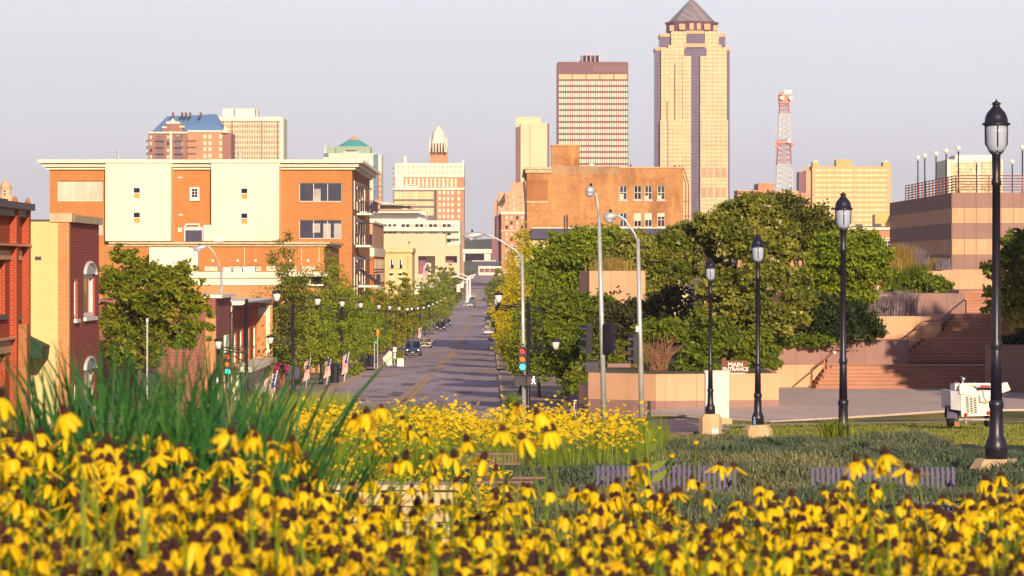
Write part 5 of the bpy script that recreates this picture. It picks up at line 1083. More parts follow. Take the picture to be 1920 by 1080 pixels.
# --- trees on the terraces right of the street
zT = -4.7
ptree('catalpa_tree', 'large flowering catalpa tree with pale blossom beside the lamp posts', 1430, 152, zT, [(1400, 388, 34, 20), (1365, 400, 26, 18, 1), (1345, 425, 36, 26), (1300, 440, 32, 22, 2), (1275, 455, 20, 16), (1440, 405, 30, 20, 1), (1462, 425, 26, 20), (1395, 450, 46, 34, -1), (1460, 470, 30, 28), (1320, 485, 38, 28, 1), (1290, 500, 22, 18), (1430, 520, 44, 30, -1), (1492, 520, 24, 20), (1500, 560, 28, 20, -1), (1478, 590, 34, 20, -1), (1360, 530, 38, 28), (1345, 570, 30, 24, 1), (1400, 570, 40, 28, -1), (1445, 610, 36, 22, -.5), (1500, 600, 18, 16), (1330, 600, 30, 22), (1375, 610, 34, 22)],
      42000, .135, l_green, 21, 3.6, .2, spread=.19, extra=(l_blossom, 2600, .11), rough=.5)
ptree('terrace_tree', 'broad dark green tree behind the catalpa below the hotel', 1500, 172, zT, [(1445, 385, 46, 22), (1500, 410, 48, 28), (1540, 430, 34, 24), (1480, 440, 50, 34), (1530, 470, 42, 30)], 20000, .13, l_dark, 22, 4.2, .2, spread=.16)
ptree('terrace_tree', 'olive tree between the tall lamp post and the tan grasses', 1580, 163, zT + .9, [(1560, 460, 40, 26), (1610, 455, 36, 22), (1640, 480, 28, 24), (1590, 490, 50, 34, -1), (1545, 510, 36, 34), (1630, 520, 34, 24), (1575, 540, 54, 28), (1540, 560, 34, 22), (1620, 555, 30, 18)], 24000, .12, l_olive, 23, 2.6, .14, spread=.17)
ptree('terrace_tree', 'tree in front of the purple fascia left of the light pole', 1070, 205, -6.5, [(1060, 455, 34, 20), (1100, 450, 40, 22), (1140, 445, 40, 20), (1040, 480, 38, 26), (1095, 480, 50, 28, -1), (1160, 470, 40, 26), (1020, 505, 34, 28), (1060, 520, 44, 26), (1035, 540, 36, 30)], 24000, .13, l_olive, 24, 5, .2, spread=.16)
ptree('terrace_tree', 'dark tree below the old sash windows behind both light poles', 1215, 190, -5.5, [(1195, 455, 36, 20), (1230, 470, 42, 26), (1180, 490, 44, 28), (1235, 510, 44, 30), (1270, 450, 38, 24), (1215, 550, 40, 30), (1265, 500, 36, 36)], 21000, .13, l_green, 25, 4.5, .2, spread=.16)
ptree('terrace_tree', 'bright green tree filling the corner behind the signal heads', 1060, 166, -6.6, [(1040, 580, 36, 28), (1080, 570, 40, 26), (1100, 600, 44, 34), (1050, 630, 44, 34, -1), (1090, 650, 48, 34, -1), (1030, 670, 30, 34), (1075, 690, 40, 26), (1120, 640, 30, 30), (1025, 610, 28, 30), (1130, 570, 26, 20)], 28000, .11, l_bush, 26, 2.2, .16, spread=.16)
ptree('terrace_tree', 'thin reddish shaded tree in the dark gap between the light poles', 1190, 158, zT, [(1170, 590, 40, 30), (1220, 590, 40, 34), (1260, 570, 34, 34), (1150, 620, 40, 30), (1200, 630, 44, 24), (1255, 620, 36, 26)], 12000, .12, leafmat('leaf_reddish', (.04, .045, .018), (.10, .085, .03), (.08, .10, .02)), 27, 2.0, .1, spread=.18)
ptree('shade_tree', 'dark leafy tree overhanging the steps at the frame edge', 1985, 147, -5.4, [(1900, 500, 40, 36), (1925, 470, 50, 40), (1890, 560, 36, 36), (1935, 560, 60, 50, -1), (1990, 500, 70, 50, 1), (2080, 480, 80, 60), (2050, 560, 70, 60), (1868, 500, 22, 10), (1900, 455, 22, 14)], 24000, .16, l_green, 28, 4.6, .25, spread=.15)
tree('shade_tree', 'tall shade tree beyond the frame edge beside the steps', (26.5, 133, -5.4), [(-2.6, 0, 5.6, 2.4, 2.6, 1.8), (0, 1, 7.6, 3.2, 3, 2.2), (3, 0, 6, 3, 3, 2.2), (1, -1, 10.5, 3.2, 3, 2.4), (4, 1, 10, 3, 3, 2.4), (-1.6, 0, 9, 2.2, 2.4, 1.8), (2, 0, 13, 3, 3, 2.2), (5, 0, 12.5, 2.6, 2.6, 2.2), (-3.2, .5, 7.6, 1.6, 2, 1.3)], 12000, .36, l_green, 29, 6, .35, spread=.15)
# --- shrubs
def shrub(name, label, px, Y, zbase, blobs, n, size, mat, seed, **kw): return ptree(name, label, px, Y, zbase, blobs, n, size, mat, seed, .5, .05, crown='foliage', **kw)
shrub('yew_shrub', 'dark spreading yew shrub on top of the granite retaining wall', 1560, 157.6, Z(640, 157), [(1500, 595, 46, 28), (1550, 585, 50, 34), (1600, 600, 42, 32), (1630, 615, 28, 20), (1475, 605, 34, 24), (1570, 620, 60, 18)], 16000, .10, l_yew, 41, spread=.16, aspect=2.4)
shrub('yew_shrub', 'dark shrub right of the steps behind the big lamp post', 1905, 152, -3.6, [(1900, 645, 34, 16), (1935, 640, 40, 20)], 2200, .15, l_yew, 42, spread=.2)
shrub('trailing_groundcover', 'strip of trailing green groundcover spilling over the granite wall', 1500, 156.6, Z(642, 157), [(1460, 637, 26, 9), (1500, 634, 30, 8), (1540, 638, 30, 8), (1475, 644, 20, 6), (1520, 643, 20, 6)], 2600, .11, l_bush, 43, spread=.22)
shrub('bush', 'bright green round bush on the terrace above the plum wall', 1740, 173, Z(552, 173), [(1735, 530, 32, 18), (1765, 535, 22, 16), (1700, 545, 26, 14)], 3000, .15, l_bush, 44, spread=.2)
shrub('planter_shrub', 'clipped round shrub with bare twigs in the entrance planter', 1250, 140, -4, [(1250, 616, 38, 16), (1220, 625, 26, 16), (1285, 628, 28, 14)], 3600, .12, l_bush, 45, spread=.2)
shrub('planter_shrub', 'layered green shrub right of the twigs in the planter', 1305, 139, -4, [(1310, 665, 30, 20), (1290, 690, 24, 12), (1325, 690, 22, 14), (1335, 650, 24, 20), (1350, 620, 34, 30)], 4200, .12, l_bush, 46, spread=.2)
shrub('planter_shrub', 'green shrub between lamp post and lower granite wall', 1440, 146, -5.3, [(1440, 655, 20, 26), (1420, 640, 24, 26), (1450, 680, 12, 14), (1400, 660, 20, 20)], 3600, .12, l_bush, 47, spread=.2)
shrub('planter_shrub', 'dark hedge behind the pedestrian signal box', 1110, 150, -6.4, [(1100, 690, 30, 26), (1130, 660, 34, 26), (1080, 720, 30, 26), (1160, 665, 30, 22), (1190, 660, 26, 20), (1185, 690, 12, 14)], 5200, .13, l_bush, 48, spread=.2)
shrub('planter_shrub', 'dark shrub under the catalpa tree', 1370, 149, zT, [(1370, 650, 50, 24), (1420, 665, 40, 22), (1330, 640, 34, 26)], 3600, .14, l_dark, 49, spread=.2)
t = thing('bare_bush', 'bare reddish fan of twigs in the entrance planter', 'shrub', (X(1235, 139), 139, -4))
b = MB(); rr = random.Random(5)
for k in range(90):
    p = V(X(1235 + rr.uniform(-16, 16), 139), 139 + rr.uniform(-.3, .5), -4.15); a = rr.uniform(-.75, .75); L = rr.uniform(.8, 1.75)
    q = p + V(math.sin(a) * L, rr.uniform(-.3, .3), math.cos(a) * L); m1 = p.lerp(q, .5) + V(-.08 * a, 0, .1)
    b.tube([p, m1, q], [.016, .012, .005], 4)
for k in range(9):
    p = V(X(1195, 139), 139, -4.0); q = p + V(-rr.uniform(.3, 1.1), rr.uniform(-.2, .2), rr.uniform(.4, 1.2)); b.tube([p, p.lerp(q, .5) + V(0, 0, .1), q], [.018, .012, .005], 4)
b.build('twigs', m_twig, t)
# --- clumps of ornamental grass
def grass_clump(name, label, px, py_base, Y, n, h, spread_, mat, seed, wd=.02, lean=.5, tip=None, group=None):
    r = np.random.default_rng(seed); loc = V(X(px, Y), Y, Z(py_base, Y)); o = thing(name, label, 'grass clump', loc, group)
    vs = blades(r, n, np.column_stack([r.normal(0, spread_ * .45, n), r.normal(0, spread_ * .45, n), np.zeros(n)]), h, wd, lean)
    c = bpy.data.objects.new('blades', np_mesh('blades', vs, 4, mat)); col.objects.link(c); c.parent = o; return o
def blades(r, n, base, h, wd, lean, seg=4, hv=.3, face=0.0):
    """curved grass blades: seg quads each; base n x 3"""
    hh = h * (1 - hv + 2 * hv * r.random(n)); a = r.random(n) * 2 * np.pi; le = lean * (.15 + r.random(n)) * hh
    dx, dy = np.cos(a), np.sin(a); wa = a + np.pi / 2 if not face else r.normal(0, face, n)
    wx, wy = np.cos(wa) * wd * .5, np.sin(wa) * wd * .5; out = []
    f = np.linspace(0, 1, seg + 1); prof = [1, 1, .9, .65, .05] if seg == 4 else list(np.interp(f, [0, .4, .8, 1], [1, 1, .6, .05]))
    pts = []
    for i, t in enumerate(f):
        k = le * t ** 2; p = base + np.column_stack([dx * k, dy * k, hh * (t - .25 * lean * t ** 3)])
        wv = np.column_stack([wx * prof[i], wy * prof[i], np.zeros(n)]) * (.7 + .6 * ((np.arange(n) * 37 % 11) / 10))[:, None]
        pts.append((p - wv, p + wv))
    for i in range(seg): out.append(np.stack([pts[i][0], pts[i][1], pts[i + 1][1], pts[i + 1][0]], 1))
    return np.stack(out, 1).reshape(-1, 3)
for i, (lb, px, py, Y, n, h, sp_, m) in enumerate((('clump of lavender coloured spikes above the peach wall, the largest', 1690, 592, 166.8, 1100, 1.15, .75, l_lav), ('smaller lavender spike clump left of the largest', 1655, 592, 166.6, 600, 1.0, .5, l_lav), ('tall tan feather grass before the granite hall', 1688, 512, 185, 900, 1.5, .7, l_tan),
     ('silvery lavender grass against the shaded granite face', 1715, 508, 186, 700, 1.2, .55, l_lav), ('golden low grass along the shaded granite face', 1745, 508, 187, 500, .7, .7, l_tan), ('green arching grass above the plum wall', 1680, 548, 173.8, 900, 1.2, .6, l_bush), ('second green arching grass left of the round bush', 1720, 540, 175, 800, 1.2, .6, l_bush),
     ('tan grass tuft at the foot of the olive tree', 1660, 505, 184, 600, 1.0, .6, l_tan), ('grass tuft on the granite block among the trees', 1150, 509, 181, 500, .75, 1.1, l_tan), ('small green tuft on the plum planter box', 1160, 684, 150, 300, .35, .4, l_bush), ('small lavender tuft by the hall corner', 1770, 506, 186, 350, .6, .4, l_lav), ('tuft of lavender spikes beside the yew shrub', 1632, 592, 166.5, 350, .8, .4, l_lav))):
    grass_clump('ornamental_grass', lb, px, py, Y, n, h, sp_, m, 500 + i, .02, .55)
# ------------------------------------------------------------------ lamps, signals, cars, signs
def acorn_lamp(label, px, Y, ytop, yped, ybase):
    x = X(px, Y); zb = Z(yped, Y); zt = Z(ytop, Y); zg = Z(ybase, Y); h = zt - zb
    o = thing('street_lamp', label, 'street lamp', (x, Y, zg), 'black acorn lamps in the park')
    k = .74; c = (x, Y, zb)
    L_ = lambda prof: [(r_ * k, z_) for r_, z_ in prof]
    part('pedestal', o, m_tanstone, lambda b: b.lathe((x, Y, 0), [(.34, zg - .4), (.34, zb - .12), (.25, zb)], 8))
    part('base', o, m_black, lambda b: b.lathe(c, L_([(.19, 0), (.19, .18), (.16, .24), (.125, .3), (.11, .62), (.13, .66), (.13, .7), (.1, .74)]), 16), True)
    part('pole', o, m_black, lambda b: b.lathe(c, L_([(.1, .74), (.088, 1.35), (.085, 1.36), (.105, 1.4), (.105, 1.44), (.075, 1.5), (.068, h - 1.08), (.085, h - 1.072), (.085, h - 1.024), (.07, h - 1), (.075, h - 0.7), (.11, h - 0.665)]), 16), True)
    part('globe', o, m_frost, lambda b: b.lathe(c, L_([(.09, h - 0.6685), (.15, h - 0.63), (.175, h - 0.56), (.18, h - 0.42), (.185, h - 0.329)]), 16), True)
    part('globe_rib', o, m_black, lambda b: [b.tube([(x + .139 * math.cos(q), Y + .139 * math.sin(q), zb + h - 0.329), (x + .136 * math.cos(q), Y + .136 * math.sin(q), zb + h - 0.56), (x + .076 * math.cos(q), Y + .076 * math.sin(q), zb + h - 0.6685)], .009, 4) for q in [-math.pi / 2 + k2 * math.pi / 2 for k2 in range(4)]])
    part('cap', o, m_black, lambda b: b.lathe(c, L_([(.19, h - 0.3325), (.245, h - 0.322), (.235, h - 0.301), (.2, h - 0.2905), (.19, h - 0.231), (.155, h - 0.168), (.1, h - 0.126), (.065, h - 0.091), (.055, h - 0.07), (.085, h - 0.0665), (.075, h - 0.049), (.03, h - 0.028), (.012, h - 0.0175), (.012, h)]), 20), True)
    return o
acorn_lamp('tallest and nearest black acorn lamp on a tan octagonal pedestal', 1868, 44, 186, 860, 905)
acorn_lamp('black acorn lamp with its base in the juniper', 1581, 63, 359, 826, 834)
acorn_lamp('black acorn lamp on a tan block beside the lawn', 1421, 82, 437, 796, 838)
acorn_lamp('brownish acorn lamp before the white cabinet, smallest of the park lamps', 1332, 102, 482, 776, 822)
# --- arched double lamps along the street
def lamp_head(b1, b2, b3, x, y, z):
    """z: underside of the holder"""
    b1.lathe((x, y, z), [(.05, 0), (.06, .1), (.09, .22), (.1, .25)], 10)
    b2.lathe((x, y, z), [(.1, .252), (.15, .4), (.175, .58)], 12)
    b3.lathe((x, y, z), [(.175, .582), (.215, .6), (.2, .66), (.12, .71), (.03, .73)], 12)
def arch_lamp(label, y, side, group, first=None):
    """side -1: kerb of the brick shops (street arm points to +x)"""
    if first: return dup(first, (cx(y) + (side * 6.3), y, G(y) + .17), 0, None, label)
    x = cx(y) + side * 6.3; z = G(y) + .17; s = -side
    o = thing('arched_street_lamp', label, 'street lamp', (x, y, z), group)
    part('pole', o, m_black, lambda b: b.lathe((x, y, z), [(.16, 0), (.16, .3), (.1, .4), (.085, .5), (.075, 5.0), (.09, 5.02), (.05, 5.1)], 12), True)
    part('arm', o, m_black, lambda b: (b.tube([(x - s * .78, y, z + 4.35), (x - s * .5, y, z + 4.68), (x, y, z + 4.88), (x + s * .45, y, z + 4.93), (x + s * .8, y, z + 4.86), (x + s * 1.35, y, z + 4.88)], .035, 6), b.tube([(x, y, z + 4.45), (x + s * .3, y, z + 4.65), (x + s * .8, y, z + 4.85)], .03, 6), b.tube([(x - s * .6, y, z + 4.6), (x, y, z + 4.7)], .025, 5)))
    part('lower_arm', o, m_black, lambda b: (b.tube([(x, y, z + 2.6), (x - s * .35, y, z + 2.85), (x - s * .95, y, z + 2.92)], .03, 6), b.tube([(x, y, z + 2.95), (x - s * 1.25, y, z + 2.93)], .025, 5)))
    part('rod_panel', o, m_black, lambda b: (b.tube([(x - s * .68, y, z + 4.5), (x - s * .68, y, z + 2.95)], .018, 5), b.tube([(x - s * .1, y, z + 4.7), (x - s * .1, y, z + 2.95)], .018, 5), b.tube([(x - s * .68, y, z + 4.22), (x - s * .1, y, z + 4.22)], .015, 4), b.tube([(x - s * .68, y, z + 3.02), (x - s * .1, y, z + 3.02)], .015, 4), [b.tube([(x - s * q, y, z + 4.22), (x - s * q, y, z + 3.02)], .009, 4) for q in fr(.15, .63, 8)]))
    for hx, hz in ((x + s * 1.35, z + 4.75), (x - s * 1.25, z + 2.62)):
        b1, b2, b3 = MB(), MB(), MB(); lamp_head(b1, b2, b3, hx, y, hz)
        hd = b1.build('lamp_head', m_black, o, True); b2.build('glass', m_lampw, hd, True); b3.build('cap', m_black, hd, True)
    return o
GA = 'arched double lamps on the kerb of the brick shops'; proto = None
ordn = ['first', 'second', 'third', 'fourth', 'fifth', 'sixth', 'seventh', 'eighth', 'ninth', 'tenth', 'eleventh', 'twelfth', 'thirteenth', 'fourteenth', 'fifteenth', 'sixteenth']
for i, y in enumerate((157, 194, 226, 258, 300, 332, 366, 402, 425, 460, 500, 540, 580, 625, 670, 730)):
    o = arch_lamp(f'{ordn[i]} arched lamp counted from the viewer on the brick shop kerb', y, -1, GA, proto); proto = proto or o
GB = 'arched double lamps on the kerb of the yellow trees'; proto = None
for i, y in enumerate((160, 196, 236, 262, 310, 350, 400)):
    o = arch_lamp(f'{ordn[i]} arched lamp counted from the viewer on the yellow tree kerb', y, 1, GB, proto); proto = proto or o
# --- galvanised road lights
def road_light(label, Y, xb, yb, xt, yt, arm, head, mat, r=.1):
    o = thing('road_light', label, 'light pole', (X(xb, Y), Y, Z(yb, Y)), 'galvanised road light poles')
    part('pole', o, mat, lambda b: b.tube([hp(xb, yb, Y), hp((xb + xt) / 2, (yb + yt) / 2, Y), hp(xt, yt, Y)], [r, r * .85, r * .65], 12), True)
    part('arm', o, mat, lambda b: b.tube([hp(xt, yt + 8, Y)] + [hp(p, q, Y) for p, q in arm], r * .42, 8), True)
    (h0, h1) = head; a, c = Vector(hp(*h0, Y)), Vector(hp(*h1, Y)); L = (c - a).length
    def hb(b):
        for k, (f, rr) in enumerate(((0, .05), (.1, .1), (.45, .17), (.75, .16), (.95, .09), (1, .03))): pass
        b.tube([a, a.lerp(c, .15), a.lerp(c, .5), a.lerp(c, .85), c], [.05, .11, .17, .15, .05], 10)
    hd = part('luminaire', o, mat, hb, True)
    m_ = a.lerp(c, .6); b2 = MB(); b2.ball((m_.x, m_.y, m_.z - .12), .14, 10, 6, .8); b2.build('lens', m_frost, hd, True)
    b3 = MB(); b3.lathe((m_.x + .05, m_.y, m_.z + .13), [(.05, 0), (.05, .1), (.01, .13)], 8); b3.build('photocell', m_black, hd)
    return o
road_light('pale grey road light with double signal heads behind the flowers', 122, 1133, 800, 1123, 405, [(1121, 385), (1117, 365), (1113, 357)], ((1116, 356), (1098, 358)), m_galv)
road_light('cream grey road light with one signal head, right of its twin', 122, 1204, 802, 1196, 448, [(1190, 438), (1172, 412), (1161, 405), (1156, 404)], ((1158, 404), (1131, 408)), m_galv)
road_light('road light beside the olive tree with long curved arm over the street', 150, 983, 792, 979, 478, [(968, 470), (940, 452), (918, 441), (904, 439)], ((906, 439), (868, 444)), m_galv)
road_light('road light before the honey locust with arm reaching over the tree', 192, 416, 760, 415, 505, [(410, 492), (402, 473), (393, 464), (386, 461)], ((388, 461), (362, 468)), m_galv)
# --- signals
def signal_head(o, x, y, z, face, lit=True, w_=.33, h=1.02):
    """face: direction of the lenses (unit xy)"""
    f = Vector((face[0], face[1], 0)).normalized(); sd_ = V(-f.y, f.x, 0)
    def obx(b, c, hw, hd, hh):
        c = Vector(c); b.add([tuple(c + sd_ * (hw * i) + f * (hd * j) + V(0, 0, hh * k)) for k in (-1, 1) for j in (-1, 1) for i in (-1, 1)], [(0, 2, 3, 1), (4, 5, 7, 6), (0, 1, 5, 4), (2, 6, 7, 3), (0, 4, 6, 2), (1, 3, 7, 5)])
    bm_ = MB(); obx(bm_, (x, y, z), w_ / 2, .1, h / 2); hd = bm_.build('signal_head', m_black, o)
    for k, m in enumerate((m_redl2, m_amber, m_greenlit)):
        zc = z + h / 3 - k * h / 3; c = Vector((x, y, zc)) + f * .1
        def disc(b, r, d0, d1, n=14):
            ring = [c + sd_ * r * math.cos(q) + V(0, 0, r * math.sin(q)) for q in [2 * math.pi * i / n for i in range(n)]]
            b.prism([tuple(p + f * d0) for p in ring], f * (d1 - d0))
        b = MB(); disc(b, .13, .0, .03); b.build('lens', m if lit else m_dark, hd)
        b = MB(); n = 14
        for i in range(n):
            q0, q1 = [math.radians(-20 + 220 * (i + e) / n) for e in (0, 1)]
            p0, p1 = [c + sd_ * .15 * math.cos(q) + V(0, 0, .15 * math.sin(q)) for q in (q0, q1)]
            b.quad(p0, p1, p1 + f * .2, p0 + f * .2)
        b.build('visor', m_black, hd)
def signal(label, heads, Y, bracket, group='traffic signals'):
    x, z = heads[0][0], heads[0][1]; o = thing('traffic_signal', label, 'traffic signal', (x, Y, z))
    for hx, hz, face in heads: signal_head(o, hx, Y - .2, hz, face, face == (0, -1))
    for p in bracket: part('bracket', o, m_black, lambda b: b.tube(p, .03, 6))
    return o
signal('traffic signal with red, amber and lit green lenses by the olive street tree', [(X(980, 149), Z(673, 149), (0, -1))], 149.5, [[hp(981, 650, 150), hp(981, 645, 149.8)], [hp(981, 697, 150), hp(981, 700, 149.8)]])
signal('traffic signal with lit green lens on the brick shop side', [(X(428, 157), Z(682, 157), (0, -1))], 157, [[hp(463, 662, 157), hp(428, 659, 157)], [hp(461, 680, 157), hp(436, 666, 157)], [hp(419, 657, 157), hp(428, 658, 157), hp(428, 663, 157)]])
Yp = 122
signal('pair of black signal heads seen from the side on the pale grey pole', [(X(1105, Yp), Z(636, Yp), (-1, .12)), (X(1141, Yp), Z(635, Yp), (.6, 1))], Yp, [[hp(1105, 606, Yp), hp(1130, 605, Yp), hp(1143, 606, Yp)], [hp(1108, 664, Yp), hp(1131, 664, Yp), hp(1143, 664, Yp)]])
signal('single black signal head turned sideways on the cream grey pole', [(X(1190, Yp), Z(655, Yp), (-1, -.25))], Yp, [[hp(1190, 632, Yp), hp(1199, 631, Yp)], [hp(1190, 679, Yp), hp(1200, 680, Yp)]])
t = thing('sign_plate', 'small white plate strapped to the cream grey pole', 'sign', hp(1195, 617, Yp)); part('plate', t, m_signw, lambda b: b.box(X(1192, Yp), X(1197, Yp), Yp - .12, Yp - .1, Z(622, Yp), Z(611, Yp))); part('band', t, m_galv, lambda b: b.box(X(1193, Yp), X(1201, Yp), Yp - .1, Yp - .02, Z(617, Yp), Z(616, Yp)))
def ped(label, px, py, Y, lit=True):
    x, z = X(px, Y), Z(py, Y); o = thing('pedestrian_signal', label, 'pedestrian signal', (x, Y, z))
    part('housing', o, m_black, lambda b: (b.box(x - .23, x + .23, Y - .25, Y, z - .22, z + .22), b.box(x - .25, x + .25, Y - .4, Y - .25, z + .2, z + .23)))
    part('bracket', o, m_black, lambda b: b.box(x - .4, x - .2, Y - .1, Y - .02, z - .04, z + .04))
    if lit:
        y = Y - .262
        part('walking_man', o, m_whitelit, lambda b: (b.ball((x + .06, y, z + .13), .035, 8, 6), b.tube([(x + .055, y, z + .08), (x + .05, y, z - .03)], .035, 6), b.tube([(x + .05, y, z - .03), (x + .10, y, z - .10), (x + .11, y, z - .18)], .02, 5), b.tube([(x + .05, y, z - .03), (x + .02, y, z - .11), (x - .03, y, z - .17)], .02, 5), b.tube([(x + .055, y, z + .07), (x + .11, y, z + .0)], .016, 5), b.tube([(x + .055, y, z + .07), (x + .0, y, z + .01), (x - .01, y, z - .03)], .016, 5)))
        part('hand_symbol', o, M('unlit_hand_' + str(px), (.10, .03, .02), .5), lambda b: (b.box(x - .16, x - .06, y, y + .01, z - .1, z + .02), [b.box(x - .16 + .026 * q, x - .142 + .026 * q, y, y + .01, z + .02, z + .1) for q in range(4)]))
    return o
ped('pedestrian signal lit with a white walking man below the traffic signal', 998, 712, 149.6)
ped('black signal box seen edge on, left of the pole below the lenses', 975, 712, 149.8, False)
ped('pedestrian signal with white walking man behind the tall blades', 406, 714, 157)
ped('black pedestrian signal box beside the pale grey pole', 1110, 686, 121.9, False)
t = thing('bollard', 'slim dark bollard before the granite planter wall', 'bollard', hp(1217, 803, 124)); part('post', t, m_black, lambda b: b.lathe((X(1217, 124), 124, Z(805, 124)), [(.06, 0), (.055, .95), (.03, 1.0)], 10)); part('collar', t, m_black, lambda b: b.lathe((X(1217, 124), 124, Z(805, 124)), [(.07, 0), (.07, .08), (.056, .1)], 10))
t = thing('utility_cabinet', 'tall white utility cabinet standing by the planter wall', 'cabinet', (X(1345, 124), 124, Z(790, 124)))
x0, x1, Y = X(1323, 124), X(1367, 124), 124
part('body', t, M('cabinet_white', (.74, .70, .60), .5, .05, 1.5), lambda b: (b.box(x0, x1, Y, Y + .7, Z(784, Y), Z(699, Y)), b.box(x0 - .03, x1 + .03, Y - .03, Y + .73, Z(699, Y) + .001, Z(695, Y))))
part('door', t, M('cabinet_door', (.78, .74, .64), .5, .05, 1.5), lambda b: b.box(x0 + .04, x1 - .08, Y - .025, Y - .002, Z(781, Y), Z(702, Y)))
part('handle', t, m_galv, lambda b: b.box(x1 - .16, x1 - .12, Y - .06, Y - .026, Z(746, Y), Z(740, Y))); part('plinth', t, m_tanstone, lambda b: b.box(x0 - .05, x1 + .1, Y - .1, Y + .8, Z(806, Y), Z(784.2, Y)))
for k in range(4): part('vent', t, m_dkframe, lambda b: b.box(x1 + .001, x1 + .012, Y + .1, Y + .6, Z(715 + 4 * k, Y), Z(713.5 + 4 * k, Y)))
t = thing('outlet_box', 'grey metal outlet box before the lamp pedestal', 'box', hp(1340, 816, 100)); part('box', t, m_galv, lambda b: b.box(X(1335, 100), X(1347, 100), 100, 100.15, Z(826, 100), Z(803, 100))); part('lid', t, m_galv, lambda b: b.box(X(1334, 100), X(1348, 100), 99.97, 100.17, Z(803, 100) + .001, Z(801.5, 100)))
t = thing('water_bottle', 'small blue bottle left on the lamp pedestal', 'bottle', hp(1415, 796, 81.9)); part('bottle', t, m_bluef, lambda b: b.lathe((X(1414.5, 81.75), 81.75, Z(796, 81.75)), [(.035, 0), (.035, .1), (.015, .13), (.015, .15)], 10)); part('cap', t, m_signw, lambda b: b.lathe((X(1414.5, 81.75), 81.75, Z(796, 81.75)), [(.017, .15), (.017, .17)], 10))
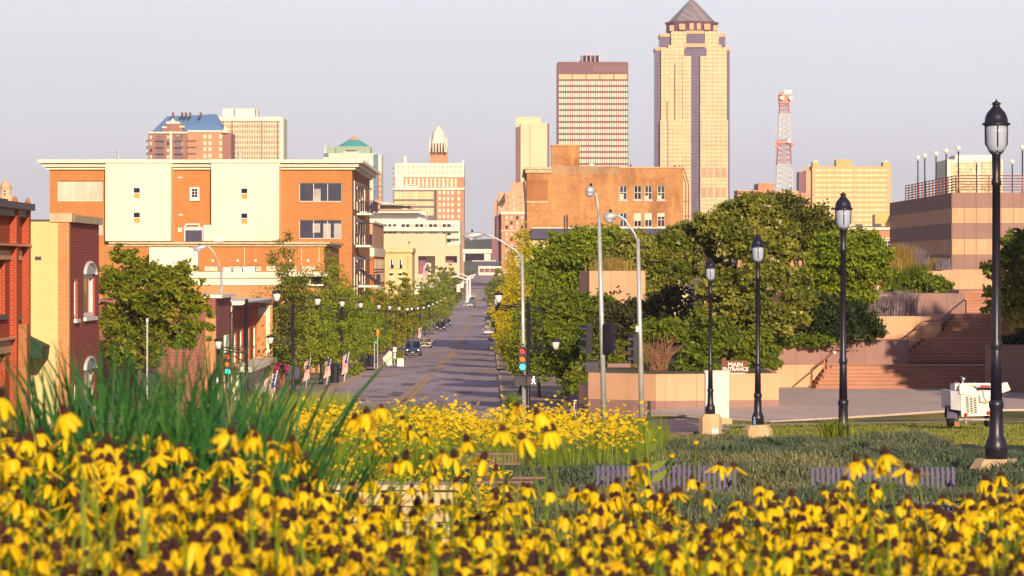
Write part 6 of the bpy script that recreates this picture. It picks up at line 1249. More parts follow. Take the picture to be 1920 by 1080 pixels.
# --- light tower trailer on the lawn
def trailer():
    Y = 113.0; zg = Z(801, Y); o = thing('light_trailer', 'white light tower trailer with round red lamps parked on the lawn', 'trailer', (X(1825, Y), Y, zg), None)
    f = lambda px, py, dy=0: (X(px, Y), Y + dy, Z(py, Y))
    body = [f(1802, 779), f(1858, 777), f(1858, 742), f(1847, 731), f(1832, 730), f(1801, 722)]
    part('body', o, m_plate, lambda b: (b.prism([f(1803, 781), f(1860, 779), f(1860, 738), f(1838, 735), f(1801, 722)], (-.1, 1.9, 0)),))
    part('side_panel', o, M('trailer_side', (.7, .7, .74), .45, .08, 3), lambda b: b.prism([f(1785, 768, .25), f(1802, 770, .02), f(1801, 734, .02), f(1784, 733, .25)], (-.1, 1.7, 0)))
    part('hood', o, m_plate, lambda b: (b.prism([f(1799, 738, -.05), f(1831, 743, -.05), f(1830, 729, -.05), f(1803, 719, -.05), f(1799, 722, -.05)], (0, 1.6, 0)), b.prism([f(1793, 721, .3), f(1801, 719, .3), f(1802, 731, .3), f(1793, 733, .3)], (0, .6, 0))))
    for c in range(3):
        part('grille_slots', o, m_dark, lambda b: [b.box(X(1810.5 + 7.3 * c + .25 * k, Y), X(1815.5 + 7.3 * c + .25 * k, Y), Y - .03, Y - .002, Z(744 + 3.3 * k + c * 1.2 + 1.7, Y), Z(744 + 3.3 * k + c * 1.2, Y)) for k in range(9)])
    for p, q in ((1811, 777), (1853, 774)): part('tail_lamp', o, m_redlens, lambda b: b.lathe((X(p, Y), Y - .05, Z(q, Y)), [(.01, -.05), (.055, -.03), (.062, .04)], 14, 'y'), True)
    part('bumper', o, m_chrome, lambda b: (b.box(X(1797, Y), X(1861, Y), Y - .12, Y - .03, Z(788, Y), Z(784.5, Y)), b.box(X(1810, Y), X(1812, Y), Y - .1, Y - .05, Z(794, Y), Z(784, Y))))
    part('reflector_strip', o, m_redlens, lambda b: [b.box(X(p, Y), X(p + 5, Y), Y - .14, Y - .122, Z(787, Y), Z(785.2, Y)) for p in (1806, 1816, 1846)])
    def fend(b):
        n = 12; cx_, cy_, cz_ = X(1788.5, Y), Y + .72, zg + .3
        for q in range(n):
            a0, a1 = [math.radians(-5 + 190 * (q + e) / n) for e in (0, 1)]
            for r0, r1 in ((.37, .385),):
                P4 = [(cx_ - .17, cy_ + r0 * math.cos(a0), cz_ + r0 * math.sin(a0)), (cx_ + .2, cy_ + r0 * math.cos(a0), cz_ + r0 * math.sin(a0)), (cx_ + .2, cy_ + r0 * math.cos(a1), cz_ + r0 * math.sin(a1)), (cx_ - .17, cy_ + r0 * math.cos(a1), cz_ + r0 * math.sin(a1))]
                b.quad(*P4)
        b.add([(cx_ + .2, cy_ - .37, cz_ - .03), (cx_ + .2, cy_ + .37, cz_ - .03), (cx_ + .2, cy_ + .26, cz_ + .27), (cx_ + .2, cy_, cz_ + .38), (cx_ + .2, cy_ - .26, cz_ + .27)], [(0, 1, 2, 3, 4)])
    part('fender', o, m_fascia, fend)
    for p in (1787, 1858):
        w_ = part('wheel', o, m_rubber, lambda b: b.lathe((X(p, Y), Y + .72, zg + .3), [(.16, -.1), (.28, -.1), (.31, -.05), (.31, .05), (.28, .1), (.16, .1)], 24, 'x'), True)
        b = MB(); b.lathe((X(p, Y), Y + .72, zg + .3), [(.02, -.11), (.17, -.07), (.17, .07), (.02, .11)], 16, 'x'); b.build('rim', m_whitem, w_)
    part('mud_flap', o, m_oldred, lambda b: b.box(X(1790, Y), X(1799, Y), Y - .02, Y, Z(800, Y), Z(791, Y)))
    part('control_panel', o, m_galv, lambda b: b.box(X(1834, Y), X(1857, Y), Y - .02, Y + .002, Z(753, Y), Z(732, Y)))
    part('cable', o, m_yellow, lambda b: (b.tube([f(1836, 741, -.06), f(1837, 753, -.07), f(1848, 755, -.07), f(1856, 752, -.06)], .02, 6), b.tube([f(1842, 730, -.06), f(1845, 745, -.08), f(1850, 754, -.06)], .012, 5)))
    part('mast', o, m_chrome, lambda b: (b.box(X(1812, Y), X(1860, Y), Y + .1, Y + .3, Z(727, Y), Z(721, Y)), b.box(X(1806, Y), X(1876, Y), Y + .4, Y + .5, Z(722, Y), Z(719, Y)), b.box(X(1829, Y), X(1838, Y), Y - .04, Y + .08, Z(726.5, Y), Z(722.5, Y))))
    part('mast_band', o, m_redlens, lambda b: b.box(X(1838, Y), X(1856, Y), Y - .04, Y + .09, Z(726, Y), Z(722, Y)))
    part('flood_lamp', o, m_plate, lambda b: b.prism([f(1873, 739, 0), f(1895, 731, 0), f(1889, 717, 0), f(1871, 720, 0)], (0, .45, 0)))
    part('lamp_face', o, m_frost, lambda b: b.prism([f(1872, 738, -.03), f(1879, 735.5, -.03), f(1878, 725, -.03), f(1872, 725, -.03)], (0, .02, 0)))
    part('strobe', o, m_chrome, lambda b: (b.ball(f(1810, 712, .5), .06, 10, 8), b.tube([f(1805, 707, .5), f(1815, 711, .5)], .02, 5), b.tube([f(1808, 722, .5), f(1810, 713, .5)], .02, 5)), True)
trailer()
# --- cars
def car(label, paint, x, y, rz, suv=0, glass=m_glass, lights=None, cat='car'):
    """front points to -y at rz = 0"""
    z = 0; o = thing('parked_car', label, cat, (0, 0, 0)); WORLD[o.name] = V(0, 0, 0)
    H = 1.72 if suv else 1.44; L = 4.6; W_ = .93 if suv else .89
    def loft(b, secs):
        n = len(secs[0]); vs = [p for s_ in secs for p in s_]; fs = [(i * n + k, i * n + (k + 1) % n, (i + 1) * n + (k + 1) % n, (i + 1) * n + k) for i in range(len(secs) - 1) for k in range(n)]
        b.add(vs, fs + [tuple(range(n)), tuple(range((len(secs) - 1) * n, len(secs) * n))[::-1]])
    def sec(yy, hw, zb_, zt_, r=.12): return [(-hw + r * .5, yy, zb_), (hw - r * .5, yy, zb_), (hw, yy, zb_ + r), (hw, yy, zt_ - r * 1.4), (hw - r, yy, zt_), (-hw + r, yy, zt_), (-hw, yy, zt_ - r * 1.4), (-hw, yy, zb_ + r)]
    hb = .98 if suv else .86
    body = MB(); loft(body, [sec(-2.3, W_ * .82, .3, .66), sec(-2.18, W_ * .95, .24, .76), sec(-1.4, W_, .22, hb - .04), sec(-.9, W_, .22, hb + .03), sec(1.2, W_, .22, hb + .06), sec(2.0, W_ * .98, .24, hb + .05), sec(2.28, W_ * .9, .34, hb - .06)])
    ce = 1.95 if suv else 1.6
    loft(body, [sec(-.55 + .02, W_ * .80, hb + .3, H - .06, .06), sec(-.2, W_ * .76, hb + .3, H, .08), sec(ce - .55, W_ * .76, hb + .3, H - .01, .08), sec(ce - .3, W_ * .78, hb + .3, H - .07, .06)])
    body.build('body', paint, o, True)
    g = MB(); loft(g, [sec(-1.05, W_ * .9, hb - .02, hb + .06, .03), sec(-.4, W_ * .79, hb - .02, H - .09, .05), sec(ce - .4, W_ * .79, hb - .02, H - .1, .05), sec(ce + (.1 if suv else .35), W_ * .88, hb - .02, hb + .06, .03)]); g.build('glasshouse', glass, o, True)
    for sx in (-1, 1):
        for yy in (-1.42, 1.38):
            w_ = MB(); w_.lathe((sx * (W_ - .1), yy, .32), [(.18, -.11), (.3, -.11), (.32, -.06), (.32, .06), (.3, .11), (.18, .11)], 18, 'x'); wh = w_.build('wheel', m_rubber, o, True)
            w_ = MB(); w_.lathe((sx * (W_ - .1), yy, .32), [(.02, -.115), (.19, -.09), (.19, .09), (.02, .115)], 12, 'x'); w_.build('rim', m_chrome, wh)
        h_ = MB(); h_.lathe((sx * W_ * .66, -2.27, .66), [(.02, -.04), (.13, -.02), (.15, .08)], 12, 'y'); h_.build('headlight', lights or m_lampw, o, True)
        h_ = MB(); h_.box(sx * W_ * .6, sx * W_ * .88, 2.2, 2.31, hb - .22, hb - .06); h_.build('tail_light', m_redlens, o)
        h_ = MB(); h_.box(sx * (W_ - .02), sx * (W_ + .16), -.85, -.7, hb + .02, hb + .15); h_.build('mirror', paint, o)
    h_ = MB(); h_.box(-W_ * .4, W_ * .4, -2.33, -2.28, .5, .64); h_.build('grille', m_dark, o)
    h_ = MB(); h_.box(-.16, .16, 2.3, 2.325, .52, .63); h_.box(-.16, .16, -2.345, -2.32, .36, .47); h_.build('number_plate', m_signw, o)
    h_ = MB(); h_.box(-W_ * .9, W_ * .9, -2.36, -2.2, .28, .42); h_.box(-W_ * .9, W_ * .9, 2.2, 2.36, .34, .48); h_.build('bumper', m_dkframe if suv else paint, o)
    o.location = (x, y, G(y) + .055); o.rotation_euler = (0, 0, rz); return o
def pm(n, c): return M(n, c, .3, .06, 1, spec=.6, coat=.6)
P_blue = pm('paint_blue', (.02, .07, .2)); P_tan = pm('paint_silver_tan', (.52, .42, .30)); P_blk = pm('paint_black', (.025, .015, .03)); P_white = pm('paint_white', (.72, .68, .66)); P_lb = pm('paint_pale_blue', (.28, .42, .52)); P_navy = pm('paint_navy', (.03, .06, .16)); P_maroon = pm('paint_maroon', (.12, .02, .03))
def lx(px, Y): return X(px, Y)
car('dark blue car with round headlamps, nearest at the kerb of the brick shops', P_blue, lx(775, 402), 402, 0, 1)
car('silver tan sedan parked right behind the blue car', P_tan, lx(797, 470), 470, 0, 0)
car('black sport utility car behind the silver tan one', P_blk, lx(826, 640), 640, .03, 1)
car('navy sedan driving behind the black sport utility car', P_navy, lx(838, 700), 700, .02, 0)
car('small white car far along the street near the pylons', P_white, lx(880.5, 1010), 1010, -.5, 0)
car('dark car beyond the small white car near the pylons', P_navy, lx(885, 1120), 1120, 0, 0)
car('far dark car near the dark skywalk', P_navy, lx(914, 1330), 1330, 0, 1)
car('far white car at the kerb by the dark trees', P_white, lx(888, 1230), 1230, 0, 0)
car('white car, nearest of the row under the yellow trees', P_white, lx(916, 600), 600, math.pi, 0)
car('white van like car second in the row under the yellow trees', P_white, lx(919, 655), 655, math.pi, 1)
car('pale blue car third in the row under the yellow trees', P_lb, lx(918.5, 715), 715, math.pi, 0)
car('white car with red lamps fourth in the row under the yellow trees', P_white, lx(918, 880), 880, math.pi, 1)
car('maroon car fifth in the row under the yellow trees', P_maroon, lx(918, 950), 950, math.pi, 0)
car('dark car far behind the street lamp on the yellow tree side', P_navy, lx(919, 1150), 1150, math.pi, 1)
# --- white pylons with arms at the far bridge
def pylon(label, px, Y, s):
    z = G(Y); x = X(px, Y); o = thing('bridge_pylon', label, 'pylon', (x, Y, z), 'white pylons with arched arms at the far bridge')
    part('mast', o, m_whitem, lambda b: b.lathe((x, Y, z), [(.55, 0), (.55, 1.5), (.36, 1.7), (.3, 7), (.25, 8)], 10))
    part('arm', o, m_whitem, lambda b: (b.tube([(x, Y, z + 7.5), (x - s * 3, Y, z + 8.6), (x - s * 7, Y, z + 8.2), (x - s * 10, Y, z + 6.8)], .22, 6), b.tube([(x, Y, z + 7), (x - s * 4, Y, z + 5.6), (x - s * 8, Y, z + 5)], .18, 5), b.tube([(x, Y, z + 8), (x + s * 2, Y, z + 8.4)], .25, 6)))
    part('banner', o, m_whitew, lambda b: [b.box(x - s * q - .5, x - s * q + .5, Y - .05, Y, z + 4, z + 6.4) for q in (2.6, 5.5)])
for i, (px, Y, s, lb) in enumerate(((876, 1040, 1, 'white pylon with arched arms by the dark trees of the far bridge'), (881, 1180, 1, 'second white pylon behind the first by the dark trees'), (946, 1000, -1, 'white pylon with arched arms above the yellow trees'), (941, 1120, -1, 'second white pylon above the yellow trees'), (936, 1260, -1, 'third and smallest white pylon above the yellow trees'))): pylon(lb, px, Y, s)
# --- flags on the pavement
def flag(label, px, py, Y, s=1.0, lean=.18, cat='flag'):
    """small national flag hanging from a leaning staff; px, py: staff foot"""
    x, z = X(px, Y), Z(py, Y); o = thing('flag', label, cat, (x, Y, z), 'striped flags along the pavement')
    top = V(x + lean * 1.9 * s, Y, z + 2.0 * s)
    part('staff', o, m_whitem, lambda b: b.tube([(x, Y, z), top], .025 * s, 6))
    b = MB(); n = 13; Lf, Hf = 1.3 * s, .42 * s
    for i in range(n):
        for k in range(6):
            pt = lambda i_, k_: (top.x - .09 * s * k_ / 6 - (i_ / n) * Hf + .04 * s * math.sin(k_ * 1.4 + i_ * .2), Y + .06 * s * math.sin(k_ * 1.1 + i_ * .35), top.z - .08 * s - Lf * k_ / 6 - .22 * s * i_ / n)
            b.cur = 2 if (i < 7 and k < 2.5 and 1) else (0 if i % 2 == 0 else 1)
            b.quad(pt(i, k), pt(i + 1, k), pt(i + 1, k + 1), pt(i, k + 1))
    b.cur = 1
    for q in range(9):
        a, c = q % 3, q // 3; p = V(*((top.x - .06 * s - (a + .6) / 6 * Hf, Y - .075 * s, top.z - .2 * s - .16 * s * c)))
        b.quad(p, p + V(.03 * s, 0, 0), p + V(.03 * s, 0, .03 * s), p + V(0, 0, .03 * s))
    b.build('cloth', [m_flagr, m_flagw, m_flagb], o); return o
flag('striped flag on a leaning white staff nearest the tall blades', 503, 778, 150, .95, .22)
flag('second striped flag before the dark brick canopy', 497, 778, 153, .9, .2)
flag('striped flag hanging beside the dark sign boards', 573, 728, 205, .9)
flag('striped flag before the cream shop door under the trees', 612, 722, 226, 1.0)
flag('largest striped flag hanging by the dark pole at the crossing', 645, 715, 236, 1.0)
flag('small striped flag before the ochre front', 783, 534, 590, 1.9, .5)
flag('small striped flag far along the shop pavement', 786, 640, 455, 1.0)
# --- small things on the pavement
def post_sign(label, px, yb, yt, Y, plates, cat='sign'):
    o = thing('street_sign', label, cat, (X(px, Y), Y, Z(yb, Y)))
    part('post', o, m_galv, lambda b: b.tube([hp(px, yb, Y), hp(px, yt, Y)], .035, 6))
    for x0, y0, x1, y1, m in plates: part('plate', o, m, lambda b: b.box(X(x0, Y), X(x1, Y), Y - .09, Y - .04, Z(y1, Y), Z(y0, Y)))
post_sign('green street name sign on a thin post above the pavement', 764, 660, 612, 470, [(762, 616, 774, 620, m_green)])
post_sign('teal street name sign on a dark post under the trees', 702, 692, 640, 300, [(703, 640, 708.5, 644, m_green)])
post_sign('white stacked signs at the kerb before the blue car', 740, 685, 650, 330, [(737, 651, 743.5, 660, m_signw), (738, 661.5, 742.5, 666, m_signw), (738, 667.5, 742.5, 672, m_signw)])
post_sign('yellow sign high under the trees', 708, 692, 615, 302, [(706, 618, 711, 630, m_amber)])
post_sign('plain silver post with the back of a sign, before the locust tree', 276, 775, 597, 128, [(274.3, 597, 278.7, 604, m_galv)])
post_sign('pale pole beside the lit left brick pier', 409, 760, 705, 159, [(406, 720, 412, 722, m_galv)])
t = thing('pavement_board', 'white folding board sign standing on the corner pavement', 'sign', hp(751, 687, 310)); part('board', t, m_signw, lambda b: b.prism([hp(745, 687, 310), hp(757, 687, 310), hp(757, 672, 310), hp(745, 672, 310)], (0, .06, 0))); part('rear_board', t, m_signw, lambda b: b.prism([hp(745, 687, 310.7), hp(757, 687, 310.7), hp(757, 672, 310.1), hp(745, 672, 310.1)], (0, .06, 0)))
t = thing('canopy', 'tan triangular canvas side panel on the corner pavement', 'awning', hp(727, 690, 316)); part('canvas', t, m_cream2, lambda b: b.prism([hp(717, 672, 316), hp(730, 658, 316), hp(735, 660, 316), hp(735, 684, 316), hp(727, 686, 316)], (0, .4, 0))); [part('pole', t, m_galv, lambda b: b.tube([hp(q, 690, 316), hp(q, 672, 316)], .03, 5)) for q in (719, 735)]
for i, (lb, px, Y, h) in enumerate((('black litter bin nearest the crossing corner', 681, 285 + 14, 1.1), ('black litter bin beside the dark post', 694, 306, 1.2), ('dark news box under the street trees', 627, 232, 1.3))):
    t = thing('litter_bin', lb, 'bin', (X(px, Y), Y, G(Y) + .15)); part('body', t, m_black, lambda b: b.lathe((X(px, Y), Y, G(Y) + .17), [(.3, 0), (.36, h * .8), (.36, h * .82)], 12)); part('lid', t, m_black, lambda b: b.lathe((X(px, Y), Y, G(Y) + .17), [(.38, h * .83), (.3, h * .95), (.1, h)], 12))
for i, (lb, p0, p1, y0, y1, Y) in enumerate((('wide dark sign board behind the second arched lamp', 536, 562, 688, 711, 199), ('dark hanging sign below the narrow tree', 603, 612, 664, 683, 240))):
    t = thing('sign_board', lb, 'sign', hp((p0 + p1) / 2, 745, Y)); part('board', t, m_fascia, lambda b: b.box(X(p0, Y), X(p1, Y), Y, Y + .15, Z(y1, Y), Z(y0, Y))); part('post', t, m_black, lambda b: b.box(X((p0 + p1) / 2 - 2, Y), X((p0 + p1) / 2 + 2, Y), Y + .02, Y + .12, Z(745, Y), Z(y1, Y)))
shrub('flower_basket', 'hanging basket of magenta flowers by the dark sign board', 528, 198, Z(700, 198), [(528, 688, 14, 8), (515, 690, 10, 7)], 700, .12, leafmat('magenta_petals', (.4, .04, .14), (.5, .08, .2)), 61)
shrub('flower_basket', 'hanging basket of dark red flowers beside the lit green signal', 441, 157, Z(700, 157), [(441, 697, 8, 8), (433, 690, 5, 5)], 400, .09, leafmat('dark_red_petals', (.25, .03, .06), (.4, .08, .1)), 62)
for i, (px, Y, w_, h, lb) in enumerate(((660, 262, 14, 10, 'low planting at the crossing corner'), (672, 285, 10, 7, 'small shrub beside the black bins'), (748, 335, 10, 12, 'shrub behind the white folding board'), (785, 480, 8, 5, 'red planting before the black car'))):
    zb_ = G(Y) + .15; py = 500 - zb_ * F / Y
    shrub('pavement_shrub', lb, px, Y, zb_, [(px, py - h * .8, w_, h), (px - w_ * .6, py - h * .6, w_ * .6, h * .7)], 900, .13, l_olive if i < 3 else leafmat('red_planting', (.3, .06, .05), (.4, .12, .06)), 70 + i)

t = thing('utility_pole', 'pair of thin plum steel posts among the trees before the purple fascia', 'pole', (X(1060, 230), 230, -6.5))
for p_, h_ in ((1058.5, 404), (1063.5, 403)): part('post', t, m_dkframe, lambda b: b.tube([(X(p_, 230), 230, -6.5), hp(p_, h_, 230)], .055, 6))
for q_ in (410, 430): part('cross_bar', t, m_dkframe, lambda b: b.tube([hp(1057, q_, 230), hp(1065, q_, 230)], .03, 5))
t = thing('kiosk', 'small white flat topped kiosk behind the road light by the yellow trees', 'kiosk', (X(975, 300), 300, G(300)))
part('wall', t, m_whitew, lambda b: b.box(X(966, 300), X(996, 300), 300, 302, G(300), Z(482, 300))); part('roof', t, m_whitem, lambda b: b.box(X(964, 300), X(999, 300), 299.7, 302.3, Z(482, 300) + .001, Z(476, 300)))
t = thing('notice_frame', 'small white framed notice standing in the dark gap by the wall', 'sign', hp(1079, 782, 138)); part('frame', t, m_signw, lambda b: (b.box(X(1076, 138), X(1077.2, 138), 138, 138.04, Z(770, 138), Z(750, 138)), b.box(X(1077.2, 138), X(1082, 138), 138, 138.04, Z(751.2, 138), Z(750, 138)))); part('panel', t, m_dark, lambda b: b.box(X(1077.2, 138), X(1082, 138), 138.01, 138.03, Z(768, 138), Z(751.2, 138))); part('post', t, m_galv, lambda b: b.tube([hp(1079, 784, 138.1), hp(1079, 752, 138.1)], .025, 5))
# ------------------------------------------------------------------ foreground beds
def stuff(name, label, me, cat='plants'):
    o = bpy.data.objects.new(name, me); col.objects.link(o); return tag(o, label, cat, None, 'stuff')
def frust(r, n, y0, y1, pa, pb, pw=1.0):
    """n points inside the view between two distances and two pixel columns, on the ground"""
    y = y0 + (y1 - y0) * r.random(n) ** pw; px = pa + (pb - pa) * r.random(n)
    x = (px - CXP) * y / F; return np.column_stack([x, y, [gz(a, b) for a, b in zip(x, y)]]), px
r = np.random.default_rng(3)
# lawn blades near the lamps
p, _ = frust(r, 32000, 66, 126, 1200, 2200)
p = p[(p[:, 0] > 3.6)]
stuff('lawn_grass', 'short mown lawn grass', np_mesh('blades', blades(r, len(p), p, .07, .03, .5, 3), 4, leafmat('lawn_blades', (.14, .19, .02), (.31, .33, .05), (.44, .37, .09), scale=.3)))
# juniper groundcover mound between the benches and the lawn
def jz(x, y):
    h = .55 + .18 * noise.noise((x * .55, y * .5, 1)) + .12 * noise.noise((x * 1.7, y * 1.5, 4))
    e = sm(40.6, 43.5, y) * (1 - sm(56, 63, y)); return gz(x, y) + h * e
jm = MB(); ny, nx = 40, 60
n = 205000; p, px = frust(r, n, 40.6, 63, 850, 2140)
edge = np.array([noise.noise((a * .25, b * .2, 9)) for a, b in zip(p[:, 0], p[:, 1])])
keep = (p[:, 1] < 58 + 6 * edge + np.where(px > 1700, -(px - 1700) * .045, 0)) & (px > 860 + 60 * edge)
p = p[keep]; p[:, 2] = [jz(a, b) - .06 for a, b in zip(p[:, 0], p[:, 1])]
stuff('juniper_groundcover', 'low grey green juniper groundcover behind the purple benches', np_mesh('sprays', blades(r, len(p), p, .12, .015, 1.0, 2, .5), 4, l_juniper))
jb = MB(); xsj = fr(-1.2, 10, 60); ysj = fr(40.5, 62, 40)
jb.add([(x, y, jz(x, y) - .1) for y in ysj for x in xsj], [(j * 60 + i, j * 60 + i + 1, (j + 1) * 60 + i + 1, (j + 1) * 60 + i) for j in range(39) for i in range(59)])
setstruct(jb.build('planting_ground', M('planting_ground', (.035, .04, .022), .95, .4, 2), None, True))
n = 52000; p, px = frust(r, n, 33, 39.6, 1000, 2140)
p[:, 2] += np.array([(.62 + .16 * noise.noise((a * .9, b * .8, 3))) * sm(33, 36, b) * (1 - .75 * sm(38.6, 39.6, b)) for a, b in zip(p[:, 0], p[:, 1])]) - .05
p = p[np.array([noise.noise((a * .6, b * .6, 8)) for a, b in zip(p[:, 0], p[:, 1])]) > -.35]
stuff('juniper_groundcover', 'grey green juniper in front of the purple benches', np_mesh('sprays', blades(r, len(p), p, .11, .012, 1.0, 2, .5), 4, l_juniper))
# tall feathery grass before the street
p, px = frust(r, 5200, 62, 80, 470, 850)
top = np.interp(px, [470, 540, 640, 760, 870], [1.5, 1.45, 1.5, 1.25, .9])
stuff('feather_grass', 'tall feathery green grass in front of the street', np_mesh('blades', np.concatenate([blades(r, len(p), p, .88, .02, .45, 4, .3), blades(r, len(p[px < 660]), p[px < 660] + [0, 0, .22], .95, .014, .3, 4, .25)]), 4, l_grass))
p, px = frust(r, 7000, 20, 60, 380, 990, .8)
stuff('bed_grass', 'yellow green grass and stems in the flower bed', np_mesh('blades', blades(r, len(p), p, .62, .016, .5, 4, .35), 4, l_grass))
p, px = frust(r, 9000, 44, 62, 560, 1250)
stuff('flower_stems', 'dense green stems under the small yellow flowers', np_mesh('blades', blades(r, len(p), p, .85, .014, .2, 3, .15), 4, l_stem))
# bed of small yellow flowers
def daisy_quads(r, cen, rad, k=7, tilt=.5, droop=.25):
    n = len(cen); nr = unit(np.column_stack([r.normal(0, tilt, n), r.normal(-.35, tilt, n), np.ones(n)])); u = unit(np.cross(nr, np.array([.3, .9, .1]))); v = np.cross(nr, u); out = []
    rad = rad * (.75 + .5 * r.random(n))[:, None]
    for j in range(k):
        a = 2 * np.pi * j / k; c, s_ = np.cos(a), np.sin(a); dr = u * c + v * s_; sd_ = -u * s_ + v * c; w_ = .36
        out.append(np.stack([cen + dr * rad * .12, cen + dr * rad * .6 + sd_ * rad * w_ - nr * rad * droop * .4, cen + dr * rad - nr * rad * droop, cen + dr * rad * .6 - sd_ * rad * w_ - nr * rad * droop * .4], 1))
    return np.stack(out, 1).reshape(-1, 3)
p, px = frust(r, 7500, 47, 62, 550, 1215, .65)
cl = np.array([noise.noise((a * .8, b * .5, 2)) for a, b in zip(p[:, 0], p[:, 1])]); p = p[cl > -.22]
p[:, 2] += .74 + .14 * r.normal(size=len(p)) + .12 * np.array([noise.noise((a * 1.1, b * .7, 7)) for a, b in zip(p[:, 0], p[:, 1])]) * 2
stuff('small_yellow_flowers', 'mass of small bright yellow daisies across the middle bed', np_mesh('heads', daisy_quads(r, p, .036), 4, l_petal2))
p, px = frust(r, 900, 28, 46, 560, 960); p[:, 2] += .6 + .12 * r.normal(size=len(p))
stuff('small_yellow_flowers', 'scattered small yellow daisies in the grass before the middle bed', np_mesh('heads', daisy_quads(r, p, .035), 4, l_petal2))
p, px = frust(r, 170, 24, 34, 610, 700); p[:, 2] += .62 + .1 * r.normal(size=len(p))
stuff('pink_coneflowers', 'patch of small pink coneflowers in the grass', np_mesh('heads', daisy_quads(r, p, .032, droop=.9), 4, l_pink))
# --- benches and the low stone wall
def bench(label, px0, px1, ytop, Y, mat, n=28):
    x0, x1 = X(px0, Y), X(px1, Y); zt = Z(ytop, Y); zs = zt - .42; zg = zt - .88; o = thing('park_bench', label, 'bench', ((x0 + x1) / 2, Y, zg))
    W_ = x1 - x0; sw = W_ / (n * 1.75)
    part('backrest', o, mat, lambda b: [b.add([(q - sw / 2, Y, zs), (q + sw / 2, Y, zs), (q + sw / 2, Y + .03, zs), (q - sw / 2, Y + .03, zs), (q - sw / 2, Y + .12, zt), (q + sw / 2, Y + .12, zt), (q + sw / 2, Y + .15, zt), (q - sw / 2, Y + .15, zt)], [(0, 1, 5, 4), (2, 3, 7, 6), (1, 2, 6, 5), (3, 0, 4, 7), (4, 5, 6, 7), (0, 3, 2, 1)]) for q in fr(x0 + sw, x1 - sw, n)])
    part('back_rail', o, mat, lambda b: (b.box(x0, x1, Y + .125, Y + .155, zt - .09, zt - .05), b.box(x0, x1, Y + .035, Y + .065, zs + .02, zs + .06)))
    part('seat', o, mat, lambda b: [b.box(q - sw / 2, q + sw / 2, Y - .42, Y + .02, zs - .04, zs - .005) for q in fr(x0 + sw, x1 - sw, n)])
    part('seat_rail', o, mat, lambda b: (b.box(x0, x1, Y - .44, Y - .4, zs - .08, zs - .041), b.box(x0, x1, Y - .02, Y + .02, zs - .08, zs - .041)))
    for q in (x0 + .06, x1 - .1):
        for yy in (Y - .4, Y): part('leg', o, mat, lambda b: b.box(q, q + .04, yy, yy + .04, zg, zs - .081))
        part('armrest', o, mat, lambda b: b.tube([(q + .02, Y - .4, zs - .05), (q + .02, Y - .4, zs + .22), (q + .02, Y + .06, zs + .24)], .02, 6))
    return o
bench('purple slatted bench before the juniper, centre of the bed', 1116, 1384, 874, 40.3, m_purplebench)
bench('purple slatted bench with vertical slats beside the big lamp', 1519, 1795, 877, 40.3, m_purplebench)
Yb = 38.5; t = thing('park_bench', 'rust brown bench with rail grid seen from its end', 'bench', (X(930, Yb), Yb, Z(950, Yb)))
part('backrest', t, m_rust, lambda b: ([b.box(X(890, Yb), X(976, Yb), Yb, Yb + .03, Z(q + 3.5, Yb), Z(q, Yb)) for q in (849, 868)], [b.box(X(q, Yb), X(q + 2, Yb), Yb + .005, Yb + .025, Z(868, Yb), Z(849, Yb)) for q in fr(890, 974, 13)]))
part('seat', t, m_rust, lambda b: b.box(X(890, Yb), X(1000, Yb), Yb - .45, Yb, Z(902, Yb), Z(897, Yb)))
part('armrest', t, m_rust, lambda b: b.box(X(960, Yb), X(1022, Yb), Yb - .5, Yb - .45, Z(893, Yb), Z(889, Yb)))
for q in (892, 970):
    for yy in (-.44, -.02): part('leg', t, m_rust, lambda b: b.box(X(q, Yb), X(q + 4, Yb), Yb + yy, Yb + yy + .03, Z(950, Yb), Z(902.2, Yb)))
Yb = 25; t = thing('stone_wall', 'low pale limestone block wall half hidden by coneflowers', 'wall', (X(720, Yb), Yb, gz(-1, Yb)))
rr = random.Random(8); x = X(560, Yb); k = 0
part('cap_stones', t, m_stone, lambda b: [b.box(q, q + .5, Yb - .06 + .01 * (i % 3), Yb + .35, Z(918, Yb), Z(908 + (i % 2), Yb)) for i, q in enumerate(fr(X(600, Yb), X(850, Yb) - .45, 2))])
part('blocks', t, M('limestone_block', (.60, .46, .26), .9, .22, 5, bump=.5), lambda b: [b.box(xx + .01, xx + .245, Yb + rr.uniform(-.02, .03), Yb + .3, zz + .008, zz + .112) for zz in fr(gz(0, Yb) - .1, Z(919, Yb) - .12, 10) for xx in fr(X(590, Yb) + rr.uniform(0, .1), X(850, Yb) - .25, 4)])
ribbon('garden_path', [(X(540, 22), 22), (X(1000, 22), 22)], 2.6, m_apron, .04)
# --- tall iris-like blades at the left
n = 2050; p, px = frust(r, n, 9.2, 15, -360, 600); 
hm = np.interp(px, [-10, 120, 330, 480, 640], [.82, 1.0, 1.04, .98, .72])
vs = blades(r, n, p, 1.0, .0165, .42, 8, .22, .6).reshape(n, 8, 4, 3); 
for i in range(n): vs[i, :, :, 2] = p[i, 2] + (vs[i, :, :, 2] - p[i, 2]) * hm[i] * 1.3
stuff('tall_blades', 'tall dark green sword like blades rising behind the coneflowers', np_mesh('blades', vs.reshape(-1, 3), 4, l_blade))
n = 60; p = np.column_stack([X(np.array([540 + 60 * r.random() for _ in range(n)]), 9.5), 9.2 + r.random(n), np.full(n, -1.75)])
vs = blades(r, n, p, 1.02, .017, .95, 8, .12, .35)
stuff('tall_blades', 'leaning green blades at the edge of the blade clump', np_mesh('blades', vs, 4, l_blade))
p2, px2 = frust(r, 130, 9.4, 14, -300, 600)
stuff('dry_stalks', 'thin dry tan stalks among the tall blades', np_mesh('blades', blades(r, len(p2), p2, 1.28, .006, .4, 6, .2), 4, l_tan))
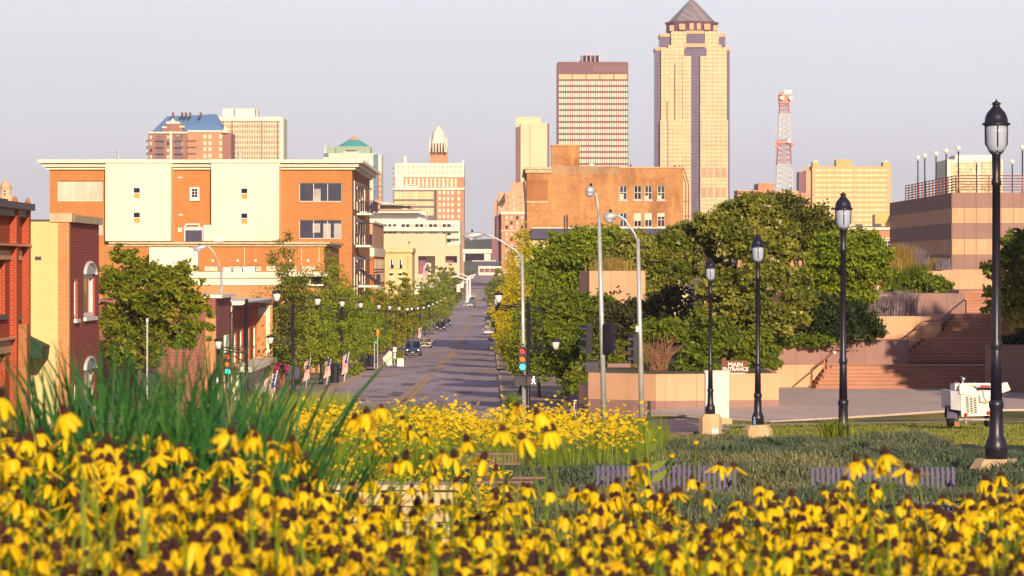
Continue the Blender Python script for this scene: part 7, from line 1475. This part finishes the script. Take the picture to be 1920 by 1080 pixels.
p, px = frust(r, 3400, 13, 19, -360, 480)
stuff('fine_grass', 'fine dark grass behind the tall blades', np_mesh('blades', blades(r, len(p), p, 1.15, .006, .35, 4, .25), 4, l_olive))
# --- coneflowers
def flower_protos():
    out = []
    for v in range(8):
        rr = random.Random(50 + v); npet = rr.randint(9, 12); b = MB(); L = .041 * rr.uniform(.88, 1.15); dr = rr.uniform(.72, 1.28) if v < 6 else rr.uniform(.3, .65)
        for k in range(npet):
            if rr.random() < .1: continue
            a = 2 * math.pi * k / npet + rr.uniform(-.15, .15); d1 = dr + rr.uniform(-.32, .32); l = L * rr.uniform(.72, 1.12); wd = .0056 * rr.uniform(.85, 1.2)
            rad, z, ang = .006, .0, .15; pts = [(rad, z)]
            for s_ in range(4):
                ang = min(d1, ang + d1 * .45); rad += math.cos(ang) * l / 4; z -= math.sin(ang) * l / 4; pts.append((rad, z))
            ws = [.5, .95, 1.1, .95, .35]; tw = rr.uniform(-.3, .3); base = len(b.v); vs = []
            for i, (rd, zz) in enumerate(pts):
                for sgn in (-1, 0, 1):
                    w_ = ws[i] * wd * sgn; vs.append((rd * math.cos(a) - w_ * math.sin(a), rd * math.sin(a) + w_ * math.cos(a), zz - abs(sgn) * .0012 + sgn * tw * wd * .5))
            b.add(vs, [(i * 3 + j, i * 3 + j + 1, i * 3 + j + 4, i * 3 + j + 3) for i in range(4) for j in range(2)])
        c = MB(); kk = rr.uniform(.9, 1.35); c.lathe((0, 0, -.003), [(.001, -.001), (.0066, .0), (.0083, .004), (.0083, .0088 * kk), (.0063, .0142 * kk), (.0026, .0174 * kk), (.0004, .0181 * kk)], 10)
        s = MB(); H = .9; q = [rr.uniform(-.03, .03) for _ in range(4)]; s.tube([(q[0] * 2, q[1] * 2, -H), (q[2], q[3], -H * .5), (0, 0, -.002)], [.0028, .0022, .002], 5)
        for k in range(5):
            z = -rr.uniform(.2, .75); a = rr.uniform(0, 6.3); l = rr.uniform(.05, .12)
            s.add([(0, 0, z), (math.cos(a) * l * .5 - .004 * math.sin(a), math.sin(a) * l * .5 + .004 * math.cos(a), z + l * .5), (math.cos(a) * l, math.sin(a) * l, z + l * .55), (math.cos(a) * l * .5 + .004 * math.sin(a), math.sin(a) * l * .5 - .004 * math.cos(a), z + l * .45)], [(0, 1, 2, 3)])
        out.append((b, c, s))
    return out
protos = flower_protos()
pm_ = [(b.mesh('petals', l_petal), c.mesh('cone', m_cone, smooth=True), s.mesh('stem', l_stem)) for b, c, s in protos]
fr_ = random.Random(77); spots = []
def try_add(px, y, ytop_min, lift):
    x = (px - CXP) * y / F; g = gz(x, y); h = lift; z = g + h; py = HY - z * F / y
    if py < ytop_min or py > 1100: return
    spots.append((x, y, z, px, py))
prof_x = [0, 60, 150, 260, 400, 520, 620, 680, 800, 940, 1050, 1200, 1400, 1500, 1620, 1700, 1830, 1920]
prof_y = [778, 800, 806, 826, 822, 812, 868, 892, 880, 895, 905, 900, 905, 912, 905, 930, 905, 900]
while len(spots) < 1900:
    py = 1150 - (1150 - 785) * fr_.random() ** 1.05; px = fr_.uniform(-420, 2340)
    if py < np.interp(px, prof_x, prof_y) + fr_.uniform(-22, 45): continue
    f_ = min(1, max(0, (py - 800) / 300)); lw = 1 - sm(480, 760, px)
    y = 6.2 + (1 - f_) * (3.0 * lw + 7.5 * (1 - lw)) + fr_.uniform(0, .9)
    if noise.noise((px * .006, py * .012, 5)) < -.3 and fr_.random() < .75: continue
    spots.append((X(px, y), y, Z(py, y), px, py))
# a few that stand above the rest
for px, py, y in ((122, 775, 7), (0, 745, 7.5), (432, 812, 7.2), (478, 820, 7.2), (715, 765, 10), (687, 775, 10.5), (664, 786, 10.5), (754, 787, 10.5), (687, 808, 11), (631, 820, 10.5), (800, 818, 11), (875, 828, 10.5), (942, 808, 8.5), (707, 828, 11), (714, 840, 11), (768, 806, 11.5), (970, 762, 9.0), (1008, 775, 9.2), (980, 822, 8.8), (1024, 810, 8.8), (1036, 808, 9.5),
                  (1605, 865, 9), (1660, 852, 8.5), (1625, 860, 9), (1720, 888, 9), (1655, 872, 9), (1700, 878, 9), (1190, 872, 10), (1210, 868, 10), (1350, 872, 11), (1375, 875, 11), (760, 862, 9), (740, 868, 9), (850, 858, 9.5), (905, 860, 8), (830, 850, 9), (808, 862, 9.5)):
    spots.append((X(px, y), y, Z(py, y), px, py))
spots.sort(key=lambda s_: s_[1] + (0 if -20 < s_[3] < 1940 and s_[4] < 1110 else 100))
FG = 'drooping yellow coneflowers in the foreground bed'; FL = 'yellow coneflower with drooping petals and dark cone in the foreground bed'
far_b = {'p': [], 'c': [], 's': []}; allm = MB()
def place(sp, i):
    v = fr_.randrange(8) if fr_.random() < .8 else fr_.randrange(6); tz = fr_.uniform(0, 6.28); tx, ty = fr_.gauss(0, .13), fr_.gauss(0, .13); k = fr_.uniform(.8, 1.3) * (1.12 if sp[3] < 700 else 1)
    if fr_.random() < .04: tx -= .8
    return v, (tx, ty, tz), k
for i, sp in enumerate(spots):
    v, rot, k = place(sp, i); pe, co, st = pm_[v]
    if i < 300 + 0:
        o = bpy.data.objects.new('coneflower', st); col.objects.link(o); o.location = sp[:3]; o.rotation_euler = rot; o.scale = (k,) * 3; tag(o, FL, 'flower', FG)
        for me, nm in ((pe, 'petals'), (co, 'cone')):
            q = bpy.data.objects.new(nm, me); col.objects.link(q); q.parent = o
    else:
        from mathutils import Euler, Matrix
        mt = Matrix.Translation(sp[:3]) @ Euler(rot).to_matrix().to_4x4() @ Matrix.Scale(k, 4)
        for mi, b in enumerate(protos[v]):
            allm.cur = mi; allm.add([tuple(mt @ Vector(q)) for q in b.v], b.f)
o = allm.build('coneflower_mass', [l_petal, m_cone, l_stem], None); tag(o, 'mass of farther yellow coneflowers filling the bed', 'flowers', None, 'stuff')
# leaves and stems under the flowers
n = 7000; y = 6.3 + 9 * r.random(n) ** 1.2; px = -420 + 2760 * r.random(n); x = (px - CXP) * y / F
gzv = np.array([gz(a, b) for a, b in zip(x, y)])
ztop = -(np.interp(px, prof_x, prof_y) + 95 - HY) * y / F
z = ztop - .5 * r.random(n)
p = np.column_stack([x, y, z - .12])
stuff('flower_foliage', 'green stems and narrow leaves below the coneflowers', np_mesh('leaves', np.concatenate([blades(r, n, p, .15, .007, .9, 3, .4), blades(r, 1500, p[:1500] - [0, 0, .1], .3, .005, .2, 3, .2)]), 4, l_stem))
b = MB()
for k in range(24):
    ya, yb_ = 6 + k * .5, 6.5 + k * .5
    b.quad((-2.2, ya, gz(0, ya) + .35), (2.6, ya, gz(0, ya) + .35), (2.6, yb_, gz(0, yb_) + .35), (-2.2, yb_, gz(0, yb_) + .35))
# small yellow flowers low in the bed
n = 420; y = 7.5 + 7 * r.random(n); px = -40 + 2000 * r.random(n); x = (px - CXP) * y / F; z = -(np.interp(px, prof_x, prof_y) + 60 + 150 * r.random(n) - HY) * y / F
stuff('small_yellow_flowers', 'small yellow flowers low among the coneflowers', np_mesh('heads', daisy_quads(r, np.column_stack([x, y, z]), .016, 6, .9, .6), 4, l_petal))
# tall leafy plant with yellow buds
Yc = 22.0; t = thing('cup_plant', 'tall leafy plant with yellow buds rising before the brick path', 'plant', (X(1218, Yc), Yc, gz(.9, Yc)))
sx = [(1222, 960), (1216, 880), (1212, 830), (1210, 795)]
part('stem', t, l_stem, lambda b: (b.tube([hp(*q, Yc) for q in sx], .01, 6), b.tube([hp(1213, 838, Yc), hp(1228, 815, Yc), hp(1236, 802, Yc)], .006, 5), b.tube([hp(1250, 900, Yc), hp(1262, 855, Yc)], .007, 5), b.tube([hp(1300, 900, Yc), hp(1305, 835, Yc)], .007, 5)))
def leafq(b, c, L, W_, ang, yy=0):
    c = Vector(c); d_ = V(math.cos(ang), .3, math.sin(ang)); s_ = V(-math.sin(ang), .2, math.cos(ang)); b.add([tuple(c), tuple(c + d_ * L * .4 + s_ * W_), tuple(c + d_ * L), tuple(c + d_ * L * .4 - s_ * W_)], [(0, 1, 2, 3)])
part('leaf', t, l_bush, lambda b: [leafq(b, hp(px_, py_, Yc), L, .028, a) for px_, py_, L, a in ((1214, 850, .13, 2.4), (1214, 850, .12, .9), (1217, 882, .16, 2.2), (1217, 882, .14, .5), (1212, 832, .1, 1.2), (1219, 905, .15, 2.6), (1219, 905, .15, .6), (1211, 815, .09, 2.2))])
for px_, py_, s_ in ((1260, 855, .035), (1305, 830, .035), (1174, 845, .03), (1210, 795, .02), (1236, 802, .02), (1226, 825, .02)):
    b = MB(); c = Vector(hp(px_, py_, Yc)); b.ball(c, s_ * .5, 8, 6, .8)
    for k in range(9):
        a = 2 * math.pi * k / 9; d_ = V(math.cos(a), math.sin(a), .5).normalized(); s2 = V(-math.sin(a), math.cos(a), 0); b.add([tuple(c), tuple(c + d_ * s_ * .6 + s2 * s_ * .25), tuple(c + d_ * s_), tuple(c + d_ * s_ * .6 - s2 * s_ * .25)], [(0, 1, 2, 3)])
    b.build('flower', l_petal2, t)
grass_clump('daylily', 'small yellow flowering tuft at the juniper lamp base', 1563, 832, 62, 120, .45, .25, l_bush, 801, .025, .6)
grass_clump('young_shoots', 'tuft of pale shoots beside the traffic signal pole', 962, 790, 118, 220, .9, .2, l_stem, 802, .02, .3)
# ------------------------------------------------------------------ thin morning haze
hm_ = bpy.data.materials.new('haze_air'); hm_.use_nodes = True; t_ = hm_.node_tree; t_.nodes.clear()
vo_ = N('ShaderNodeVolumePrincipled', t_); vo_.inputs['Color'].default_value = (.86, .88, 1, 1); vo_.inputs['Density'].default_value = .00010; vo_.inputs['Anisotropy'].default_value = 0
t_.links.new(vo_.outputs[0], N('ShaderNodeOutputMaterial', t_).inputs['Volume'])
hz_ = MB(); hz_.box(-4100, 4100, -70, 9100, -13.5, 230); ho_ = hz_.build('haze', hm_); ho_['kind'] = 'stuff'; ho_['label'] = 'thin pale morning haze over the town'
sc.cycles.volume_bounces = 0; sc.cycles.max_bounces = 6; sc.cycles.diffuse_bounces = 3; sc.cycles.transmission_bounces = 4
